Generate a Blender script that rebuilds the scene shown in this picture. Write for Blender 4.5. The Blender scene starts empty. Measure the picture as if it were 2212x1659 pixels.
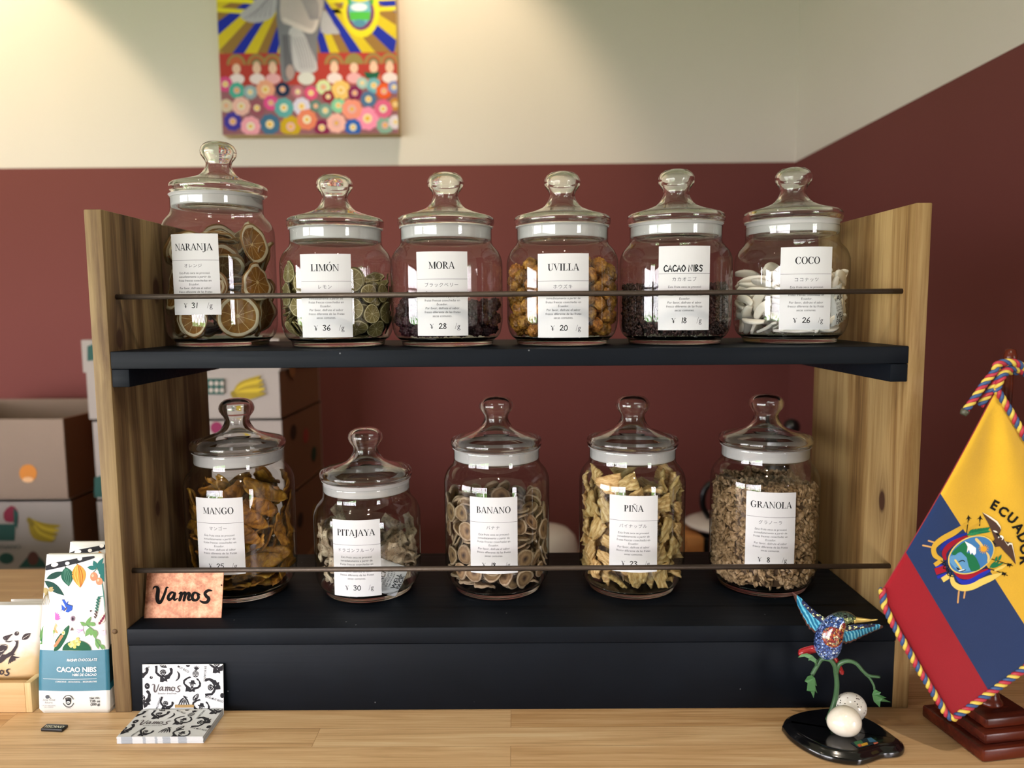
import bpy, bmesh, math, random
from mathutils import Vector, Matrix, Euler, Quaternion, noise
from mathutils import geometry as geo

PI = math.pi
SC = bpy.context.scene
COL = SC.collection
RND = random.Random(7)

# ------------------------------------------------------------------ camera
F_PX, CXP, CYP = 1610.0, 1106.0, 829.5
CAM = Vector((0.0071, -0.83124, 0.46852))
YAW, PITCH, ROLL = -0.003728, 0.1007, -0.0073155
_f = Vector((math.sin(YAW)*math.cos(PITCH), math.cos(YAW)*math.cos(PITCH), -math.sin(PITCH)))
_r = Vector((math.cos(YAW), -math.sin(YAW), 0))
_u = _r.cross(_f)
_r, _u = math.cos(ROLL)*_r + math.sin(ROLL)*_u, -math.sin(ROLL)*_r + math.cos(ROLL)*_u
cd = bpy.data.cameras.new('camera')
cam = bpy.data.objects.new('camera', cd)
COL.objects.link(cam)
cam.matrix_world = Matrix(((_r.x, _u.x, -_f.x, CAM.x), (_r.y, _u.y, -_f.y, CAM.y), (_r.z, _u.z, -_f.z, CAM.z), (0, 0, 0, 1)))
cd.sensor_fit = 'HORIZONTAL'
cd.sensor_width = 36.0
cd.lens = 36.0 * F_PX / 2212.0
cd.clip_start = 0.02
cd.dof.use_dof = True
cd.dof.focus_distance = 0.875
cd.dof.aperture_fstop = 3.6
SC.camera = cam

# ------------------------------------------------------------------ view, sampling, world
SC.view_settings.view_transform = 'Standard'
SC.view_settings.look = 'None'
SC.view_settings.gamma = 1.0
SC.view_settings.use_curve_mapping = False
SC.view_settings.exposure = -0.36
cy = SC.cycles
cy.max_bounces = 20
cy.diffuse_bounces = 4
cy.glossy_bounces = 6
cy.transmission_bounces = 18
cy.transparent_max_bounces = 32
cy.sample_clamp_indirect = 16.0
cy.blur_glossy = 0.6
cy.use_denoising = True

def lin(h):
    h = h.lstrip('#')
    c = [int(h[i:i+2], 16)/255 for i in (0, 2, 4)]
    return tuple((v/12.92 if v <= .04045 else ((v+.055)/1.055)**2.4) for v in c) + (1.0,)

world = bpy.data.worlds.new('daylight_outside')
SC.world = world
world.use_nodes = True
_nt = world.node_tree
_nt.nodes.clear()
_o = _nt.nodes.new('ShaderNodeOutputWorld')
_bg = _nt.nodes.new('ShaderNodeBackground')
_tc = _nt.nodes.new('ShaderNodeTexCoord')
_sx = _nt.nodes.new('ShaderNodeSeparateXYZ')
_n = _nt.nodes.new('ShaderNodeTexNoise')
_n.inputs['Scale'].default_value = 14
_n.inputs['Detail'].default_value = 5
_add = _nt.nodes.new('ShaderNodeMath'); _add.operation = 'MULTIPLY_ADD'
_add.inputs[1].default_value = 0.9
_ramp = _nt.nodes.new('ShaderNodeValToRGB')
for p, c in ((.27, '#5f8a4a'), (.31, '#c2cbbd'), (.36, '#f6f2f2'), (.58, '#f8f3fa')):
    e = _ramp.color_ramp.elements.new(p); e.color = lin(c)
_ramp.color_ramp.elements[0].color = lin('#6a7562')
_ramp.color_ramp.elements[-1].color = lin('#e6f0ff')
_nt.links.new(_tc.outputs['Generated'], _sx.inputs[0])
_nt.links.new(_tc.outputs['Generated'], _n.inputs['Vector'])
_nt.links.new(_n.outputs['Fac'], _add.inputs[0])
_nt.links.new(_sx.outputs['Z'], _add.inputs[2])
_nt.links.new(_add.outputs[0], _ramp.inputs[0])
_nt.links.new(_ramp.outputs[0], _bg.inputs['Color'])
_bg.inputs['Strength'].default_value = 40.0
_nt.links.new(_bg.outputs[0], _o.inputs['Surface'])

# ------------------------------------------------------------------ lamps of the room
ROOM_TOP, ROOM_FLOOR, WALL_Y, FRONT_Y = 1.95, -0.90, 1.72, -3.2
def portal(name, cx, cz, w, h):
    l = bpy.data.lights.new(name, 'AREA'); l.shape = 'RECTANGLE'; l.size = w; l.size_y = h
    l.cycles.is_portal = True
    o = bpy.data.objects.new(name, l); COL.objects.link(o)
    o.location = (cx, FRONT_Y-.04, cz); o.rotation_euler = (PI/2, 0, 0)
portal('window_daylight', -2.85, .18, 3.3, 1.7)
portal('window_daylight', 2.7, .18, .9, 1.7)
def portal_left(name, cy_, cz, w, h):
    l = bpy.data.lights.new(name, 'AREA'); l.shape = 'RECTANGLE'; l.size = h; l.size_y = w
    l.cycles.is_portal = True
    o = bpy.data.objects.new(name, l); COL.objects.link(o)
    o.location = (-4.64, cy_, cz); o.rotation_euler = (0, -PI/2, 0)
portal_left('window_daylight', -1.9, .18, 2.2, 1.7)
def spot(name, loc, aim, watt, col, cone, blend=.4, rad=.03):
    l = bpy.data.lights.new(name, 'SPOT'); l.energy = watt; l.color = col; l.spot_size = math.radians(cone)
    l.spot_blend = blend; l.shadow_soft_size = rad
    o = bpy.data.objects.new(name, l); COL.objects.link(o)
    o.location = loc
    o.rotation_euler = (Vector(aim)-Vector(loc)).to_track_quat('-Z', 'Y').to_euler()
WARM = (1.0, .80, .56)
NEUT = (1.0, .86, .70)
spot('wall_spotlight', (-1.86, 1.10, 1.88), (-1.82, 1.72, .9), 62, WARM, 78, .25)
spot('wall_spotlight', (-.26, 1.13, 1.88), (-.22, 1.72, 1.05), 44, WARM, 74, .6)
spot('ceiling_spotlight', (-1.05, -.75, 1.9), (-.35, .1, .1), 24, NEUT, 75, .6)
spot('ceiling_spotlight', (.12, -1.0, 1.9), (.05, .0, .1), 62, NEUT, 75, .6)
spot('ceiling_spotlight', (1.0, -.35, 1.9), (.35, -.05, 0), 42, NEUT, 75, .6)
# ------------------------------------------------------------------ helpers
def at(x, y, Y):
    v = _f + (x-CXP)/F_PX*_r - (y-CYP)/F_PX*_u
    return CAM + v*((Y-CAM.y)/v.y)
def hit(x, y, p, n):
    v = _f + (x-CXP)/F_PX*_r - (y-CYP)/F_PX*_u
    return CAM + v*((Vector(p)-CAM).dot(n)/v.dot(n))

def tag(o, label=None, cat=None, group=None, kind=None):
    if label: o['label'] = label
    if cat: o['category'] = cat
    if group: o['group'] = group
    if kind: o['kind'] = kind
    return o
def empty(name, loc=(0, 0, 0), rz=0, **k):
    o = bpy.data.objects.new(name, None); COL.objects.link(o)
    o.empty_display_size = .03
    o.location = loc; o.rotation_euler = (0, 0, rz)
    return tag(o, **k)
def mesh_obj(name, bm, mats, parent=None, smooth=False, world=False, **k):
    me = bpy.data.meshes.new(name)
    bmesh.ops.recalc_face_normals(bm, faces=bm.faces[:]) if not k.pop('keep', False) else None
    bm.to_mesh(me); bm.free()
    if not isinstance(mats, (list, tuple)): mats = [mats]
    for m in mats: me.materials.append(m)
    if smooth is True:
        for p in me.polygons: p.use_smooth = True
    elif smooth:
        for p in me.polygons: p.use_smooth = True
        me.set_sharp_from_angle(angle=math.radians(smooth))
    o = bpy.data.objects.new(name, me); COL.objects.link(o)
    if parent:
        o.parent = parent
        if world:       # vertices were given in world coordinates
            inv = world_matrix(parent).inverted()
            me.transform(inv)
    return tag(o, **k)
def world_matrix(o):
    m = Matrix.LocRotScale(o.location, o.rotation_euler, o.scale)
    return world_matrix(o.parent) @ m if o.parent else m

def add_box(bm, lo, hi, mi=0, bev=0, M=None):
    lo, hi = Vector(lo), Vector(hi)
    r = bmesh.ops.create_cube(bm, size=1)
    vs = r['verts']
    for v in vs:
        v.co = Vector(((lo[i]+hi[i])/2 + v.co[i]*(hi[i]-lo[i])) for i in range(3))
    fs = list({f for v in vs for f in v.link_faces})
    for f in fs: f.material_index = mi
    if bev:
        es = list({e for v in vs for e in v.link_edges})
        b = bmesh.ops.bevel(bm, geom=es, offset=bev, segments=2, affect='EDGES', profile=.5)
        vs = list({v for f in b['faces'] for v in f.verts} | {v for v in vs if v.is_valid})
    if M is not None:
        bmesh.ops.transform(bm, matrix=M, verts=vs)
    return vs
def box(name, lo, hi, m, parent=None, bev=.0008, **k):
    bm = bmesh.new(); add_box(bm, lo, hi, 0, bev)
    return mesh_obj(name, bm, m, parent, smooth=40 if bev else False, **k)
def add_lathe(bm, prof, n=64, mi=0, c=(0, 0, 0)):
    rings = []
    for r, z in prof:
        if r < 1e-6: rings.append([bm.verts.new((c[0], c[1], c[2]+z))])
        else: rings.append([bm.verts.new((c[0]+r*math.cos(2*PI*i/n), c[1]+r*math.sin(2*PI*i/n), c[2]+z)) for i in range(n)])
    for a, b in zip(rings, rings[1:]):
        for i in range(n):
            j = (i+1) % n
            if len(a) == 1 and len(b) == 1: continue
            if len(a) == 1: f = bm.faces.new((a[0], b[j], b[i]))
            elif len(b) == 1: f = bm.faces.new((a[i], a[j], b[0]))
            else: f = bm.faces.new((a[i], a[j], b[j], b[i]))
            f.material_index = mi; f.smooth = True
def smooth_pts(p, n=6, closed=False):
    p = [Vector(q) for q in p]; out = []
    N = len(p)
    for i in range(N if closed else N-1):
        if closed: a, b, c, d = p[i-1], p[i], p[(i+1) % N], p[(i+2) % N]
        else: a, b, c, d = p[max(i-1, 0)], p[i], p[i+1], p[min(i+2, N-1)]
        for k in range(n):
            t = k/n
            out.append(.5*((2*b)+(c-a)*t+(2*a-5*b+4*c-d)*t*t+(3*b-a-3*c+d)*t**3))
    if not closed: out.append(p[-1].copy())
    return out
def add_tube(bm, pts, rad, n=10, mi=0, caps=True):
    pts = [Vector(p) for p in pts]
    rs = rad if isinstance(rad, (list, tuple)) else [rad]*len(pts)
    if len(rs) != len(pts):
        rs = [rs[min(int(i*len(rs)/len(pts)), len(rs)-1)] for i in range(len(pts))] if len(rs) > 2 else [rs[0]+(rs[-1]-rs[0])*i/(len(pts)-1) for i in range(len(pts))]
    rings = []; nrm = None
    for i, p in enumerate(pts):
        t = (pts[min(i+1, len(pts)-1)]-pts[max(i-1, 0)])
        if t.length < 1e-9: t = Vector((0, 0, 1))
        t.normalize()
        if nrm is None:
            nrm = t.orthogonal().normalized()
        nrm = (nrm - t*nrm.dot(t))
        nrm = nrm.normalized() if nrm.length > 1e-6 else t.orthogonal().normalized()
        b = t.cross(nrm)
        rings.append([bm.verts.new(p+(nrm*math.cos(2*PI*k/n)+b*math.sin(2*PI*k/n))*rs[i]) for k in range(n)])
    for a, b in zip(rings, rings[1:]):
        for k in range(n):
            f = bm.faces.new((a[k], a[(k+1) % n], b[(k+1) % n], b[k])); f.material_index = mi; f.smooth = True
    if caps:
        for r in (rings[0][::-1], rings[-1]):
            f = bm.faces.new(r); f.material_index = mi

# ------------------------------------------------------------------ materials
MATS = {}
def nodes(name):
    m = bpy.data.materials.new(name); m.use_nodes = True
    nt = m.node_tree; nt.nodes.clear()
    out = nt.nodes.new('ShaderNodeOutputMaterial')
    return m, nt, out
class G:
    """small node builder"""
    def __init__(s, nt): s.nt = nt
    def n(s, t, **k):
        x = s.nt.nodes.new(t)
        for a, b in k.items(): setattr(x, a, b)
        return x
    def l(s, a, b): s.nt.links.new(a, b)
    def val(s, inp, v):
        if hasattr(v, 'is_output') or isinstance(v, bpy.types.NodeSocket): s.l(v, inp)
        else: inp.default_value = v
    def math(s, op, a, b=0.0, c=0.0, clamp=False):
        x = s.n('ShaderNodeMath', operation=op); x.use_clamp = clamp
        s.val(x.inputs[0], a); s.val(x.inputs[1], b)
        if len(x.inputs) > 2: s.val(x.inputs[2], c)
        return x.outputs[0]
    def mix(s, f, a, b, bt='MIX'):
        x = s.n('ShaderNodeMix', data_type='RGBA', blend_type=bt)
        s.val(x.inputs[0], f); s.val(x.inputs[6], a); s.val(x.inputs[7], b)
        return x.outputs[2]
    def coord(s, kind='Object'): return s.n('ShaderNodeTexCoord').outputs[kind]
    def mapping(s, v, scale=(1, 1, 1), loc=(0, 0, 0), rot=(0, 0, 0)):
        x = s.n('ShaderNodeMapping'); s.l(v, x.inputs[0])
        x.inputs['Scale'].default_value = scale; x.inputs['Location'].default_value = loc; x.inputs['Rotation'].default_value = rot
        return x.outputs[0]
    def noise(s, v, scale=5, detail=4, rough=.5, dist=0, out='Fac'):
        x = s.n('ShaderNodeTexNoise'); s.l(v, x.inputs['Vector'])
        x.inputs['Scale'].default_value = scale; x.inputs['Detail'].default_value = detail
        x.inputs['Roughness'].default_value = rough; x.inputs['Distortion'].default_value = dist
        return x.outputs[out]
    def ramp(s, f, stops):
        x = s.n('ShaderNodeValToRGB'); s.l(f, x.inputs[0])
        els = x.color_ramp.elements
        while len(els) > 1: els.remove(els[-1])
        els[0].position = stops[0][0]; els[0].color = lin(stops[0][1])
        for p, c in stops[1:]:
            e = els.new(p); e.color = lin(c)
        return x.outputs[0]
    def bsdf(s, out, **k):
        b = s.n('ShaderNodeBsdfPrincipled')
        for a, v in k.items(): s.val(b.inputs[a], v)
        s.l(b.outputs[0], out.inputs[0]); return b
    def bump(s, h, strength=.2, dist=.001):
        x = s.n('ShaderNodeBump'); s.l(h, x.inputs['Height'])
        x.inputs['Strength'].default_value = strength; x.inputs['Distance'].default_value = dist
        return x.outputs[0]

def plain(name, hexc, rough=.6, var=.10, scale=30, metal=0.0, spec=.5, bump=0.0, coat=0.0, sheen=0.0):
    """one colour with a soft procedural mottling"""
    key = (name, hexc)
    if key in MATS: return MATS[key]
    m, nt, out = nodes(name); g = G(nt)
    v = g.coord()
    f = g.noise(v, scale, 4, .55)
    c = Vector(lin(hexc)[:3])
    a, b = [max(0, x*(1-var)) for x in c], [min(1, x*(1+var)) for x in c]
    colr = g.mix(f, (*a, 1), (*b, 1))
    p = g.bsdf(out, **{'Base Color': colr, 'Roughness': rough, 'Metallic': metal, 'Specular IOR Level': spec, 'Coat Weight': coat, 'Sheen Weight': sheen})
    if bump: g.l(g.bump(f, bump, .002), p.inputs['Normal'])
    MATS[key] = m
    return m
INKS = {}
def ink(hexc, rough=.55):
    if hexc not in INKS: INKS[hexc] = plain('ink_'+hexc.lstrip('#'), hexc, .75, .05, 60, spec=.15)
    return INKS[hexc]

# ------------------------------------------------------------------ flat printed artwork
TXT = {}
def text2d(s, size=1.0, align='CENTER', bold=0.0, shear=0.0, spacing=1.0, res=2):
    key = (s, align, bold, shear, spacing, res)
    if key not in TXT:
        c = bpy.data.curves.new('tmp', 'FONT'); c.body = s; c.size = 1.0; c.align_x = align
        c.offset = bold; c.shear = shear; c.space_character = spacing; c.resolution_u = res; c.fill_mode = 'FRONT'
        o = bpy.data.objects.new('tmp', c); COL.objects.link(o)
        me = bpy.data.meshes.new_from_object(o.evaluated_get(bpy.context.evaluated_depsgraph_get()))
        TXT[key] = ([(v.co.x, v.co.y) for v in me.vertices], [tuple(p.vertices) for p in me.polygons])
        bpy.data.meshes.remove(me); bpy.data.objects.remove(o); bpy.data.curves.remove(c)
    vs, fs = TXT[key]
    return [(x*size, y*size) for x, y in vs], fs
class Art:
    """2-D shapes (y downwards) later mapped onto a surface; each shape has an ink and a layer"""
    def __init__(s): s.items = []; s.lay = 0
    def raw(s, vs, fs, c, lay=None):
        s.items.append((list(vs), list(fs), c, s.lay if lay is None else lay)); return s
    def poly(s, pts, c, lay=None, sm=0):
        pts = [Vector((p[0], p[1], 0)) for p in pts]
        if sm: pts = smooth_pts(pts, sm, True)
        tr = geo.tessellate_polygon([pts])
        return s.raw([(p.x, p.y) for p in pts], [tuple(t) for t in tr], c, lay)
    def ell(s, cx, cy, rx, ry, c, rot=0, lay=None, n=20, a0=0, a1=2*PI):
        full = abs(a1-a0-2*PI) < 1e-6
        ca, sa = math.cos(rot), math.sin(rot); pts = []
        for i in range(n if full else n+1):
            a = a0+(a1-a0)*i/n; x, y = rx*math.cos(a), ry*math.sin(a)
            pts.append((cx+x*ca-y*sa, cy+x*sa+y*ca))
        return s.raw(pts, [tuple(range(len(pts)))], c, lay)
    def stroke(s, pts, w, c, lay=None, sm=0, caps=True):
        pts = [Vector((p[0], p[1], 0)) for p in pts]
        ws = list(w) if isinstance(w, (list, tuple)) else [w]*len(pts)
        if sm:
            n0 = len(pts)
            wv = smooth_pts([Vector((q, 0, 0)) for q in ws], sm); pts = smooth_pts(pts, sm); ws = [max(q.x, .01*max(ws)) for q in wv]
        L, vs, fs = len(pts), [], []
        for i, p in enumerate(pts):
            t = pts[min(i+1, L-1)]-pts[max(i-1, 0)]
            if t.length < 1e-9: t = Vector((1, 0, 0))
            t.normalize(); q = Vector((-t.y, t.x, 0))*ws[i]/2
            vs += [(p.x+q.x, p.y+q.y), (p.x-q.x, p.y-q.y)]
        for i in range(L-1): fs.append((2*i, 2*i+1, 2*i+3, 2*i+2))
        s.raw(vs, fs, c, lay)
        if caps:
            for i in (0, L-1): s.ell(pts[i].x, pts[i].y, ws[i]/2, ws[i]/2, c, 0, lay, 8)
        return s
    def leaf(s, x0, y0, x1, y1, w, c, lay=None, n=10):
        a, b = Vector((x0, y0)), Vector((x1, y1)); d = b-a; q = Vector((-d.y, d.x)).normalized()
        up = [a+d*t+q*w/2*math.sin(PI*t**.85) for t in [i/n for i in range(n+1)]]
        dn = [a+d*t-q*w/2*math.sin(PI*t**.85) for t in [i/n for i in range(n-1, 0, -1)]]
        return s.poly([(p.x, p.y) for p in up+dn], c, lay)
    def text(s, t, x, y, size, c, align='CENTER', rot=0, lay=None, sx=1.0, **k):
        vs, fs = text2d(t, size, align, **k); ca, sa = math.cos(rot), math.sin(rot)
        return s.raw([(x+u*sx*ca+v*sa, y+u*sx*sa-v*ca) for u, v in vs], fs, c, lay)
    def add(s, o, fn=None, cmap=None, dl=0):
        for vs, fs, c, l in o.items:
            s.items.append(([fn(*p) for p in vs] if fn else vs, fs, (cmap or {}).get(c, c), l+dl))
        return s
    def build(s, name, fn, parent=None, split=0, gap=.00012, **k):
        """fn(x, y, height) -> world point"""
        bm = bmesh.new(); inks = []; 
        for idx, (vs, fs, c, l) in enumerate(s.items):
            l += (idx % 23)*.04
            m = ink(c) if isinstance(c, str) else c
            if m not in inks: inks.append(m)
            bv = [bm.verts.new((x, y, l)) for x, y in vs]
            for f in fs:
                try:
                    q = bm.faces.new([bv[i] for i in f]); q.material_index = inks.index(m)
                except ValueError: pass
        if split:
            for _ in range(5):
                es = [e for e in bm.edges if e.calc_length() > split]
                if not es: break
                bmesh.ops.subdivide_edges(bm, edges=es, cuts=1)
            bmesh.ops.triangulate(bm, faces=[f for f in bm.faces if len(f.verts) > 4])
        for v in bm.verts: v.co = fn(v.co.x, v.co.y, gap*(1+v.co.z))
        return mesh_obj(name, bm, inks, parent, keep=True, **k)
def arc(cx, cy, rx, ry, a0, a1, n=14):
    return [(cx+rx*math.cos(a0+(a1-a0)*i/n), cy+ry*math.sin(a0+(a1-a0)*i/n)) for i in range(n+1)]

# serif capitals, drawn as stems, hairlines and bowls (y upwards, cap height 1)
def _ring(cx, cy, ro, so, ri, si, a0, a1, dx=0, n=20):
    o = arc(cx, cy, ro, so, a0, a1, n); i = arc(cx+dx, cy, ri, si, a0, a1, n)
    return [(o[k], o[k+1], i[k+1], i[k]) for k in range(n)]
def _rc(x0, y0, x1, y1): return [((x0, y0), (x1, y0), (x1, y1), (x0, y1))]
def _sf(x0, x1, y): return _rc(x0, y, x1, y+.045) if y < .5 else _rc(x0, y-.045, x1, y)
T_ = .165
_A = [((.055, 0), (.11, 0), (.39, .93), (.34, 1)), ((.325, 1), (.42, 1), (.755, 0), (.575, 0))] + _rc(.17, .295, .56, .35) + _sf(-.02, .20, 0) + _sf(.49, .80, 0)
_N = _rc(.10, 0, .155, 1) + [((.05, 1), (.215, 1), (.73, 0), (.645, 0))] + _rc(.675, 0, .73, 1) + _sf(.01, .25, 0) + _sf(.58, .82, 1) + _sf(-.01, .18, 1)
_O = _ring(.39, .5, .385, .53, .225, .48, 0, 2*PI, 0, 28)
_P = _rc(.10, 0, .10+T_, 1) + _ring(.30, .735, .31, .265, .155, .22, -PI/2, PI/2) + _rc(.2, .965, .32, 1) + _rc(.2, .47, .32, .505) + _sf(.02, .36, 0) + _sf(.02, .25, 1)
_C = _ring(.41, .5, .39, .53, .24, .48, PI*.24, PI*1.78, .02) + [((.66, .64), (.69, .64), (.70, 1), (.67, 1)), ((.60, .93), (.70, 1), (.68, .78), (.62, .80)), ((.60, .1), (.70, .22), (.67, .25), (.56, .14))]
SERIF = {
 'A': (_A, .77), 'N': (_N, .83), 'O': (_O, .78),
 'Ó': (_O + [((.36, 1.10), (.48, 1.33), (.60, 1.30), (.41, 1.10))], .78),
 'Ñ': (_N + [((.24, 1.12), (.36, 1.24), (.38, 1.17), (.26, 1.08)), ((.36, 1.24), (.50, 1.16), (.50, 1.10), (.38, 1.17)), ((.50, 1.16), (.60, 1.26), (.62, 1.21), (.50, 1.10))], .83),
 'I': (_rc(.10, 0, .10+T_, 1) + _sf(.01, .33, 0) + _sf(.01, .33, 1), .36),
 'L': (_rc(.10, 0, .10+T_, 1) + _sf(.01, .58, 0) + _sf(.01, .35, 1) + [((.58, 0), (.63, .29), (.60, .29), (.50, .035))], .65),
 'R': (_P + [((.30, .50), (.43, .50), (.76, 0), (.60, 0))] + _sf(.60, .80, 0), .76),
 'P': (_P, .64),
 'J': (_rc(.15, -.08, .15+T_, 1) + _sf(.06, .38, 1) + _ring(.02, -.08, .265, .20, .13, .165, -PI/2, 0) + _ring(-.02, -.22, .07, .07, .0, .0, 0, 2*PI), .40),
 'M': (_rc(.12, 0, .16, 1) + [((.06, 1), (.22, 1), (.52, .10), (.45, 0)), ((.45, 0), (.50, .05), (.79, 1), (.74, 1))] + _rc(.73, 0, .73+T_, 1) + _sf(.02, .26, 0) + _sf(.64, .95, 0) + _sf(.0, .2, 1) + _sf(.75, .95, 1), .97),
 'U': (_rc(.10, .32, .10+T_, 1) + _rc(.60, .32, .64, 1) + _ring(.37, .33, .27, .35, .135, .30, PI, 2*PI, .05) + _ring(.37, .33, .27, .35, .23, .31, PI*1.5, 2*PI, 0) + _sf(.01, .33, 1) + _sf(.51, .73, 1), .75),
 'V': ([((.04, 1), (.20, 1), (.43, .13), (.37, 0)), ((.37, 0), (.42, .10), (.69, 1), (.65, 1))] + _sf(-.03, .29, 1) + _sf(.56, .79, 1), .76),
 'C': (_C, .76),
 'G': (_C + _rc(.58, .05, .71, .42) + _sf(.48, .80, .40), .83),
 'T': (_rc(.29, 0, .29+T_, 1) + _sf(.2, .51, 0) + _rc(.03, .96, .68, 1) + [((.02, .72), (.05, .72), (.14, .96), (.03, 1)), ((.69, .72), (.66, .72), (.57, .96), (.68, 1))], .71),
 'Y': ([((.02, 1), (.18, 1), (.44, .42), (.31, .42)), ((.62, 1), (.66, 1), (.44, .46), (.40, .46))] + _rc(.31, 0, .31+T_, .46) + _sf(.22, .53, 0) + _sf(-.04, .26, 1) + _sf(.54, .76, 1), .71),
 'B': (_rc(.10, 0, .10+T_, 1) + _ring(.30, .755, .26, .245, .135, .21, -PI/2, PI/2) + _ring(.32, .265, .31, .265, .17, .23, -PI/2, PI/2) + _rc(.1, .965, .32, 1) + _rc(.2, .495, .34, .53) + _rc(.1, 0, .34, .035) + _sf(.02, .2, 0) + _sf(.02, .2, 1), .67),
 '¥': ([((.02, 1), (.18, 1), (.42, .45), (.29, .45)), ((.62, 1), (.66, 1), (.42, .49), (.38, .49))] + _rc(.29, 0, .29+T_, .48) + _sf(.2, .51, 0) + _sf(-.04, .26, 1) + _sf(.54, .76, 1) + _rc(.12, .38, .60, .42) + _rc(.12, .24, .60, .28), .71),
 'g': (_ring(.24, .40, .20, .24, .09, .19, 0, 2*PI) + _ring(.26, -.16, .26, .17, .17, .10, 0, 2*PI) + [((.10, .22), (.16, .18), (.14, .02), (.06, .06))] + _rc(.06, .0, .36, .09) + _rc(.36, .56, .53, .64), .55),
 '/': ([((0, -.08), (.05, -.08), (.38, 1.08), (.33, 1.08))], .42),
 ' ': ([], .3),
}
def serif(A, s, x, y, h, c, align='CENTER', spacing=.0, lay=None):
    sx = 1.12; w = (sum(SERIF[ch][1] for ch in s)+spacing*(len(s)-1))*sx
    px = x-(w*h/2 if align == 'CENTER' else (w*h if align == 'RIGHT' else 0))
    for ch in s:
        q, adv = SERIF[ch]; vs, fs = [], []
        for quad in q:
            fs.append(tuple(range(len(vs), len(vs)+4))); vs += [(px+a*h*sx, y-b*h) for a, b in quad]
        if vs: A.raw(vs, fs, c, lay)
        px += (adv+spacing)*h*sx
HAND = {
 '0': [[(.5, 1), (.15, .75), (.1, .3), (.4, 0), (.75, .25), (.8, .7), (.5, 1)]],
 '1': [[(.45, 1), (.3, 0)]],
 '2': [[(.1, .8), (.4, 1), (.75, .8), (.45, .4), (.05, .03), (.4, .1), (.9, .02)]],
 '3': [[(.1, .92), (.5, 1), (.72, .78), (.35, .55), (.72, .35), (.5, .03), (.05, .1)]],
 '5': [[(.8, 1), (.25, .97), (.18, .58), (.55, .62), (.75, .35), (.5, .02), (.08, .08)]],
 '6': [[(.65, 1), (.25, .65), (.1, .25), (.4, 0), (.72, .22), (.5, .48), (.15, .3)]],
 '8': [[(.7, .85), (.4, 1), (.2, .8), (.45, .55), (.72, .25), (.45, 0), (.15, .2), (.45, .52), (.7, .85)]],
 'C': [[(.75, .82), (.45, 1), (.1, .55), (.3, .05), (.75, .15)]],
 'A': [[(.05, 0), (.42, 1), (.75, 0)], [(.2, .38), (.62, .38)]],
 'O': [[(.45, 1), (.08, .5), (.4, 0), (.78, .5), (.45, 1)]],
 'N': [[(.1, 0), (.12, 1), (.72, .05), (.74, 1)]],
 'I': [[(.3, 1), (.3, 0)]],
 'B': [[(.15, 0), (.15, 1), (.6, .85), (.2, .52), (.7, .25), (.15, 0)]],
 'S': [[(.7, .88), (.35, 1), (.15, .75), (.6, .4), (.5, .03), (.08, .1)]],
 ' ': [],
}
def hand(A, s, x, y, h, c, adv=.95, w=.13, lay=None):
    for ch in s:
        for st in HAND[ch]:
            A.stroke([(x+a*h*.85, y-b*h) for a, b in st], w*h, c, lay, sm=4 if ch not in 'AN' else 0)
        x += h*adv*(.55 if ch in 'I1 ' else 1)
# brush-written word "Vamos" (box about 470 x 125)
VAMOS = [
 ([(2, 20), (12, 3), (32, 2), (42, 28), (36, 85), (44, 120), (62, 122), (86, 76), (102, 30), (110, 8), (122, 6)], [6, 10, 14, 22, 24, 22, 18, 16, 14, 11, 6]),
 ([(174, 54), (152, 44), (128, 66), (122, 92), (134, 104), (156, 84), (176, 50), (166, 88), (176, 104), (196, 92)], [10, 13, 16, 18, 15, 12, 14, 17, 13, 6]),
 ([(208, 56), (226, 46), (222, 76), (212, 106)], [8, 15, 19, 17]), ([(220, 80), (246, 48), (258, 56), (246, 106)], [8, 13, 17, 17]), ([(250, 80), (278, 50), (290, 58), (280, 94), (292, 104), (308, 94)], [8, 13, 17, 18, 13, 6]),
 ([(352, 52), (328, 48), (312, 74), (318, 102), (344, 106), (362, 84), (354, 56), (372, 62)], [10, 14, 18, 18, 15, 16, 13, 7]),
 ([(466, 32), (438, 30), (412, 52), (424, 76), (442, 94), (430, 120), (402, 125), (374, 112)], [8, 16, 18, 19, 19, 18, 16, 8]),
]
def vamos(A, x, y, w, c, lay=None, bold=1.0, slant=0.0):
    k = w/475
    for pts, ws in VAMOS: A.stroke([(x+(a+slant*(125-b))*k, y+b*k) for a, b in pts], [q*k*bold for q in ws], c, lay, sm=4)
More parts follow.
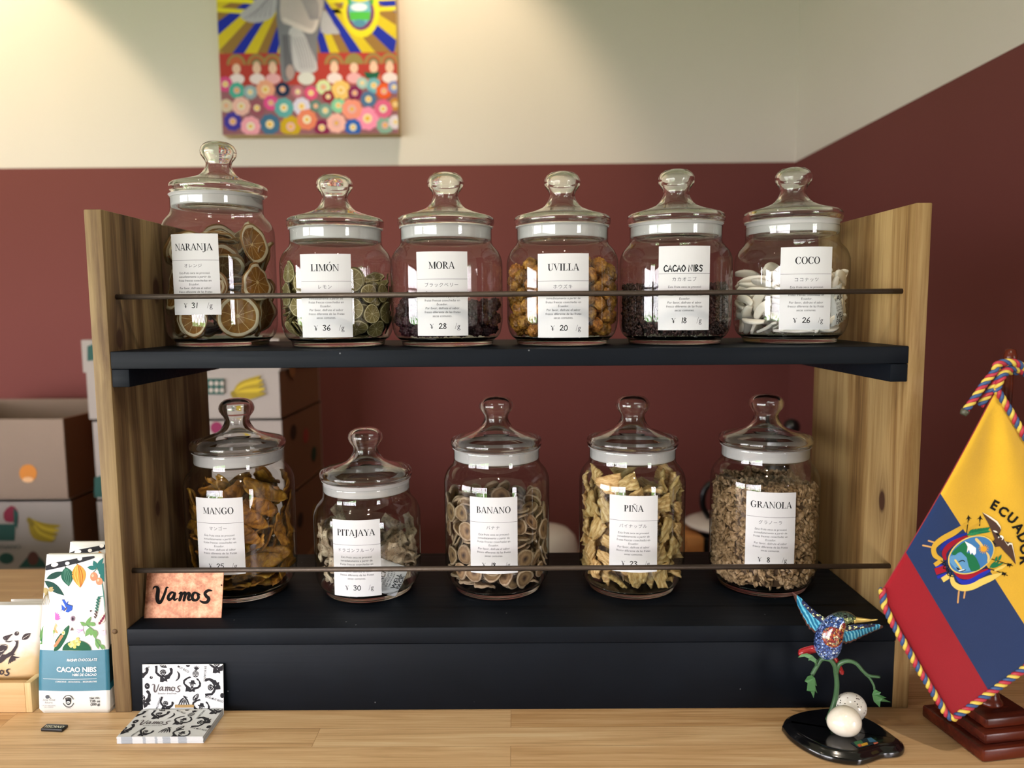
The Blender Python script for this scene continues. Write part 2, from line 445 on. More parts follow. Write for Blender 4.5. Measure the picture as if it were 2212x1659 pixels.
# ------------------------------------------------------------------ wood and paint
def wood(name, c0, c1, c2, axis='Z', fine=1.0, rough=.6, knots=(), coordk='Object', tone=.5, bump=.15):
    m, nt, out = nodes(name); g = G(nt)
    v = g.coord(coordk)
    sc = {'X': (1.6, 26, 26), 'Y': (26, 1.6, 26), 'Z': (26, 26, 1.6)}[axis]
    base = v
    dark = None
    if knots:
        # grain flows round each knot: push the grain coordinate sideways near it
        for (ky, kz, kr) in knots:
            d = g.n('ShaderNodeVectorMath', operation='SUBTRACT'); g.l(v, d.inputs[0]); d.inputs[1].default_value = (0, ky, kz)
            s = g.n('ShaderNodeVectorMath', operation='MULTIPLY'); g.l(d.outputs[0], s.inputs[0]); s.inputs[1].default_value = (0, 1/kr, .55/kr)
            ln = g.n('ShaderNodeVectorMath', operation='LENGTH'); g.l(s.outputs[0], ln.inputs[0])
            fall = g.math('POWER', 2.718, g.math('MULTIPLY', g.math('MULTIPLY', ln.outputs[1], ln.outputs[1]), -.22))
            sep = g.n('ShaderNodeSeparateXYZ'); g.l(d.outputs[0], sep.inputs[0])
            push = g.math('MULTIPLY', g.math('SIGN', sep.outputs[1]), g.math('MULTIPLY', fall, kr*1.1))
            cmb = g.n('ShaderNodeCombineXYZ'); g.l(push, cmb.inputs[1])
            sub = g.n('ShaderNodeVectorMath', operation='SUBTRACT'); g.l(base, sub.inputs[0]); g.l(cmb.outputs[0], sub.inputs[1]); base = sub.outputs[0]
            k = g.math('SUBTRACT', 1.0, g.math('SMOOTH_MIN', ln.outputs[1], 1.0, .5), clamp=True)
            k2 = g.math('MULTIPLY', fall, .45)
            k = g.math('MAXIMUM', g.math('MULTIPLY', k, 2.2, clamp=True), k2)
            dark = k if dark is None else g.math('MAXIMUM', dark, k)
    mp = g.mapping(base, sc)
    n1 = g.noise(mp, 2.2*fine, 6, .62, .6)
    mp2 = g.mapping(base, tuple(q*(.42 if q > 5 else .3) for q in sc))
    n2 = g.noise(mp2, 2.0*fine, 3, .5, .8)
    mp3 = g.mapping(base, tuple(q*5 if q > 5 else q*2 for q in sc))
    n3 = g.noise(mp3, 3.0*fine, 2, .5)
    f = g.math('ADD', g.math('MULTIPLY', n1, .45), g.math('ADD', g.math('MULTIPLY', n2, .52), g.math('MULTIPLY', n3, .12)))
    col = g.ramp(f, [(.38, c0), (tone, c1), (.64, c2)])
    if dark is not None: col = g.mix(dark, col, lin('#3a2417'))
    p = g.bsdf(out, **{'Base Color': col, 'Roughness': rough, 'Specular IOR Level': .3})
    g.l(g.bump(f, bump, .0015), p.inputs['Normal'])
    return m
def butcher_block():
    m, nt, out = nodes('oak_butcher_block'); g = G(nt)
    v = g.coord()
    b = g.n('ShaderNodeTexBrick'); g.l(v, b.inputs['Vector'])
    b.offset = .37; b.offset_frequency = 2; b.squash = 1.0
    b.inputs['Scale'].default_value = 1; b.inputs['Brick Width'].default_value = .58; b.inputs['Row Height'].default_value = .036
    b.inputs['Mortar Size'].default_value = .00035; b.inputs['Mortar Smooth'].default_value = .3; b.inputs['Bias'].default_value = 0
    b.inputs['Color1'].default_value = (0, 0, 0, 1); b.inputs['Color2'].default_value = (1, 1, 1, 1); b.inputs['Mortar'].default_value = (.35, .35, .35, 1)
    sep = g.n('ShaderNodeSeparateColor'); g.l(b.outputs['Color'], sep.inputs[0])
    off = g.n('ShaderNodeCombineXYZ'); g.l(g.math('MULTIPLY', sep.outputs[0], 3.7), off.inputs[0]); g.l(g.math('MULTIPLY', sep.outputs[0], 1.9), off.inputs[1])
    add = g.n('ShaderNodeVectorMath', operation='ADD'); g.l(v, add.inputs[0]); g.l(off.outputs[0], add.inputs[1])
    mp = g.mapping(add.outputs[0], (2.2, 34, 34))
    n1 = g.noise(mp, 1.6, 6, .6, 1.1)
    mp2 = g.mapping(add.outputs[0], (5, 330, 60)); n2 = g.noise(mp2, 1.5, 4, .7, .5)
    mp3 = g.mapping(add.outputs[0], (1.1, 7, 7)); n3 = g.noise(mp3, 1.3, 3, .5, 1.6)
    f = g.math('ADD', g.math('MULTIPLY', n1, .46), g.math('ADD', g.math('MULTIPLY', n2, .44), g.math('MULTIPLY', n3, .14)))
    col = g.ramp(f, [(.36, '#9a7246'), (.47, '#c99e6e'), (.55, '#dcb687'), (.65, '#edd2a8')])
    col = g.mix(.28, col, g.ramp(sep.outputs[0], [(0, '#bb9366'), (1, '#efd5ac')]))
    col = g.mix(g.math('MULTIPLY', b.outputs['Fac'], .55), col, lin('#7a4f2a'))
    p = g.bsdf(out, **{'Base Color': col, 'Roughness': .36, 'Specular IOR Level': .4})
    g.l(g.bump(n2, .06, .001), p.inputs['Normal'])
    return m
def painted_wall(name, c, tex=420, bump=.12):
    m, nt, out = nodes(name); g = G(nt)
    v = g.coord()
    n1 = g.noise(g.mapping(v, (1, 1, 1)), tex, 3, .6)
    n2 = g.noise(v, 1.4, 3, .5)
    w = g.n('ShaderNodeTexWave', wave_type='BANDS', bands_direction='Z'); g.l(v, w.inputs['Vector'])
    w.inputs['Scale'].default_value = 60; w.inputs['Distortion'].default_value = 6; w.inputs['Detail'].default_value = 3
    f = g.math('ADD', g.math('MULTIPLY', n1, .5), g.math('ADD', g.math('MULTIPLY', w.outputs[1], .15), g.math('MULTIPLY', n2, .35)))
    cc = Vector(lin(c)[:3])
    col = g.mix(f, (*(cc*.93), 1), (*(cc*1.06), 1))
    p = g.bsdf(out, **{'Base Color': col, 'Roughness': .82, 'Specular IOR Level': .2})
    g.l(g.bump(f, bump, .001), p.inputs['Normal'])
    return m
CREAM = painted_wall('cream_wallcovering', '#ccc2b8')
RED = painted_wall('red_wall_paint', '#6a3935')
OAK = butcher_block()
CEIL = painted_wall('ceiling_paint', '#e8e7e4')
FLOORM = wood('dark_floor_boards', '#3d2c20', '#57402e', '#6b513c', 'X', .6)

# ------------------------------------------------------------------ the room
ZB = at(860, 357, WALL_Y).z           # line between the red dado and the cream upper wall
XR = at(1718, 349, WALL_Y).x          # corner with the right-hand wall
XL, XF = -4.6, 3.4
def structure(name, boxes, mats, label, cat):
    bm = bmesh.new()
    for lo, hi, mi in boxes: add_box(bm, lo, hi, mi)
    return tag(mesh_obj(name, bm, mats), label, cat, None, 'structure')
Wt = .1
structure('wall_back', [((XL, WALL_Y, ROOM_FLOOR), (XR+Wt, WALL_Y+Wt, ZB), 0), ((XL, WALL_Y, ZB), (XR+Wt, WALL_Y+Wt, ROOM_TOP), 1)], [RED, CREAM],
          'back wall, dark red below and cream above, behind the jars', 'wall')
structure('wall_right', [((XR, -.35, ROOM_FLOOR), (XR+Wt, WALL_Y, ZB), 0), ((XR, -.35, ZB), (XR+Wt, WALL_Y, ROOM_TOP), 1)], [RED, CREAM],
          'right-hand wall with sloping red and cream boundary, behind the flag', 'wall')
structure('wall_left', [((XL-Wt, FRONT_Y-Wt, ROOM_FLOOR), (XL, -3.0, ROOM_TOP), 0), ((XL-Wt, -.8, ROOM_FLOOR), (XL, WALL_Y, ROOM_TOP), 0), ((XL-Wt, -3.0, ROOM_FLOOR), (XL, -.8, -.67), 0), ((XL-Wt, -3.0, 1.03), (XL, -.8, ROOM_TOP), 0)], [CREAM], 'cream left-hand wall of the shop', 'wall')
structure('floor', [((XL, FRONT_Y, ROOM_FLOOR-.05), (XF, WALL_Y, ROOM_FLOOR), 0)], [FLOORM], 'dark wooden floor of the shop', 'floor')
structure('ceiling', [((XL-Wt, FRONT_Y, ROOM_TOP), (XF, WALL_Y+Wt, ROOM_TOP+.05), 0)], [CEIL], 'pale ceiling of the shop', 'ceiling')
# the street side with its two windows
WZ0, WZ1 = -.67, 1.03
structure('wall_front', [((XL, FRONT_Y-Wt, ROOM_FLOOR), (-4.5, FRONT_Y, ROOM_TOP), 0), ((-1.2, FRONT_Y-Wt, ROOM_FLOOR), (2.25, FRONT_Y, ROOM_TOP), 0),
          ((3.15, FRONT_Y-Wt, ROOM_FLOOR), (XF, FRONT_Y, ROOM_TOP), 0), ((-4.5, FRONT_Y-Wt, ROOM_FLOOR), (-1.2, FRONT_Y, WZ0), 0), ((-4.5, FRONT_Y-Wt, WZ1), (-1.2, FRONT_Y, ROOM_TOP), 0),
          ((2.25, FRONT_Y-Wt, ROOM_FLOOR), (3.15, FRONT_Y, WZ0), 0), ((2.25, FRONT_Y-Wt, WZ1), (3.15, FRONT_Y, ROOM_TOP), 0),
          ((XR+Wt, .0, ROOM_FLOOR), (XF, .1, ROOM_TOP), 0), ((XF, FRONT_Y-Wt, ROOM_FLOOR), (XF+Wt, .1, ROOM_TOP), 0)], [CREAM],
          'street side wall with two windows, facing the shelf', 'wall')
FRAME = plain('dark_window_frame', '#26282b', .5)
def window(name, x0, x1, nb, label):
    b = [((x0+(x1-x0)*i/nb-.03, FRONT_Y-.07, WZ0), (x0+(x1-x0)*i/nb+.03, FRONT_Y-.02, WZ1), 0) for i in range(nb+1)]
    b += [((x0, FRONT_Y-.07, z-.02), (x1, FRONT_Y-.02, z+.02), 0) for z in (WZ0+.02, .62, WZ1-.02)]
    structure(name, b, [FRAME], label, 'window')
window('window_1', -4.5, -1.2, 16, 'wide window with upright bars reflected in the jars')
window('window_2', 2.25, 3.15, 4, 'narrow window with upright bars, right of the wide one')

b = [((XL-.07, -3.0+2.2*i/11-.03, WZ0), (XL-.02, -3.0+2.2*i/11+.03, WZ1), 0) for i in range(12)]
b += [((XL-.07, -3.0, z-.02), (XL-.02, -.8, z+.02), 0) for z in (WZ0+.02, .62, WZ1-.02)]
structure('window_3', b, [FRAME], 'window with upright bars in the left-hand wall', 'window')

# ------------------------------------------------------------------ counter
bm = bmesh.new(); add_box(bm, (-2.6, -.42, -.04), (XR-.004, at(50, 1229, .49).y+.003, 0), 0, .002)
counter = mesh_obj('counter_top', bm, OAK, smooth=40, label='oak butcher-block counter top carrying the shelf', cat='counter')
c_ = plain('counter_carcass_paint', '#3a3532', .6)
box('panel', (-2.55, -.34, ROOM_FLOOR+.001), (XR-.02, .44, -.0405), c_, counter, 0)

# ------------------------------------------------------------------ wooden display shelf
W2 = .465; XI0, XI1 = -.4457, .4469
DEP = .262; ZS, TS, ZD, TD, HT = .4238, .0195, .1016, .0196, .5804
BOARD_L = wood('old_pine_board_left', '#332414', '#604a30', '#8a744f', 'Z', 1.0, .62, [(.0227, .4374, .0095), (.1176, .4950, .0125), (.09, .22, .008)], bump=.3)
BOARD_R = wood('old_pine_board_right', '#4c341b', '#7b5e37', '#9d8357', 'Z', 1.0, .55, [(.0463, .2357, .0105)], bump=.25)
def paint():
    m, nt, out = nodes('blue_black_paint'); g = G(nt)
    v = g.coord(); n = g.noise(g.mapping(v, (4, 120, 120)), 2, 5, .6); n2 = g.noise(v, 9, 4, .6)
    sp = g.n('ShaderNodeTexVoronoi', feature='F1'); g.l(v, sp.inputs['Vector']); sp.inputs['Scale'].default_value = 38
    speck = g.math('LESS_THAN', sp.outputs['Distance'], .035)
    col = g.mix(n2, lin('#080b10'), lin('#10161e'))
    col = g.mix(g.math('MULTIPLY', speck, .5), col, lin('#8a8f92'))
    p = g.bsdf(out, **{'Base Color': col, 'Roughness': g.math('MULTIPLY_ADD', n, .25, .42), 'Specular IOR Level': .12})
    g.l(g.bump(n, .12, .001), p.inputs['Normal']); return m
PAINT = paint()
shelf = empty('display_shelf', (0, 0, 0), label='two-tier wooden display shelf with blue-black boards, holding the jars', cat='shelf')
bm = bmesh.new(); add_box(bm, (-W2, 0, 0), (XI0, DEP, HT), 0, .0012); mesh_obj('side_panel', bm, BOARD_L, shelf, smooth=40)
bm = bmesh.new(); add_box(bm, (XI1, 0, 0), (W2, DEP, HT), 0, .0012); mesh_obj('side_panel', bm, BOARD_R, shelf, smooth=40)
box('upper_board', (XI0+.0002, .0004, ZS-TS), (XI1-.0002, DEP, ZS), PAINT, shelf, .0011)
box('lower_board', (XI0+.0002, -.0004, ZD-TD), (XI1-.0002, DEP+.002, ZD), PAINT, shelf, .0011)
box('front_panel', (XI0+.0002, .0012, .0005), (XI1-.0002, .0195, ZD-TD-.0008), PAINT, shelf, .0009)
box('back_panel', (XI0+.0002, DEP-.019, .0005), (XI1-.0002, DEP, ZD-TD-.0008), PAINT, shelf, .0009)
for x0, x1 in ((XI0+.0002, XI0+.0200), (XI1-.0194, XI1-.0002)):
    box('support_batten', (x0, .001, ZS-TS-.0205), (x1, DEP-.004, ZS-TS-.0003), PAINT, shelf, .001)
ROD = None
def rod_mat():
    m, nt, out = nodes('brown_iron_rod'); g = G(nt); v = g.coord()
    n = g.noise(v, 220, 4, .6); n2 = g.noise(g.mapping(v, (3, 30, 30)), 4, 4, .6)
    col = g.mix(n2, lin('#3c332d'), lin('#665a50'))
    p = g.bsdf(out, **{'Base Color': col, 'Roughness': g.math('MULTIPLY_ADD', n, .4, .3), 'Metallic': .75})
    g.l(g.bump(n, .5, .0006), p.inputs['Normal']); return m
ROD = rod_mat()
for z in (.4851, .1640):
    bm = bmesh.new(); add_tube(bm, [(XI0-.004, .0214, z), (0, .0214, z), (XI1+.004, .0214, z)], .0030, 16)
    mesh_obj('guard_rail', bm, ROD, shelf)
bm = bmesh.new(); p_ = at(248, 1364, 0)
add_lathe(bm, [(0, -.0002), (.0028, -.0002), (.0032, .0004), (0, .0004)], 20)
bmesh.ops.rotate(bm, verts=bm.verts, cent=(0, 0, 0), matrix=Matrix.Rotation(PI/2, 3, 'X')); bmesh.ops.translate(bm, verts=bm.verts, vec=(p_.x, .0001, p_.z))
mesh_obj('wood_plug', bm, plain('dark_plug', '#5b4326', .7), shelf)
# ------------------------------------------------------------------ glass
def thin_glass():
    m, nt, out = nodes('jar_glass_wall'); g = G(nt)
    lw = g.n('ShaderNodeLayerWeight'); lw.inputs['Blend'].default_value = .5
    f5 = g.math('POWER', lw.outputs['Facing'], 5.0)
    refl = g.math('MULTIPLY_ADD', f5, .75, .075, clamp=True)
    tr = g.n('ShaderNodeBsdfTransparent')
    g.l(g.mix(g.math('POWER', lw.outputs['Facing'], 4.0), (.975, .985, .98, 1), lin('#a9bdb5')), tr.inputs['Color'])
    gl = g.n('ShaderNodeBsdfGlossy'); gl.inputs['Roughness'].default_value = .012
    n = g.noise(g.coord(), 18, 2, .5)
    g.l(g.bump(n, .02, .004), gl.inputs['Normal'])
    mx = g.n('ShaderNodeMixShader'); g.l(refl, mx.inputs[0]); g.l(tr.outputs[0], mx.inputs[1]); g.l(gl.outputs[0], mx.inputs[2])
    g.l(mx.outputs[0], out.inputs[0]); return m
def solid_glass():
    m, nt, out = nodes('solid_clear_glass'); g = G(nt)
    gl = g.n('ShaderNodeBsdfGlass'); gl.inputs['IOR'].default_value = 1.48; gl.inputs['Roughness'].default_value = 0
    gl.inputs['Color'].default_value = (.985, .99, .987, 1)
    n = g.noise(g.coord(), 30, 2, .5); g.l(g.bump(n, .015, .003), gl.inputs['Normal'])
    g.l(gl.outputs[0], out.inputs[0]); return m
def seal_plastic():
    m, nt, out = nodes('frosted_seal_plastic'); g = G(nt)
    n = g.noise(g.mapping(g.coord(), (1, 1, 40)), 6, 2, .5)
    col = g.mix(n, lin('#dddada'), lin('#eeeeee'))
    b = g.n('ShaderNodeBsdfPrincipled'); g.l(col, b.inputs['Base Color']); b.inputs['Roughness'].default_value = .35
    t = g.n('ShaderNodeBsdfTranslucent'); g.l(col, t.inputs['Color'])
    tr = g.n('ShaderNodeBsdfTransparent')
    m1 = g.n('ShaderNodeMixShader'); m1.inputs[0].default_value = .45; g.l(b.outputs[0], m1.inputs[1]); g.l(t.outputs[0], m1.inputs[2])
    m2 = g.n('ShaderNodeMixShader'); m2.inputs[0].default_value = .22; g.l(m1.outputs[0], m2.inputs[1]); g.l(tr.outputs[0], m2.inputs[2])
    g.l(m2.outputs[0], out.inputs[0]); return m
THIN, GLASS, SEAL = thin_glass(), solid_glass(), seal_plastic()
PAPER = plain('white_label_paper', '#c9c9cb', .75, .02, 60)
RJ = .0691
def body_mesh(dz):
    bm = bmesh.new()
    add_lathe(bm, [(.0625, .0100), (.0655, .0145), (.0676, .0205), (.0688, .028), (RJ, .037), (RJ, .068), (RJ, .097+dz), (.0687, .103+dz), (.0672, .1085+dz), (.0645, .114+dz),
                   (.0608, .1185+dz), (.0577, .1218+dz), (.0563, .1255+dz), (.0560, .130+dz), (.0560, .1405+dz), (.0566, .1425+dz), (.0560, .1432+dz), (.0552, .1425+dz)], 96, 0)
    # thick foot of solid glass
    add_lathe(bm, [(0, .0016), (.040, .0014), (.0520, .0006), (.0545, 0), (.0562, .0006), (.0570, .0026), (.0572, .0052), (.0590, .0074), (.0624, .0098), (.0618, .0108), (.0560, .0078), (.0500, .0070), (.030, .0074), (0, .0078)], 96, 1)
    me = bpy.data.meshes.new('jar_body'); bmesh.ops.recalc_face_normals(bm, faces=[f for f in bm.faces if f.material_index == 1]); bm.to_mesh(me); bm.free()
    me.materials.append(THIN); me.materials.append(GLASS); return me
def lid_mesh():
    bm = bmesh.new()
    knob = [(.0255, .1668), (.0215, .1700), (.0185, .1742), (.0162, .1785), (.0154, .1825), (.0165, .1868), (.0195, .1908), (.0217, .1945), (.0223, .1980), (.0215, .2020), (.0188, .2062), (.0145, .2092), (.0085, .2106), (0, .2110)]
    outer = [(0, .1252), (.030, .1248), (.047, .1252), (.0508, .1268), (.0520, .130), (.0522, .1400), (.0530, .1438), (.0565, .1440), (.0580, .1452), (.0592, .1475), (.0596, .1500), (.0594, .1530), (.0584, .1552), (.0560, .1568), (.0480, .1592), (.0400, .1615), (.0320, .1642)] + knob
    inner = [(0, .1276), (.030, .1272), (.046, .1278), (.0482, .1295), (.0490, .133), (.0492, .143), (.0520, .1478), (.0540, .1510), (.0520, .1538), (.0400, .1576), (.0310, .1606), (.0240, .1635), (.0190, .1670), (.0150, .1715), (.0128, .1770), (.0122, .1822), (.0135, .1880), (.0162, .1930), (.0178, .1980), (.0165, .2022), (.0130, .2052), (.0070, .2068), (0, .2072)]
    add_lathe(bm, outer, 96); n1 = len(bm.faces)
    bm.faces.ensure_lookup_table()
    bmesh.ops.recalc_face_normals(bm, faces=bm.faces[:])
    first = list(bm.faces)
    add_lathe(bm, inner, 96)
    second = [f for f in bm.faces if f not in set(first)]
    bmesh.ops.recalc_face_normals(bm, faces=second); bmesh.ops.reverse_faces(bm, faces=second)
    me = bpy.data.meshes.new('jar_lid'); bm.to_mesh(me); bm.free(); me.materials.append(GLASS); return me
def seal_mesh():
    bm = bmesh.new()
    add_lathe(bm, [(.0526, .1290), (.0546, .1290), (.0550, .1300), (.0550, .1408), (.0556, .1434), (.0575, .1436), (.0575, .1439), (.0532, .1439), (.0526, .1410), (.0526, .1290)], 96)
    me = bpy.data.meshes.new('seal'); bmesh.ops.recalc_face_normals(bm, faces=bm.faces[:]); bm.to_mesh(me); bm.free(); me.materials.append(SEAL); return me
BODY = {0: body_mesh(0), 1: body_mesh(.043)}
LID, SEALM = lid_mesh(), seal_mesh()
BODYTXT = ['Esta fruta seca se procesó', 'inmediatamente a partir de', 'frutas frescas cosechadas en', 'Ecuador.', 'Por favor, disfrute el sabor', 'fresco diferente de las frutas', 'secas comunes.']
LW, LH = .0606, .0967
#      key    title        katakana        price  x       y      tall lift  angle  label-top  title scale
JARS = [
 ('NAR', 'NARANJA', 'オレンジ', '31', -.3724, .141, 1, .003, -4.5, .5607, 'tall glass jar of dried orange slices at the left end of the upper board'),
 ('LIM', 'LIMÓN', 'レモン', '36', -.2143, .1104, 0, .0, 1.5, .5333, 'glass jar of dried lime slices on the upper board, second from left'),
 ('MORA', 'MORA', 'ブラックベリー', '28', -.0762, .1023, 0, .0, .1, .5345, 'glass jar a third full of dark dried blackberries on the upper board'),
 ('UVI', 'UVILLA', 'ホウズキ', '20', .067, .1037, 0, .0, -2.6, .5314, 'glass jar of golden dried berries on the upper board'),
 ('CAC', 'CACAO NIBS', 'カカオニブ', '18', .2075, .1065, 0, .0022, -2.6, .539, 'glass jar of dark cacao nibs with a hand-lettered label on the upper board'),
 ('COC', 'COCO', 'ココナッツ', '26', .3564, .1200, 0, .0055, -4.8, .538, 'glass jar of white coconut strips at the right end of the upper board'),
 ('MAN', 'MANGO', 'マンゴー', '25', -.3552, .1297, 1, .0, -2.5, .2404, 'tall glass jar of amber dried mango at the left end of the lower board'),
 ('PIT', 'PITAJAYA', 'ドラゴンフルーツ', '30', -.1881, .1275, 0, .0040, -1.2, .2125, 'short glass jar of grey dried pitahaya, the only short jar on the lower board'),
 ('BAN', 'BANANO', 'バナナ', '18', -.0175, .134, 1, .0, -2.4, .238, 'tall glass jar of brown dried banana slices in the middle of the lower board'),
 ('PIN', 'PIÑA', 'パイナップル', '23', .1606, .1334, 1, .0, -7.0, .239, 'tall glass jar of pale yellow dried pineapple on the lower board'),
 ('GRA', 'GRANOLA', 'グラノーラ', '8', .3362, .1378, 1, .0, -11.0, .2408, 'tall glass jar of granola at the right end of the lower board'),
]
JAR = {}
for key, title, kana, price, jx, jy, tall, lift, ang, ltop, lab in JARS:
    base = ZS if key in ('NAR', 'LIM', 'MORA', 'UVI', 'CAC', 'COC') else ZD
    root = empty('glass_jar', (jx, jy, base+.0002), label=lab, cat='jar', group='lidded glass jars on the display shelf')
    JAR[key] = root
    b = bpy.data.objects.new('jar_body', BODY[tall]); COL.objects.link(b); b.parent = root
    dz = .043*tall+lift
    l = bpy.data.objects.new('lid', LID); COL.objects.link(l); l.parent = root; l.location.z = dz
    s = bpy.data.objects.new('seal_ring', SEALM); COL.objects.link(s); s.parent = root; s.location.z = dz
    if key == 'NAR': l.location.z += .0012; l.rotation_euler.y = .022
    # paper label, curved round the glass
    zt = ltop-base-.0002; a0 = math.radians(ang); rl = RJ+.00035
    def wrap(x, y, h, zt=zt, a0=a0, rl=rl):    # x: -.5..5 across, y: 0..1 downwards
        a = a0+x*LW/rl
        return Vector(((rl+h)*math.sin(a), -(rl+h)*math.cos(a), zt-y*LH))
    bm = bmesh.new(); NU, NV = 20, 2
    for side, h in ((0, 0.0), (1, .00012)):
        vv = [[bm.verts.new(wrap(-.5+i/NU, j/NV, h)) for i in range(NU+1)] for j in range(NV+1)]
        for j in range(NV):
            for i in range(NU): bm.faces.new((vv[j][i], vv[j][i+1], vv[j+1][i+1], vv[j+1][i]))
        if side == 0: v0 = vv
        else:
            rim0 = v0[0]+[r[-1] for r in v0[1:]]+v0[-1][-2::-1]+[r[0] for r in v0[-2:0:-1]]
            rim1 = vv[0]+[r[-1] for r in vv[1:]]+vv[-1][-2::-1]+[r[0] for r in vv[-2:0:-1]]
            for i in range(len(rim0)):
                j = (i+1) % len(rim0); bm.faces.new((rim0[i], rim0[j], rim1[j], rim1[i]))
    paper = mesh_obj('price_label', bm, PAPER, root)
    A = Art(); K = '#15151a'; asp = LW/LH
    # work in label widths: x in -.5..5, y in widths, later divided by the height
    H = LH/LW
    if key == 'CAC': hand(A, title, -.405, .30*H, .072*H, K, .725, .19)
    else: serif(A, title, 0, .205*H, .084*H, K, spacing=.015)
    A.stroke([(-.5+i/16, .325*H) for i in range(17)], .006, '#3c3c40', caps=False)
    A.text(kana, -.01, .413*H, .055*H, '#55555c', spacing=1.18)
    for i, t in enumerate(BODYTXT):
        A.text(t, 0, (.496+.0465*i)*H, .0385*H, '#2d2d33', shear=.12, spacing=1.0, sx=.98)
    serif(A, '¥', -.205, .915*H, .058*H, K)
    hand(A, price, -.07, .915*H, .062*H, '#0c0c10', .8, .16)
    serif(A, '/g', .29, .915*H, .062*H, K, 'CENTER')
    A.build('lettering', lambda x, y, h, w=wrap: w(x, y/H, .00012+h*.35), paper, split=.12)

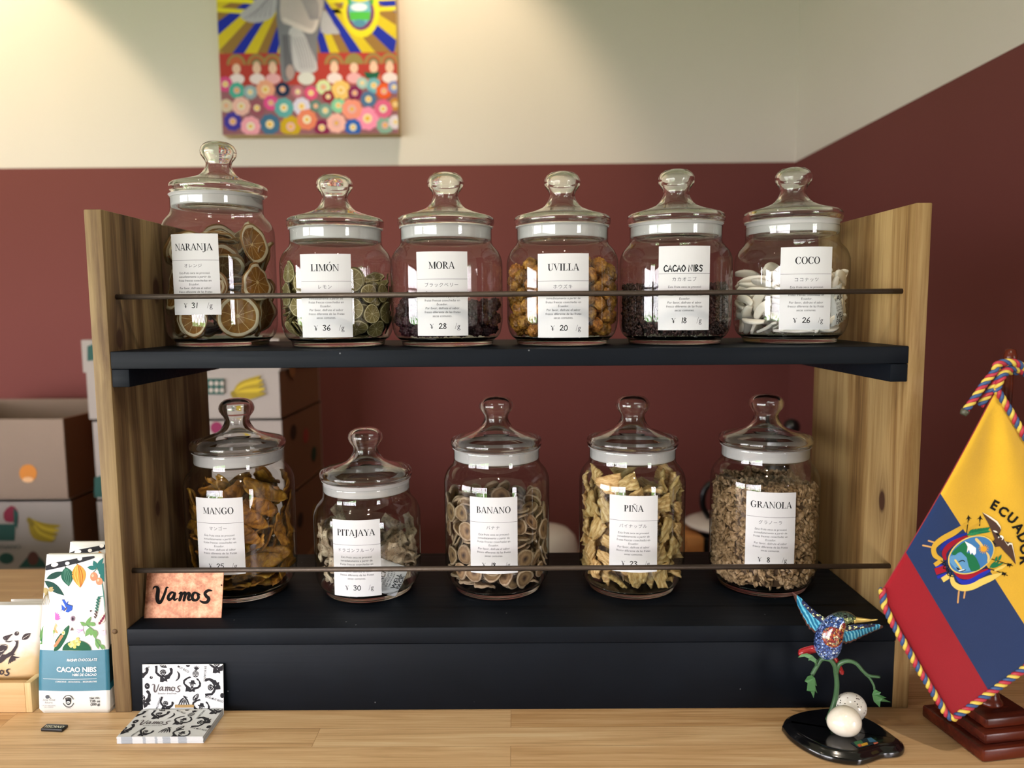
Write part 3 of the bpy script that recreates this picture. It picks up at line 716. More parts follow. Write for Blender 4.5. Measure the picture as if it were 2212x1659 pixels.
# settled pieces in each jar: x y z (tenths of a millimetre), turn (four numbers), size (percent)
PILES = {
 'NAR': [365,-441,383,57,73,18,28,106,564,32,372,37,59,50,50,107,213,546,332,18,2,78,58,85,-299,129,153,46,-1,1,-88,98,-375,-232,337,22,69,24,-63,92,-185,-493,319,63,74,-18,-1,85,-239,-280,315,73,-36,56,8,84,292,211,276,45,26,-14,-83,96,-410,-36,491,37,33,-82,26,111,-500,-194,325,65,34,-65,13,85,-154,-581,345,44,37,-66,46,83,550,-227,800,64,51,43,34,95,458,399,653,35,23,69,58,86,-250,334,239,0,-60,78,1,95,86,-237,272,95,-7,24,10,105,127,234,256,26,-43,84,-14,85,254,-67,759,77,-4,-8,61,102,390,361,725,23,36,63,63,109,-136,395,431,21,12,-3,-96,103,-405,72,517,61,-44,-10,-63,107,-428,-393,706,42,65,10,-61,104,59,-573,704,78,57,13,-14,86,32,-490,714,54,42,-41,58,97,33,285,385,12,21,96,2,105,-308,-198,856,39,42,-80,11,105,-208,-545,1156,65,68,4,-30,104,182,-385,1026,25,93,22,4,106,414,-185,504,72,-45,-38,35,96,406,208,654,4,51,50,67,88,-279,380,475,12,24,95,2,82,-92,-67,754,51,66,-21,-48,95,182,-233,315,7,-73,-62,23,88,106,-356,1092,96,-22,-11,-6,99,261,-88,843,2,-99,-1,-9,91,476,197,1134,56,-36,72,10,105,-30,512,741,8,-12,70,68,84,-367,309,709,44,38,-36,-72,99,-331,-159,977,38,35,-84,14,105,90,-218,522,9,6,-21,-96,103,220,-17,668,7,-73,65,-6,100,-442,277,752,70,19,-49,-46,87,-331,-64,1023,39,40,-81,12,82,31,-281,1131,25,84,46,-2,95,340,16,1197,85,33,-26,28,101,157,386,1202,35,-50,4,78,102,-33,591,807,31,-36,61,61,98,85,210,862,67,-45,-27,51,111,114,125,572,72,7,-5,-67,92,-490,-15,1225,85,-8,-47,-17,96,-182,-98,1158,91,-24,15,26,84,536,-250,1277,56,60,29,47,99,309,-52,1369,34,47,23,-77,96,-130,343,1324,35,58,-10,71,105,-416,413,1161,43,11,-66,-59,104,-179,289,1047,24,41,-68,-54,100,3,259,862,72,9,-50,-44,89,178,-426,1308,95,2,10,26,86,175,-392,1383,55,8,7,81,89,-290,415,1175,12,-54,40,71,99,-141,-86,1238,44,-20,-21,-84,105],
 'LIM': [-519,-129,220,38,74,-53,1,100,-484,-315,214,34,82,-37,-26,89,-227,-551,246,50,83,7,-17,100,61,-597,254,53,83,-6,9,104,315,-453,218,32,91,17,14,104,518,-269,215,45,76,43,13,86,605,132,249,40,41,71,40,85,441,352,238,10,39,80,43,107,260,524,230,5,30,82,46,97,-30,575,248,6,-7,-87,-47,111,-333,476,258,9,-41,72,53,111,-460,272,174,3,-51,81,23,83,141,308,127,0,40,-90,0,107,96,37,124,39,0,0,-91,86,-412,-352,212,57,-41,8,-69,87,-204,212,127,73,0,0,-67,105,94,-403,212,97,-20,6,-5,91,294,-576,461,62,70,2,32,99,396,-74,167,52,0,0,84,101,333,143,203,76,-1,0,63,99,176,363,199,69,0,0,71,89,168,513,376,40,-12,-4,90,89,-94,374,205,31,0,0,-94,89,-410,284,224,29,1,22,-92,101,-563,91,243,11,-72,-1,67,82,-450,-116,226,86,-37,10,-30,103,-314,-371,236,83,-33,26,-35,106,-81,-461,251,80,-35,10,-46,99,375,92,127,0,-57,80,0,108,317,-186,125,0,79,59,0,91,-100,319,167,32,0,0,-94,108,-366,-363,225,7,-71,-54,42,97,-420,20,254,84,-9,8,-51,95,-313,-238,273,36,63,-62,-25,101,-210,-374,235,40,52,-71,-20,102,-109,-644,454,58,50,-49,40,82,113,-438,265,21,80,-53,5,105,500,-419,398,69,42,56,-5,85,447,-89,223,9,-86,-48,2,98,341,185,241,1,82,55,0,107,227,442,294,3,73,62,23,96,-70,579,327,15,-33,81,45,92,-131,352,241,0,-13,98,0,100,-396,177,213,0,22,-94,-22,93,167,396,297,8,57,77,22,100,54,-346,125,0,21,-97,0,97,-149,-423,319,17,21,29,91,83,-170,58,266,28,80,46,23,107,589,107,294,32,53,61,47,104,378,205,280,1,61,78,0,99,159,514,411,56,10,-8,-80,96,-96,470,351,73,12,9,-65,82,-279,282,301,15,-7,2,-98,108,-394,73,283,51,-12,3,-84,102,-267,-164,376,45,39,-75,25,105,-407,-321,399,73,23,-19,-60,107,-348,-544,498,67,49,-50,17,99,106,-499,336,93,-18,13,27,89,86,-554,460,50,-27,4,80,85,628,-149,408,65,37,61,20,98,63,-98,234,28,-86,39,-10,99,187,310,164,88,0,0,-46,89,18,365,306,93,2,-13,-32,84,-147,-270,266,35,88,-21,-19,106,80,-339,302,28,93,-18,1,102,477,-445,636,70,39,57,-11,82,642,65,605,40,54,48,55,97,577,303,519,66,-18,69,16,86,394,514,461,34,11,70,60,93,155,223,357,17,4,-6,97,109,-122,351,360,2,1,12,-98,105,-313,158,350,2,-26,95,15,94,-513,-11,356,1,35,-92,-11,89,-458,-280,429,65,27,-18,-67,111,-164,-495,477,41,87,-12,-21,109,-241,-543,430,57,75,-2,-29,92,-195,235,411,87,4,7,47,100,275,-205,224,25,-33,89,15,103,129,-35,219,29,-59,72,14,103,-184,-98,126,0,75,-64,0,102,147,-510,510,78,-27,-7,54,84,605,-244,647,55,60,34,46,83,413,206,618,16,2,39,90,108,432,391,674,15,14,37,89,84,128,529,438,28,-13,-3,94,88,-105,355,439,14,-7,2,-98,109,-393,465,417,34,-13,-80,-45,90,-411,52,399,61,5,10,-76,86,-538,-133,448,92,1,-30,19,97,-349,-426,623,72,-43,0,-52,86,-253,-584,783,71,52,-41,18,111,51,-645,644,72,66,-3,9,90,99,192,258,22,-52,81,-1,98,-273,47,351,6,-31,-93,-13,85,211,-353,347,95,-27,6,10,100,-62,14,267,82,-27,-24,43,111,-501,-168,530,20,-83,49,-11,111,-233,-366,552,81,-16,35,43,85,28,-606,680,72,65,16,-12,104,365,-437,383,52,38,70,-26,106,154,-252,373,37,5,23,89,98,579,94,358,26,56,-3,-77,82,395,350,468,21,-18,-38,87,107,176,402,602,47,10,24,83,107,76,636,599,36,-28,64,60,109,-214,609,550,49,-32,-64,-49,99,-563,284,394,25,50,-59,-55,87,-618,121,258,43,46,-65,-42,83,-434,83,443,50,8,-8,85,92,286,-255,247,25,-33,89,15,91,472,-102,333,6,94,22,-21,98,-87,71,280,17,-60,70,-32,99,423,-206,418,95,-7,21,18,99,428,183,415,39,-84,-28,-21,91,164,238,397,19,-2,7,-97,96,-33,572,720,8,4,77,61,105,-22,495,549,59,6,4,79,91,-436,350,440,1,-65,63,40,85,-447,7,570,27,53,32,-72,88,-583,131,546,67,-1,-71,-14,107,-530,-365,639,69,32,-62,10,103,-472,-441,903,72,45,-50,2,94,-107,-443,487,38,65,-63,13,108,260,-468,641,94,5,14,26,98,448,314,353,15,-92,32,-6,86,432,-167,320,95,-7,21,18,112,-235,15,440,8,-88,42,17,105,-243,-82,539,26,-78,-47,31,103,17,-575,630,61,-69,23,26,83,200,-178,524,68,3,-51,50,109,436,-204,456,4,92,29,-21,111,580,53,520,21,-73,5,-62,94,407,139,409,1,-18,-87,-45,87,146,278,512,63,-8,11,-75,104,-30,56,490,46,-79,-39,9,93,-381,400,492,15,-83,36,37,111,-427,195,580,38,10,-90,12,103,-645,67,504,28,61,-34,-64,91,-520,-139,573,94,16,-17,-21,99,-115,-184,430,81,-8,43,-37,85,-10,-233,309,70,-18,-24,-63,97,-88,472,478,1,-98,-10,7,103,205,-2,422,33,-59,72,1,105,-114,-170,490,58,39,21,66,97,-152,-426,601,22,87,29,-32,103,111,-443,547,34,87,-20,27,86,451,-287,807,97,10,8,18,101,562,-27,515,59,13,72,29,92,391,126,447,12,-2,-45,88,98,153,260,550,50,14,4,85,106,37,590,682,8,4,77,61,85,-345,479,647,3,-49,70,50,100,-574,302,644,6,56,-36,-72,87,-557,-41,661,44,16,15,-86,84,-436,-182,658,22,-93,25,-2,109,-408,-389,726,51,59,-59,2,86,178,262,443,6,-96,24,8,88,22,-180,480,17,-64,4,73,105,-46,427,512,77,-4,6,-61,110,156,202,583,93,8,12,32,87,-149,-226,647,19,32,19,-90,89,-21,-20,686,83,-24,-23,-43,103,52,-621,891,69,61,27,-24,85,303,-564,797,59,45,58,-28,102,180,-124,477,14,45,26,-83,90,524,-14,535,48,36,64,46,90,271,61,637,97,-14,9,8,109,237,413,613,8,-21,-14,-95,83,-42,443,707,1,61,58,50,100,-326,410,597,8,-55,64,50,90,-384,344,800,77,13,-13,-59,103,-528,103,771,74,-12,-22,-60,94,212,-37,454,93,24,-23,-7,85,-295,411,643,33,41,-30,78,94,-91,-116,536,85,22,38,26,98,475,1,572,64,-11,-66,34,104,504,-74,768,84,15,-8,50,104,591,198,758,66,11,70,21,99,241,483,623,76,0,26,57,82,131,230,729,11,65,-70,-21,105,-125,393,705,17,-10,-43,87,89,-340,280,673,49,26,-37,73,87,-248,-159,741,59,7,-21,76,97,-269,72,667,94,-21,7,-22,82,-373,-369,778,22,75,44,-43,108,-93,-478,737,29,26,-81,41,103,129,-340,602,53,75,28,23,109,421,-222,613,39,-35,14,-83,89,-153,234,551,86,9,-6,47,110,391,-213,589,91,1,38,7,108,123,16,557,36,90,-1,19,85,-276,76,629,89,-13,17,37,92,415,228,723,93,-20,19,22,107,399,289,651,85,-15,23,43,94,227,428,712,55,-35,0,-74,85,147,151,752,82,18,15,50,103,-165,360,702,41,3,-44,79,92,-332,142,763,82,12,-23,-49,109,-517,-138,707,57,18,12,-77,93,-189,64,698,21,96,-13,-6,95,339,-299,735,66,2,6,73,92,-88,-427,722,5,-18,-84,50,89,306,-508,799,42,68,-32,50,104,496,-61,730,16,-96,-16,-2,108,33,-148,654,67,-22,-10,69,107,342,-67,539,68,16,25,65,93,102,-298,576,8,62,-50,57,96,-361,319,671,45,-88,8,5,85,383,391,839,22,-30,89,24,104,345,469,699,86,-26,31,30,87,-126,260,702,26,-49,-73,-38,111,-525,-137,746,14,-36,90,17,94,-76,68,725,23,90,-34,1,105,221,-171,770,7,92,-36,6,105,514,-315,626,70,20,64,-18,99],
 'MORA': [372,141,178,77,-38,-50,-2,84,-337,-30,191,82,-48,-16,24,99,372,-373,195,74,-31,22,-53,103,-324,-418,189,26,-10,86,41,96,-152,-351,189,60,16,68,-36,96,69,-148,193,91,28,-8,26,102,354,-5,179,69,34,58,-20,85,262,260,190,56,-29,65,-38,98,-27,-512,202,43,53,48,53,111,197,-384,191,42,58,-43,52,99,215,-73,181,75,27,17,56,88,415,349,205,75,-51,-37,-12,106,-63,250,180,29,-89,-30,17,86,-218,187,199,34,-74,45,-34,109,-94,518,194,2,-52,-75,-37,102,490,-86,191,57,41,69,-9,98,-325,315,178,34,-65,-22,62,84,-527,14,190,34,50,65,-43,98,139,367,183,11,-79,47,35,90,-399,137,197,91,-27,-13,-26,106,-113,-176,201,32,72,20,56,110,344,-155,181,97,-9,12,14,88,-468,-157,201,15,-95,-12,23,110,90,532,209,29,29,43,-80,111,-161,8,199,17,-8,24,94,108,95,204,196,6,-18,-74,-62,104,147,-540,200,21,-86,35,27,91,-294,-240,201,54,-36,67,-33,111,212,-225,179,53,-50,53,41,85,-193,-500,179,51,48,-30,-63,82,25,-327,201,0,-26,-82,50,110,70,33,187,44,76,43,18,94,-278,68,313,93,33,-8,-4,93,-43,123,291,4,-95,8,28,110,-179,-273,343,68,-58,10,40,102,-27,585,349,67,38,-40,48,108,117,-430,338,88,39,10,-19,101,-409,-60,357,89,-33,22,19,111,149,-275,304,65,17,70,-18,85,274,474,214,15,-48,-81,-27,111,388,-229,324,10,-86,40,27,104,394,451,342,4,15,21,-96,92,437,60,312,95,-4,-23,-13,111,-336,249,326,1,-70,-69,5,102,228,86,229,11,-23,83,48,103,-475,292,200,56,-13,76,26,92,68,-593,330,82,-19,-48,20,94,18,335,301,13,-24,29,91,107,0,-212,349,61,-25,-58,-45,108,-240,-107,305,1,31,-73,-59,93,-57,-402,348,11,74,8,63,102,290,-507,282,59,46,49,-44,103,514,203,203,86,-1,27,-40,97,471,-244,179,89,-14,24,35,85,590,-39,323,1,-50,-61,-58,99,-175,364,190,28,-78,-32,-44,98,165,-114,342,21,-57,68,39,106,-388,-247,357,45,82,33,-5,97,-586,-83,318,36,-38,10,-83,99,239,342,349,74,-33,35,46,109,-220,-437,316,94,-32,-1,5,94,-450,-325,191,61,66,0,-41,84,-25,-49,277,47,-67,-53,16,83,-530,-193,442,2,-6,-27,95,103,-508,-29,514,14,-79,57,9,104,253,-238,451,62,40,15,-64,109,586,-67,498,70,29,-53,-35,105,-434,-420,300,45,25,-80,27,83,567,-194,279,70,3,-54,-44,85,276,-350,325,39,-91,-1,3,85,253,48,410,24,-16,89,-33,111,293,463,481,17,34,78,48,106,-534,-277,302,28,-81,-4,-49,85,469,-376,332,18,6,42,88,89,453,-92,396,80,24,-9,51,89,-115,438,338,69,-9,-10,69,89,106,322,460,87,-12,3,-46,91,147,188,363,42,1,-90,3,98,-252,-347,495,29,42,23,82,110,-347,-484,415,48,-72,48,-9,98,-560,166,232,49,49,29,65,87,-302,460,190,55,-58,-39,43,85,-155,-580,298,97,-4,-7,-17,88,-5,222,424,11,-46,72,48,86,-150,272,353,13,-74,50,39,108,-520,269,368,79,-38,-15,44,109,96,38,341,33,-63,-68,-5,86,318,189,327,84,24,38,27,91,195,558,361,80,48,32,9,103,84,-314,481,64,7,-37,66,107,-171,562,466,81,-51,22,10,107,462,263,353,61,74,-10,-19,98,326,-74,310,49,-18,56,63,89,44,-488,485,6,-64,47,59,98,-228,547,299,26,-5,94,13,97,-400,113,419,9,-23,-54,-79,100,-488,-355,424,65,37,59,25,89,330,-87,495,44,20,-9,86,93,-136,-131,430,59,72,18,-27,96,-164,111,418,73,-2,-59,31,93,534,-242,436,16,51,39,-73,109,357,-424,449,54,-81,16,4,105,213,-545,447,61,52,32,-48,111,-276,328,476,50,-12,-68,-50,105,-155,-478,451,26,-64,-71,-5,84,-276,160,529,92,34,6,-13,97,70,459,401,50,-76,37,10,85,-332,490,423,19,36,50,-75,101,455,371,495,70,26,44,48,108,-260,-19,454,7,-56,18,79,98,-80,-297,469,1,58,73,33,84,-516,182,527,19,72,5,64,99,266,222,475,80,-19,7,-54,94,-64,-598,424,50,-58,15,60,92,-59,371,488,57,14,63,-49,110,76,95,499,70,50,1,48,108,-418,417,291,30,19,70,-60,98,563,54,198,23,28,82,-42,83,-46,3,418,51,-24,36,-72,91,82,590,492,28,28,75,52,99,-415,-415,568,47,-19,-80,-30,109,-349,-160,500,70,50,-49,3,100,-578,87,384,68,17,27,-64,111,585,145,334,15,-70,66,-14,87,57,-106,480,81,55,8,-11,95],
 'UVI': [424,39,210,70,-39,-57,12,110,-252,271,192,38,81,0,-44,91,-26,-269,194,89,6,-44,1,92,-357,-389,188,26,28,-66,-62,86,-184,-329,185,48,46,26,-68,83,480,223,194,49,-58,-50,-40,91,-216,63,202,37,42,68,-46,101,141,-199,189,62,18,-74,-9,88,-133,420,206,17,-73,-57,-29,106,225,487,200,49,6,-73,45,94,61,402,199,10,-95,22,13,98,-350,-203,211,14,-66,17,70,110,-427,285,187,32,-52,-63,-46,86,300,241,198,17,25,38,-86,97,326,-162,191,78,-52,4,31,90,203,-491,203,79,22,54,-13,99,-397,-6,201,43,32,-81,21,101,202,-37,194,71,-35,-36,-48,93,-163,-158,193,58,-56,-50,27,91,-82,241,190,5,-99,-4,-5,88,-35,78,190,74,42,6,-50,88,-6,-488,209,49,-36,-69,-37,108,243,101,302,85,-32,-4,40,94,3,-93,195,17,9,-49,84,94,373,-437,246,20,74,-34,-52,92,313,-61,334,57,12,-12,-78,93,-15,563,215,74,26,43,-44,88,-216,538,348,38,-17,65,62,105,513,-127,189,12,46,69,53,88,-215,-506,237,50,24,-81,14,112,493,331,328,56,12,-79,12,87,-319,-162,401,16,-21,84,-46,96,-485,-325,286,76,25,-42,-40,95,-88,-364,326,62,40,21,62,89,260,-319,190,66,-13,71,-15,88,575,-37,341,89,-29,19,28,107,-118,-44,329,51,36,-58,50,100,-357,158,281,10,-78,-40,46,94,110,-574,346,37,-48,-67,41,99,-513,138,195,73,-38,45,-32,92,204,347,308,77,-33,-50,-18,92,104,207,211,50,-14,-23,81,111,112,-346,299,75,-13,50,-39,106,-300,9,356,8,-36,-8,91,90,23,-190,337,56,-11,80,3,86,424,53,397,12,-34,56,73,85,-80,-580,370,91,-33,-22,1,100,-20,271,355,81,50,20,-15,98,-544,-133,261,89,29,4,33,111,190,-185,351,45,30,63,-53,89,89,-10,350,58,27,52,-54,110,585,-48,537,50,-60,29,-53,98,371,214,365,58,59,-1,-53,94,-253,-529,434,50,-10,-24,82,98,-333,437,221,11,75,-21,-59,104,-536,-226,446,25,51,4,81,104,284,-518,380,17,-52,82,-9,95,-262,-327,339,52,-3,32,77,97,448,-286,195,35,-9,-20,-90,92,-95,419,439,40,-45,9,-78,96,146,211,406,18,0,-85,-48,93,70,433,376,16,86,32,33,89,124,579,308,84,44,17,-26,88,-238,341,356,51,1,51,-67,95,446,-182,340,99,-3,0,-4,94,-348,186,473,0,-2,90,-41,108,-454,-388,471,25,51,-39,-70,87,515,115,522,83,36,39,6,88,404,-92,499,15,-84,-10,-50,100,264,-532,556,16,-84,-39,-31,91,-133,-213,434,84,43,-16,25,108,201,-372,479,35,80,-45,11,105,-183,554,543,50,-44,64,-37,102,182,544,487,6,-92,22,27,112,-171,183,328,13,-56,-50,-63,86,-287,-335,535,39,84,-35,-6,108,21,-443,427,52,23,79,17,86,-33,586,391,60,50,33,51,97,318,-302,349,30,79,-27,-45,89,279,107,483,79,-5,59,-1,98,-513,254,352,29,14,-65,-67,111,-321,412,515,6,-4,-86,49,106,383,403,215,38,38,-60,57,94,-383,-456,337,23,12,-93,22,87,-464,-39,433,50,-65,12,-54,105,216,-75,489,63,6,-34,-68,97,1,116,493,25,88,-24,28,109,-30,-67,479,24,81,9,-50,82,559,163,351,15,0,-2,98,102,480,-353,353,86,40,20,22,88,5,585,577,31,-73,59,6,100,339,-260,572,28,84,36,27,103,336,492,590,32,38,-38,77,88,-418,49,612,50,21,-43,70,108,-509,-309,609,45,-50,60,40,89,540,-227,495,65,56,47,-10,100,82,-575,540,65,-11,52,51,105,400,-429,494,30,40,37,78,99,524,282,487,12,-51,33,-77,89,-491,309,551,6,54,-73,38,105,176,-566,703,17,-19,16,-94,91,36,-391,598,32,-37,-66,54,101,-398,-157,587,28,-70,7,-63,109,-284,271,622,15,-92,-3,-34,83,76,-212,515,59,-41,-65,19,109,-156,247,500,21,-21,-29,-90,104,586,56,691,87,45,-4,-18,96,-116,-571,561,26,-59,-54,-51,102,-590,44,322,55,-33,74,10,90,311,3,640,36,32,86,-7,102,-73,432,608,49,60,54,-30,82,356,451,403,50,-28,80,1,111,-176,73,451,19,94,-23,1,86,-242,-222,690,72,11,5,66,97,-573,116,488,30,66,-48,-48,100,149,53,585,52,-38,50,-56,84,-83,-253,613,43,58,-18,-65,90,373,-455,677,74,64,10,-2,96,27,123,690,10,49,81,-29,98,-223,432,673,50,-60,-34,51,88,202,-154,658,32,45,61,-55,98,552,224,646,46,61,42,47,89,-560,-164,706,0,-8,0,99,101,-284,-32,516,82,13,-35,-40,83,-131,-413,478,70,-57,38,-9,83,161,229,590,75,62,-17,-1,99,-145,-82,609,26,50,53,-61,99,-291,-513,615,64,-2,-17,73,96,196,358,475,28,72,13,-60,83,459,372,624,87,33,-20,27,94,-592,-46,569,71,16,-19,63,90,547,-173,690,31,-70,61,16,111,-431,420,370,72,31,20,-57,83,345,297,515,15,-71,-66,-7,87,204,-403,661,47,-54,43,53,87,15,300,523,34,89,-27,1,84,-3,-589,714,37,84,2,39,97,202,120,726,37,85,-28,-21,87,327,182,635,67,-65,-25,-21,86,595,-53,829,22,14,-73,-61,86,38,-62,654,26,-66,66,19,98,359,-179,755,42,54,-67,-24,96,74,-271,752,45,-74,25,-42,107,-408,408,711,13,-40,89,-8,110,-518,246,730,13,75,32,54,95,-371,-370,726,41,-42,64,-48,110,444,142,744,28,32,88,14,86,-150,-409,641,17,-61,-55,-52,89,116,271,771,2,-41,-88,-22,100,-293,-54,705,24,75,-29,-51,87,106,414,634,69,-16,-59,35,107,277,352,654,2,38,-68,-61,83,-224,103,624,35,75,-51,15,103,-71,273,664,56,-10,-76,27,91,290,-513,832,15,88,33,-27,96,-589,100,666,21,4,14,96,87,-600,-10,787,4,35,-57,-73,84,-176,-573,730,32,67,-63,17,85,-122,572,725,40,28,18,-85,100,-391,-172,783,18,-50,20,-81,93,-26,-118,849,73,-44,50,3,109,210,562,673,57,68,43,-2,85,215,-548,997,94,-22,19,7,96,546,-213,887,77,44,34,-29,99,-218,-76,862,74,30,-34,-47,96,492,308,800,22,34,73,52,104,256,-326,817,1,75,-59,-24,103,-518,-298,821,70,-12,-64,-25,88,187,442,810,34,-37,-84,18,97,102,-584,861,29,-81,-9,48,92,-347,238,771,31,-40,-80,31,88,214,-34,789,74,45,-46,-16,87,-106,-273,786,6,-43,-80,39,84,-28,409,791,80,-40,44,0,108,369,455,763,0,-93,-2,-34,99,-266,-276,868,46,-56,10,-67,98,-277,510,832,66,63,-33,-17,105,445,-24,761,30,56,-71,-26,88,-392,60,818,63,-38,66,-7,109,-284,-503,863,58,-66,-44,8,108,-70,570,922,29,91,25,4,112,-87,-570,893,6,60,-66,-42,108,106,-415,860,66,-65,6,-34,84,-271,345,944,34,61,-57,41,104,-569,-143,897,70,-50,50,-2,99,453,-331,781,2,98,-13,6,92,-53,212,826,87,-7,38,27,90,-192,306,782,31,-25,-82,-38,88,-387,-94,959,49,50,-47,53,108,-216,143,846,1,98,-5,-11,96,307,255,793,64,39,60,-23,97,76,58,866,33,71,-59,15,103,573,126,863,89,-35,-26,-7,98,167,-171,897,29,14,93,-9,101,-469,334,898,2,11,2,98,109,-36,-422,768,31,-29,82,-35,89,-114,26,755,13,-55,-16,79,92,327,83,859,22,-85,-39,25,96,491,-344,617,22,-46,41,-74,84,410,-414,943,87,48,-2,1,103,129,575,924,23,-65,-46,54,96,-567,141,878,76,3,-51,-37,101,61,587,755,57,-16,-63,-48,95,-117,-377,928,36,-72,-33,48,99,193,196,924,31,-40,10,-85,94],
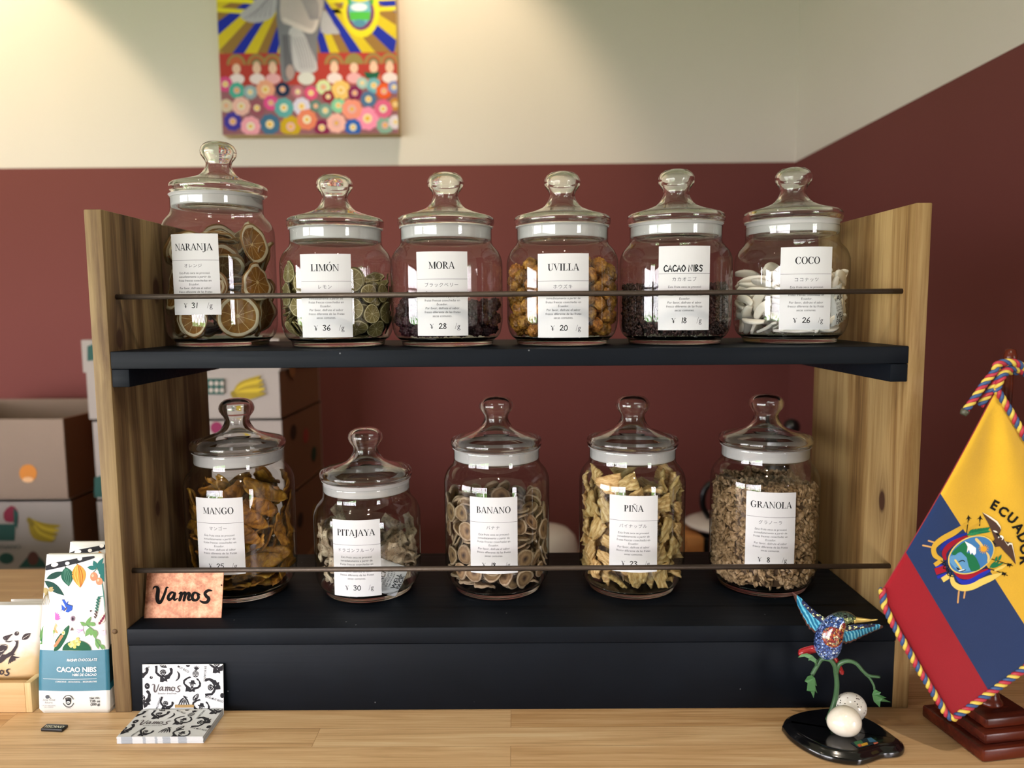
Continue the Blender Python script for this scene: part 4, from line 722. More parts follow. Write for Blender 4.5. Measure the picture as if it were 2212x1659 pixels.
 'COC': [307,368,181,12,5,70,69,99,138,193,165,58,-56,-42,38,90,-146,28,164,68,-68,-15,15,100,-60,-222,156,0,13,-98,0,110,376,-118,151,28,0,0,-95,99,-259,402,149,95,0,0,28,95,-94,-486,157,6,98,-10,-1,98,-291,174,155,0,98,-15,0,108,417,129,158,42,-42,56,-56,89,212,109,153,81,0,0,56,103,-566,66,243,24,44,-73,46,87,-67,360,164,42,42,-56,-56,99,-171,-283,262,12,-70,66,20,84,469,-131,272,36,78,40,29,110,-6,-104,154,9,-9,69,-69,82,228,76,247,3,-58,-80,-3,87,-420,-47,175,31,-34,65,-58,108,234,-355,146,33,0,0,-93,87,-281,390,237,95,0,0,-29,103,535,185,282,8,42,89,-9,92,-351,343,321,20,-85,47,-2,97,-252,-139,213,13,94,24,18,98,-174,551,225,12,-4,-8,-98,86,302,-461,187,8,24,-89,-36,87,524,-193,214,36,78,39,30,105,357,-377,293,34,93,1,8,105,348,-234,356,59,2,52,59,97,118,492,207,85,4,-20,46,95,127,15,257,3,-80,58,1,112,-549,-242,273,5,54,81,15,86,-398,-374,199,55,-20,2,80,91,362,9,270,78,8,-29,-51,82,-339,-163,282,14,-45,85,-17,110,259,407,295,69,52,37,31,101,41,-62,339,9,-97,5,-18,111,-457,-333,410,51,-54,18,-61,94,-48,68,323,16,5,97,8,97,101,-319,194,19,13,-25,-93,94,373,179,279,51,76,-31,-21,101,139,-220,449,3,20,87,-43,109,254,456,395,22,19,-75,-57,90,-192,450,321,13,27,61,72,100,-231,-324,356,92,28,3,24,108,258,-294,338,20,51,80,-17,85,-518,-48,355,52,-8,-26,-79,106,-336,86,326,50,-33,-3,79,96,-84,602,314,1,-8,68,-71,101,236,562,482,44,19,86,-15,103,-262,-476,297,56,-32,10,74,91,-95,244,376,26,10,47,83,107,60,284,218,38,-76,-50,-1,92,-251,-242,426,17,-14,86,-45,100,-441,-213,470,50,-30,-14,-79,110,137,-456,271,68,-24,-54,41,97,364,-502,384,6,-47,45,74,95,446,308,329,22,-6,11,96,89,-160,29,381,16,-84,49,-12,109,-512,309,281,50,-43,74,9,88,59,-227,331,35,-9,44,81,86,28,412,293,65,22,-39,-60,87,-226,541,454,2,-96,-20,10,109,-321,209,438,19,-87,31,-31,88,412,462,407,73,20,56,-29,93,-73,-553,247,23,0,6,96,87,-399,140,381,36,36,85,3,100,-126,-432,350,18,-82,-13,50,97,-502,237,406,37,-2,91,-11,87,-154,576,548,70,-69,2,12,103,-339,327,513,30,-15,-19,91,105,422,334,406,5,9,98,-11,95,-2,528,375,70,55,-20,37,91,-7,-492,338,51,-59,-38,47,107,432,262,528,76,48,-31,29,104,-131,171,441,5,46,83,28,83,-494,147,429,57,-73,-25,-23,94,-606,65,481,65,14,8,-72,88,-71,8,486,39,80,-29,-33,91,-206,429,417,11,-96,-18,6,85,118,-499,402,92,-7,25,-25,96,542,-309,387,69,46,50,17,83,-499,230,528,49,-35,-8,78,91,523,-112,385,28,-87,-35,13,99,-203,388,509,24,-91,24,21,96,19,-562,484,42,-89,9,-4,102,81,98,475,1,-27,-89,-35,85,518,72,390,22,14,11,-95,88,-303,-458,515,48,15,13,84,99,22,25,515,32,-83,42,7,88,90,330,421,8,44,72,50,104,-378,300,593,31,-15,-20,91,103,436,147,393,16,-22,95,12,92,-612,-132,529,49,-38,-57,51,84,-84,-412,512,72,-21,26,58,96,195,169,590,13,-96,-21,2,107,86,234,460,10,40,76,49,82,-72,347,556,67,20,19,67,99,362,-445,609,57,45,65,-11,100,213,-45,509,56,21,-12,78,86,-341,-81,447,11,15,30,93,83,289,20,437,48,-34,-59,54,105,394,37,435,0,58,78,18,84,48,-135,543,95,28,-5,-9,105,-285,-146,558,30,7,-71,-62,97,-220,432,681,24,47,66,52,102,244,-19,642,38,66,-31,-54,101,110,270,545,4,93,20,-29,95,561,-266,472,50,17,-69,-46,86,-506,-39,536,67,-30,0,66,87,-101,-616,572,65,-73,12,0,84,-9,-239,602,41,90,-8,1,107,370,372,547,5,32,-51,78,85,11,84,678,96,22,-4,-10,102,173,-397,474,38,-83,38,-7,96,442,52,533,7,-11,-98,-8,107,-308,77,577,50,9,-54,64,89,157,-442,557,10,30,86,37,110,-438,32,632,11,12,82,52,110,495,-96,502,99,9,4,-2,91,37,342,598,7,31,-70,62,85,-20,-14,605,10,-6,-27,95,110,26,-599,651,98,0,15,2,97,170,490,548,24,33,73,53,92,-502,-39,662,53,-81,17,-8,97,74,-81,690,46,21,22,-83,84,617,-126,697,46,52,43,-56,85,-123,-148,689,47,-80,18,-31,100,506,159,546,80,56,-5,-11,88,69,585,658,6,-5,-4,99,105,-90,-388,603,84,-33,-8,-40,94,-478,-264,641,90,-26,9,-32,89,486,-145,582,13,-80,-56,-5,100,-475,-146,715,17,5,20,95,109,98,467,645,5,-7,-12,98,87,-218,-91,776,83,-21,9,50,109,-270,-386,591,15,78,-58,-13,100,484,-235,661,9,-63,75,8,110,-238,-361,686,45,58,57,33,101,-165,238,750,16,-15,-38,89,99,-276,50,726,14,48,-84,16,99,-135,500,676,8,-50,-85,7,94,361,60,727,50,-65,-11,53,100,-117,-442,733,76,-21,4,59,95,262,-211,629,80,49,20,-23,86,-447,436,682,36,18,-72,-55,86,36,298,709,6,93,-22,-26,97,101,407,721,32,-2,-13,93,97,148,-359,687,87,-35,26,-21,98,-86,-95,771,83,-22,13,49,91,571,229,730,52,-24,-72,37,98,-472,289,675,63,64,15,39,93,285,-418,749,42,-43,-9,-78,108,-490,122,752,9,10,90,-39,91,290,541,751,36,1,-71,58,101,130,-79,813,11,-24,-90,-33,107,423,-14,623,52,66,37,37,85,38,-536,782,82,30,46,8,103,-478,189,813,8,27,-87,39,112,228,363,817,26,7,10,-95,99,191,472,749,32,0,-13,93,96,411,-37,713,47,1,7,-87,90,-486,-57,779,91,-21,1,-33,95,-142,167,845,32,27,28,86,94,314,-263,753,87,-46,-13,4,92,469,-385,794,20,-40,62,-63,100,249,230,725,96,13,14,16,102,-171,465,782,33,15,-61,-69,83,231,-206,827,13,3,35,-92,110,-285,69,824,69,48,47,26,91,447,348,694,47,-52,6,-69,85,-32,-433,819,24,-76,4,57,82,-227,-73,887,50,-80,-19,24,105,-68,-306,799,82,-49,-5,-27,83,489,-132,844,51,0,13,83,101,-442,-393,712,24,-35,-87,20,94,-27,482,840,17,85,-46,-17,99],
 'MAN': [161,404,226,35,7,-7,92,88,-173,349,147,0,24,-96,0,105,-360,-121,146,77,0,0,-62,93,48,-362,146,1,99,-4,0,100,439,32,149,1,63,76,-2,83,95,-129,150,99,0,0,-4,111,-68,162,141,24,0,0,-96,86,-24,-486,224,6,-99,3,-1,100,330,-158,239,82,4,-1,55,90,45,196,274,36,15,25,88,100,-379,101,313,94,1,-2,-31,90,-337,-77,234,2,-87,48,-2,112,275,-253,311,92,3,3,-35,103,-85,32,237,44,0,0,89,111,586,-43,291,44,59,50,42,87,333,475,252,17,27,77,53,84,244,335,285,93,7,7,-33,107,-525,-272,430,18,75,7,-61,103,-434,89,381,64,-2,-2,75,87,-418,-305,410,51,-19,-73,39,103,559,124,484,74,0,-60,-24,101,492,222,615,64,4,73,-13,100,-360,450,282,58,-73,-19,26,94,258,273,353,9,5,-8,98,95,620,117,997,7,-69,-6,-69,99,-38,453,447,83,-28,-44,-15,106,-208,-226,408,17,-85,46,15,95,319,298,430,56,2,10,-80,96,-147,611,569,51,-59,36,49,86,-558,61,460,33,58,-16,-71,97,-240,-447,365,52,68,-36,-34,85,18,-289,406,60,63,-34,-33,111,-246,214,506,53,29,76,17,111,-448,161,539,50,-41,-48,57,104,269,-62,399,97,-10,13,6,99,-25,-91,561,93,-7,15,31,91,431,-280,494,63,-67,-30,20,111,-378,305,534,60,47,-50,-38,86,-272,-334,552,11,-82,53,9,91,391,-434,466,28,-22,62,-68,106,66,621,583,44,40,-55,57,93,-107,-391,404,15,-46,-85,-17,100,-193,-471,587,96,13,5,-20,97,256,270,626,14,90,22,31,103,146,-272,921,93,-5,-23,-23,92,18,282,543,23,31,-45,-79,107,155,65,663,14,-5,-25,95,100,178,-233,514,35,-47,-79,-14,83,338,269,499,10,-78,-59,-2,95,-201,-534,852,35,48,61,-50,94,-44,-598,696,65,74,-1,-4,92,50,-436,650,56,76,-28,-5,90,506,-18,857,10,74,23,60,100,-88,525,634,26,-34,65,61,106,226,-330,709,16,-17,-40,88,111,439,-178,862,50,-42,74,13,102,-186,405,642,51,-80,28,-7,86,-508,-136,722,77,-15,1,-60,90,207,-562,912,73,59,30,-9,90,237,-58,780,56,-81,-4,0,82,288,284,814,64,7,-19,-72,109,-306,438,865,62,73,-8,22,92,-334,-100,737,67,-25,6,-68,93,-365,358,798,1,-17,64,73,85,-493,-363,909,59,66,-32,-32,83,294,-520,1095,73,56,35,-3,91,218,237,889,1,-82,52,-20,104,-120,110,781,79,5,23,-55,100,248,-374,873,96,0,-16,19,99,-552,74,757,15,64,-74,1,84,329,27,1068,21,19,95,-7,95,461,-398,1190,9,-50,55,-65,82,38,71,1071,61,16,3,-76,91,148,-172,985,10,-19,94,-25,89,-244,-403,953,21,-32,-29,-86,111,-169,-365,1001,41,86,-24,-14,112,-4,127,916,46,44,-36,-68,99,-539,-209,1111,62,30,-68,16,109,-104,6,892,68,-36,-44,46,88,594,-199,851,2,-66,23,-70,84,178,435,988,53,26,55,57,90,297,-286,1233,11,46,-66,-56,108,-162,21,1181,3,-21,97,2,107,-328,18,782,24,71,-63,-7,89,-446,233,1116,25,-62,-16,71,95,-262,-176,1006,41,58,-67,11,89,549,215,1394,30,46,53,62,97,311,384,987,50,24,60,54,103,-321,94,920,33,78,-50,6,87,-25,-202,1096,34,-2,-3,93,101,-112,561,1044,20,-30,56,73,112,-291,-190,1243,69,4,0,-70,97,-7,-406,1166,40,3,2,-91,89,268,207,1309,64,-9,18,72,99,127,-412,1408,32,49,-52,-60,107,-569,244,986,69,-30,-63,3,87,410,-277,1371,38,-82,-18,36,110,-193,274,1030,14,-30,74,-56,93,2,-517,1406,3,65,-25,70,85,314,-4,1149,91,-16,-14,33,87,-272,524,1216,11,-40,58,68,98,-513,38,1086,24,72,21,-60,102,-110,459,1131,34,-14,-64,-66,89,-512,-100,1090,31,-63,-15,-68,107,-146,-178,1396,26,95,-8,1,111,470,331,1056,68,-2,60,39,91,177,213,1231,19,87,-43,4,102,62,-46,1272,32,-2,-3,94,98,-109,-378,1389,16,80,51,-23,111,279,237,1386,71,-11,17,66,112,186,529,1301,36,35,-45,73,100,-151,62,1341,99,3,-3,-7,95],
 'PIT': [-137,-486,230,29,94,-12,-4,109,200,-458,241,76,59,16,18,91,466,-271,261,60,61,34,35,92,384,75,243,22,47,-19,83,83,361,349,252,25,32,71,56,101,31,420,154,0,2,1,-99,90,-268,301,200,11,-1,-18,-97,94,-512,45,259,37,56,-61,-40,107,-485,-306,289,53,59,-53,-25,94,-281,-300,270,27,66,57,-38,100,104,311,320,93,27,21,1,93,267,-195,151,18,0,0,97,100,-20,-481,490,71,26,-41,50,107,270,-522,386,53,69,-7,47,93,555,-6,290,43,18,86,16,87,364,348,546,79,47,26,26,105,186,583,398,37,-19,72,52,89,-62,499,250,1,6,-99,8,97,-570,206,547,67,-17,-67,-23,87,-606,-86,544,54,52,-47,-44,103,-270,-544,477,71,65,-16,-16,90,-369,77,368,89,11,36,-21,100,97,92,240,90,-30,6,-29,106,264,-191,234,95,0,0,29,86,-592,-155,804,58,56,-42,-38,84,-168,-537,717,73,66,-5,-7,86,113,-160,551,96,-3,25,6,112,42,-338,350,20,94,-8,22,111,480,206,408,85,37,28,21,87,182,216,374,90,27,31,11,106,-58,600,515,25,-33,68,58,98,-335,508,373,5,35,-63,-67,91,-574,153,808,43,39,-56,-57,85,-232,24,156,99,0,0,3,110,-211,361,468,42,-14,49,-74,111,-34,-188,364,5,-42,84,-31,107,-443,26,677,58,-35,-39,-61,92,-458,-413,722,30,70,17,-60,92,-306,-90,367,23,-91,5,30,110,440,-420,586,66,56,48,6,93,436,-167,428,97,-1,-2,20,93,583,131,534,42,-56,26,-65,89,236,565,689,7,-29,-59,-73,91,-247,355,681,35,21,-17,-89,103,-413,447,606,12,42,-62,-64,94,469,-152,530,99,-5,4,-6,87,-185,207,476,50,-6,46,-72,105,148,395,543,71,-61,-4,31,89,-478,402,867,61,-14,-70,-30,85,-217,-146,548,51,0,-67,51,111,298,100,539,84,43,-25,15,112,509,335,723,6,-63,-40,-65,95],
 'BAN': [307,297,139,0,13,-98,0,98,118,425,135,0,13,-98,0,85,-111,278,137,1,0,0,99,92,-341,273,137,0,-33,93,0,91,-463,212,199,0,-37,92,0,96,-432,-80,137,0,98,-12,0,90,-333,-284,137,0,99,-8,0,92,-158,-469,178,11,98,0,-8,111,152,-371,246,61,69,32,13,109,166,-141,142,99,0,0,-1,106,459,-102,200,18,95,19,-13,111,409,73,210,22,86,38,-22,101,55,-217,233,40,1,89,19,107,163,139,265,70,-26,33,56,106,5,313,271,76,-44,7,-45,94,-478,63,214,58,-59,-37,-39,86,163,64,248,42,87,-21,0,97,-117,-331,224,18,67,61,-35,98,233,-483,235,63,60,47,-1,100,400,-267,172,12,96,-22,1,107,568,194,240,50,10,82,20,92,375,143,290,48,-1,40,77,106,176,478,232,2,43,-87,19,106,-164,494,211,38,35,-84,-10,91,-324,403,197,22,-1,-1,-97,91,-237,56,198,68,11,-11,-70,105,-488,-95,200,70,0,0,-69,103,-374,-318,202,1,-94,32,-1,99,-89,-468,321,73,35,13,-55,90,195,-427,242,61,69,32,13,106,-174,-124,225,36,-86,28,19,99,-49,36,143,0,89,43,0,110,225,320,223,12,4,-15,-97,84,205,-14,225,82,-33,26,37,102,-104,-198,326,20,-57,70,36,106,4,32,295,66,30,-60,-31,92,-127,272,197,0,-85,-50,0,88,-246,-120,398,15,89,-2,42,101,-469,-433,340,58,69,-22,-34,89,-41,-541,358,90,33,-18,17,107,109,-558,301,22,-85,-24,-38,82,330,-288,358,72,-27,59,-20,109,560,-307,313,56,63,38,34,84,417,225,285,60,-9,39,67,89,404,362,258,8,61,67,-38,96,224,512,295,32,-12,15,92,89,-107,522,237,36,-23,-88,15,95,-373,366,265,34,-1,0,-93,110,-414,175,344,62,76,13,-3,89,547,-107,256,85,-22,-2,-47,83,224,250,358,6,-70,63,-30,104,-381,35,313,3,-90,0,42,94,-140,-154,282,41,-90,-11,2,96,198,381,417,5,-88,38,-23,110,202,-470,412,67,-11,11,-70,91,351,-501,270,53,35,70,-27,102,570,-49,382,69,17,50,46,96,468,163,408,19,12,38,89,97,415,386,321,17,77,49,-35,92,51,549,285,21,35,-20,-88,94,-49,637,374,12,-7,-70,-68,91,-412,341,393,35,14,-5,-91,111,-557,50,355,86,20,-41,-15,108,-534,-193,315,12,86,-41,-24,88,-272,-397,339,77,-24,-26,51,99,-18,-347,399,38,90,15,-11,106,366,-21,386,8,12,-92,-33,108,-283,348,330,3,-1,-1,-99,90,-167,124,308,88,0,1,45,110,-42,477,409,31,-39,-3,86,103,-95,-294,475,35,88,29,0,102,467,-196,345,35,-92,6,-5,85,-39,-566,428,88,31,-21,25,97,360,-523,527,62,70,11,30,101,511,-319,458,49,68,42,32,103,631,71,436,62,28,61,38,95,470,312,472,57,29,33,68,104,354,438,488,36,37,24,81,95,19,475,373,16,90,15,36,105,-288,565,398,3,-35,60,70,102,-439,335,457,15,-13,97,-2,98,-451,-35,463,21,-93,-5,26,94,-637,-32,443,68,14,-69,-10,94,-276,-573,371,68,56,-43,13,97,125,-145,439,4,39,89,-21,111,-440,-205,333,75,-17,21,-59,106,122,39,440,2,32,92,-18,92,170,-249,410,1,-19,-95,21,84,-283,-56,431,65,17,-41,-59,98,-71,549,589,8,-84,11,50,97,-462,-161,493,37,-5,36,-85,91,-568,-287,499,49,66,-19,-52,95,-92,-255,526,35,90,21,3,86,169,-471,487,86,-7,14,-47,92,352,-338,542,19,-67,70,-5,97,622,-127,590,68,32,61,20,101,576,274,545,18,51,44,70,89,388,396,624,26,5,5,95,98,101,123,488,25,-1,15,95,107,-212,517,479,44,-21,-70,-50,110,-425,354,528,48,13,-7,-85,98,-547,164,496,80,4,-14,-56,84,355,-45,509,13,-97,2,11,111,-308,-396,390,9,-35,2,92,89,-330,-353,564,80,-4,-56,13,93,-169,183,389,65,0,4,-74,108,-151,322,549,87,2,45,14,99,450,147,602,20,14,-4,96,104,-489,232,582,63,10,-10,-74,106,-385,-332,594,39,54,60,42,86,-407,-485,567,69,52,-48,3,102,-141,-532,547,7,-98,11,-7,99,113,-538,583,82,2,4,55,102,448,-286,441,76,-41,-42,26,83,-118,-16,503,85,8,31,40,110,136,107,563,93,-13,7,30,102,397,364,695,68,2,7,71,111,227,601,414,42,-20,67,56,88,-241,593,630,64,-70,0,26,88,-245,318,561,45,21,-86,-6,108,128,-179,529,7,12,-96,20,97,36,-124,710,8,26,-29,-91,110,-68,-45,552,0,-92,-17,32,89,117,402,571,41,-81,-36,-16,112,-439,-203,533,56,34,-13,73,95,47,574,562,13,47,4,86,83,-603,3,665,47,56,-54,-39,109,-286,-17,557,83,13,-43,-31,95,-428,-283,671,81,7,-55,-9,95,-165,-517,613,65,10,0,-74,101,121,-156,592,8,54,80,-20,104,529,-147,584,16,76,12,60,83,368,-94,565,12,-8,-97,-12,98,539,99,661,9,-32,-93,-7,103,189,602,655,35,-50,-49,-61,108,-55,535,738,9,-73,-66,4,109,-113,301,673,8,-71,-64,21,111,-465,283,661,32,13,-6,-93,105,113,134,629,3,39,90,-15,111,-121,-548,680,9,-23,96,4,92,73,-417,648,70,-4,0,-70,92,-195,155,551,65,65,30,-19,102,-170,-256,605,18,19,-21,-93,100,-264,104,794,75,-63,-1,-11,104,294,-481,670,8,-15,4,97,89,380,-152,683,76,-5,13,61,108,375,-90,741,66,-3,14,72,105,464,334,754,16,5,5,97,84,338,545,843,10,-46,-53,-69,88,-185,438,819,38,-12,-11,90,101,-385,508,779,19,26,-68,-63,90,-492,176,725,54,17,-3,-81,86,-639,33,909,55,38,-62,-38,85,-475,-252,729,31,51,-20,-76,103,-281,-471,742,3,99,6,5,105,-52,-558,752,98,6,-7,7,92,42,237,940,46,-82,10,-30,110,-398,21,636,52,81,-7,-20,85,142,328,589,12,7,-43,88,102,-427,-55,651,48,33,-72,35,104,303,-357,594,93,14,-14,-28,108,-69,54,719,56,-1,76,27,89,-503,160,781,73,16,-7,-65,90,-461,67,885,10,34,86,33,112,-360,-524,894,22,56,43,-66,98,18,-332,746,86,-19,-38,-26,94,166,-434,725,92,0,-4,-36,106,393,-298,771,35,-91,-13,-10,93,585,-231,830,69,23,66,-4,110,638,14,772,65,-10,73,-8,83,188,245,759,15,71,-6,-67,97,181,538,603,1,20,67,70,84,30,258,755,95,-11,19,-15,98,-540,350,785,27,-69,14,64,83,406,-402,841,8,37,-91,-6,83,262,174,779,67,26,-66,-16,100,-269,165,839,63,74,-17,7,101,-189,-57,687,2,8,-9,98,92,-439,-336,861,3,39,-85,-34,98,-92,209,891,54,-64,44,-27,95,-49,-357,819,40,78,45,10,106,50,-561,914,26,68,9,-66,91,378,-150,865,80,-15,-17,-53,100,553,-104,796,70,-20,-66,2,87,505,249,821,3,85,50,-6,89,174,467,826,71,44,17,50,86,9,573,818,11,-22,4,-96,84,-260,375,855,11,49,85,13,92,-344,357,749,24,35,-90,0,86,-614,-180,842,57,54,-44,-41,90,-545,-236,729,72,28,-49,-40,90,-428,-474,1111,66,45,-56,11,88,-239,-48,810,0,-39,-89,19,88,316,-459,796,6,-91,-39,8,95,-566,233,915,73,33,55,-14,84,-234,-207,733,92,6,10,-34,105,271,337,843,83,-25,33,34,84,447,94,777,65,-7,-2,-73,110,-100,-578,917,77,56,-23,-7,111,109,-538,886,46,67,-14,-54,99,228,-326,968,88,40,-24,0,104,297,84,935,26,-48,69,45,87,518,171,893,41,1,7,90,103,314,414,849,42,-3,37,82,82,78,411,931,6,24,14,-95,112,-204,596,931,25,-2,-68,-67,108,-265,221,876,26,39,65,-58,86,-461,-130,967,30,66,-58,32,101,-568,-283,1071,42,69,-12,-56,101,-325,-476,894,20,-22,-67,66,84,-93,-51,880,48,-16,35,-78,92,228,-239,857,18,54,14,-79,98,171,47,814,10,-45,-39,-79,96,113,464,799,85,33,33,18,83,-300,383,912,26,16,2,-94,106,13,-157,820,64,-39,-1,64,107,155,-499,1150,84,35,-40,-3,105,298,-493,938,72,61,-29,2,84,336,-86,897,10,-8,21,96,83,525,177,955,7,93,-35,-1,88,487,406,973,30,30,63,63,102,286,478,990,5,32,56,75,105,-63,474,962,75,-8,-28,57,97,-377,387,962,18,-14,-9,96,109,-474,79,981,26,-17,91,23,109,-631,-35,1143,67,20,-67,-17,108,-262,-216,946,81,5,45,-34,101,-176,-351,866,23,92,-18,23,110,283,-12,1044,81,52,-7,18,97,293,262,965,54,-3,6,-82,94,-9,245,708,11,-59,-76,19,84,-439,-166,902,35,75,-48,27,111,173,-517,893,68,-34,62,-1,102,-127,421,1037,90,9,-8,-39,101,-182,-612,1033,58,64,23,-43,90,18,-161,920,50,10,-38,-76,86,433,-396,958,76,0,43,-47,87,535,-211,1025,75,-18,-43,46,86,500,172,1021,35,1,7,93,100,126,149,1094,13,-14,-82,-51,105,327,274,1063,9,97,-16,11,86,104,328,1093,68,-12,-15,-69,101,-161,41,904,33,-83,-38,20,84,-382,385,1035,38,17,-1,-90,106,-360,-379,1124,32,74,40,-43,104,-200,-223,991,14,59,-65,-42,108,-577,242,1162,67,14,70,-13,111,-477,31,1042,34,-76,52,-3,111,83,28,831,79,-49,34,-10,101,97,-115,1032,68,10,34,62,98,114,393,1139,50,-12,15,83,101,387,-174,1038,27,-43,85,6,102,-388,395,1105,17,16,3,-96,97,-474,-101,1156,48,86,12,-5,93,-361,-382,982,10,-22,-81,52,88,-63,-340,1009,85,20,45,12,83,-137,-196,1050,89,22,39,1,102,295,-478,1074,9,90,39,8,88,414,-221,1110,14,-18,-21,94,97,272,55,1031,11,-23,80,52,104,495,15,954,50,43,-54,50,82,491,202,1161,44,57,-35,58,88,120,627,924,66,-71,-1,-14,91,-222,192,1018,2,-61,-76,12,93,633,-26,1003,69,3,-70,-6,103,-454,-161,1133,59,-34,33,63,97,-135,312,1133,16,65,70,18,111,449,354,1141,8,-60,-39,-67,92,-392,-280,1154,42,-13,48,75,97,71,-368,1046,31,-76,-40,-40,85,305,-425,1132,79,-10,-6,57,91,36,-632,1152,57,-55,-44,-40,103,473,-87,1165,27,74,44,-42,102,65,543,1174,14,-37,31,86,107,291,547,1094,27,10,63,70,108,-109,46,1129,16,-91,15,32,100,-78,563,1166,74,-21,-41,-47,101,-357,398,1187,68,15,-7,-69,111,-399,146,1164,28,77,-55,6,105,53,63,1187,36,-47,-75,-27,108,-164,-433,1143,5,59,38,69,108,111,-317,1034,11,-51,-68,-49,97,167,-164,1118,77,-32,7,-51,103,-290,-18,1077,36,71,26,52,89,-97,40,1026,33,-78,-50,13,107],
 'PIN': [-387,174,236,56,21,10,-78,102,-422,-156,250,50,64,-44,-35,105,-269,-418,227,23,70,-64,-13,94,-6,-547,246,29,61,-62,37,95,299,-444,281,26,59,-49,57,108,421,61,216,68,-25,22,63,82,69,238,260,50,-54,47,47,108,350,317,243,50,20,21,81,104,57,478,240,4,4,71,68,101,-268,413,193,4,28,-94,-14,98,373,-150,160,0,98,-11,0,97,201,50,230,4,-70,5,-69,87,-307,-136,263,77,-15,59,10,105,45,349,266,55,-59,40,41,97,-105,12,159,0,65,74,0,96,400,242,361,71,13,26,62,104,232,279,522,31,6,-22,-91,91,280,524,481,7,30,67,65,108,-269,544,403,13,18,-66,-70,88,-516,104,290,12,-8,96,19,87,-604,-58,388,40,64,-38,-51,92,-518,-287,301,61,30,-70,14,90,-30,-253,159,82,0,0,-54,94,217,-539,543,57,77,1,24,108,467,-190,265,0,99,-8,0,97,-96,54,405,5,73,54,-37,82,-134,-49,358,12,83,40,-36,107,160,-238,270,55,60,-35,-43,112,-203,391,402,42,39,75,-31,110,81,29,464,64,35,64,18,105,540,291,479,31,40,57,63,92,331,378,736,32,23,-55,-72,108,30,459,551,19,-48,-84,8,103,-332,144,482,72,19,-65,6,110,-529,81,478,44,69,-35,-43,100,-414,-459,515,59,67,-13,-39,82,-56,-332,283,0,98,16,-6,102,62,-602,765,64,73,-10,15,96,478,-367,604,50,67,9,52,96,597,6,446,51,48,52,48,107,380,-177,381,50,-5,-2,86,107,456,240,539,8,65,28,-68,82,177,-424,538,46,-54,31,61,105,-265,483,598,54,-12,-22,78,84,-244,-345,480,84,24,18,44,107,535,293,721,30,40,57,63,96,226,552,906,38,-11,69,58,102,127,455,738,68,-16,60,37,103,-495,339,651,18,49,-56,-62,99,-565,-234,585,2,-65,-32,66,90,-321,-512,717,60,71,-6,-32,96,-47,-551,497,31,33,-58,-66,85,26,-604,1021,70,67,-9,16,98,556,-264,827,65,48,54,19,83,408,-181,541,3,26,-91,-28,83,258,9,474,78,-3,-4,60,85,-121,98,582,62,-41,13,-64,98,-88,-291,542,23,-85,-41,20,106,-526,35,665,66,5,14,-71,102,77,-477,819,56,-57,34,47,104,364,-480,864,42,72,-13,51,101,603,-9,731,69,-7,70,-8,105,425,275,912,9,-65,-74,-1,101,108,581,1162,23,-15,74,59,105,-97,612,757,50,-55,41,50,86,-531,278,910,23,45,-50,-69,102,-611,-59,831,73,9,-66,-3,85,-495,-331,846,71,35,-58,4,106,-250,-565,927,61,73,-1,-25,82,-79,-310,660,94,13,28,3,88,-272,-106,692,56,63,27,-44,96,-152,-543,605,19,78,-18,55,83,13,259,668,46,0,-23,85,109,351,-222,682,14,-85,-46,-19,99,334,49,619,0,27,-95,-12,105,-572,164,1145,29,53,-48,-62,105,-565,-193,1155,24,67,2,-68,109,-346,-309,796,36,-75,-5,-53,111,-84,-586,1257,69,68,-15,9,107,-2,-377,836,68,-56,-35,-27,102,567,-197,1069,70,42,51,23,100,412,23,843,39,-41,64,50,91,169,238,994,22,-23,-13,-93,87,-4,592,1414,17,-21,72,62,106,-120,607,989,5,-15,67,70,85,-420,100,859,56,-48,55,-37,97,-202,374,753,22,50,81,15,103,138,-244,541,92,19,25,19,88,212,-221,776,23,-83,49,2,101,-143,-170,866,9,81,-49,-28,112,238,-359,906,36,83,-33,-25,82,546,75,995,64,8,8,74,84,418,328,1032,44,8,-3,88,101,116,-70,874,55,74,10,33,84,-241,389,853,23,45,84,13,91,-372,488,1004,53,-16,-70,-42,88,-604,70,1388,21,-72,-16,62,92,-396,-456,1147,43,70,11,-53,96,-163,-593,1488,67,69,-23,2,85,-39,-272,1000,3,-38,74,-54,94,336,-171,918,25,-26,-92,10,102,102,10,720,14,-14,96,16,106,-325,109,745,49,-42,-52,54,86,-395,-48,989,37,0,15,-91,83,-324,350,1053,72,27,60,-16,110,551,254,1187,32,45,56,60,97,286,317,1164,6,-3,-99,-7,110,53,52,1105,2,-45,7,88,85,-215,572,1208,50,-66,28,48,92,-105,204,870,46,-83,-29,8,109,-575,-189,1506,62,31,-70,-6,82,-410,-437,1456,64,66,-26,-26,112,-232,-335,1328,79,34,9,-49,102,-90,-196,1065,74,-54,-3,38,107,487,-330,1321,39,74,5,53,109,87,19,898,74,-55,-33,10,82,-200,12,1049,8,90,-33,-23,95,196,-408,1078,53,5,3,-83,96,-298,-232,1157,5,31,-43,-84,99,236,31,1084,21,58,6,77,82,-209,16,1263,88,-9,-44,1,90,334,-245,1410,67,-34,-49,43,98,268,-558,1233,66,70,13,18,88,384,-169,1015,81,12,25,50,96,609,-52,1261,65,36,57,30,88,543,251,1453,32,43,56,61,107,9,446,1001,77,-60,10,-13,96,-26,204,1127,38,-34,81,-25,95,-447,414,1235,35,-72,10,56,90,6,-364,1264,48,22,-23,-81,85,101,-373,1210,31,13,93,-4,96,441,28,1118,14,12,2,97,85,363,10,1250,98,0,13,2,109,-352,152,1186,57,-67,-30,33,92,275,316,1278,29,8,-5,94,94,-113,86,1209,10,-45,3,88,88,-454,-79,1172,67,25,-67,12,93,181,-481,1392,35,-6,2,93,93,498,-46,1413,49,33,-51,-61,105],
}
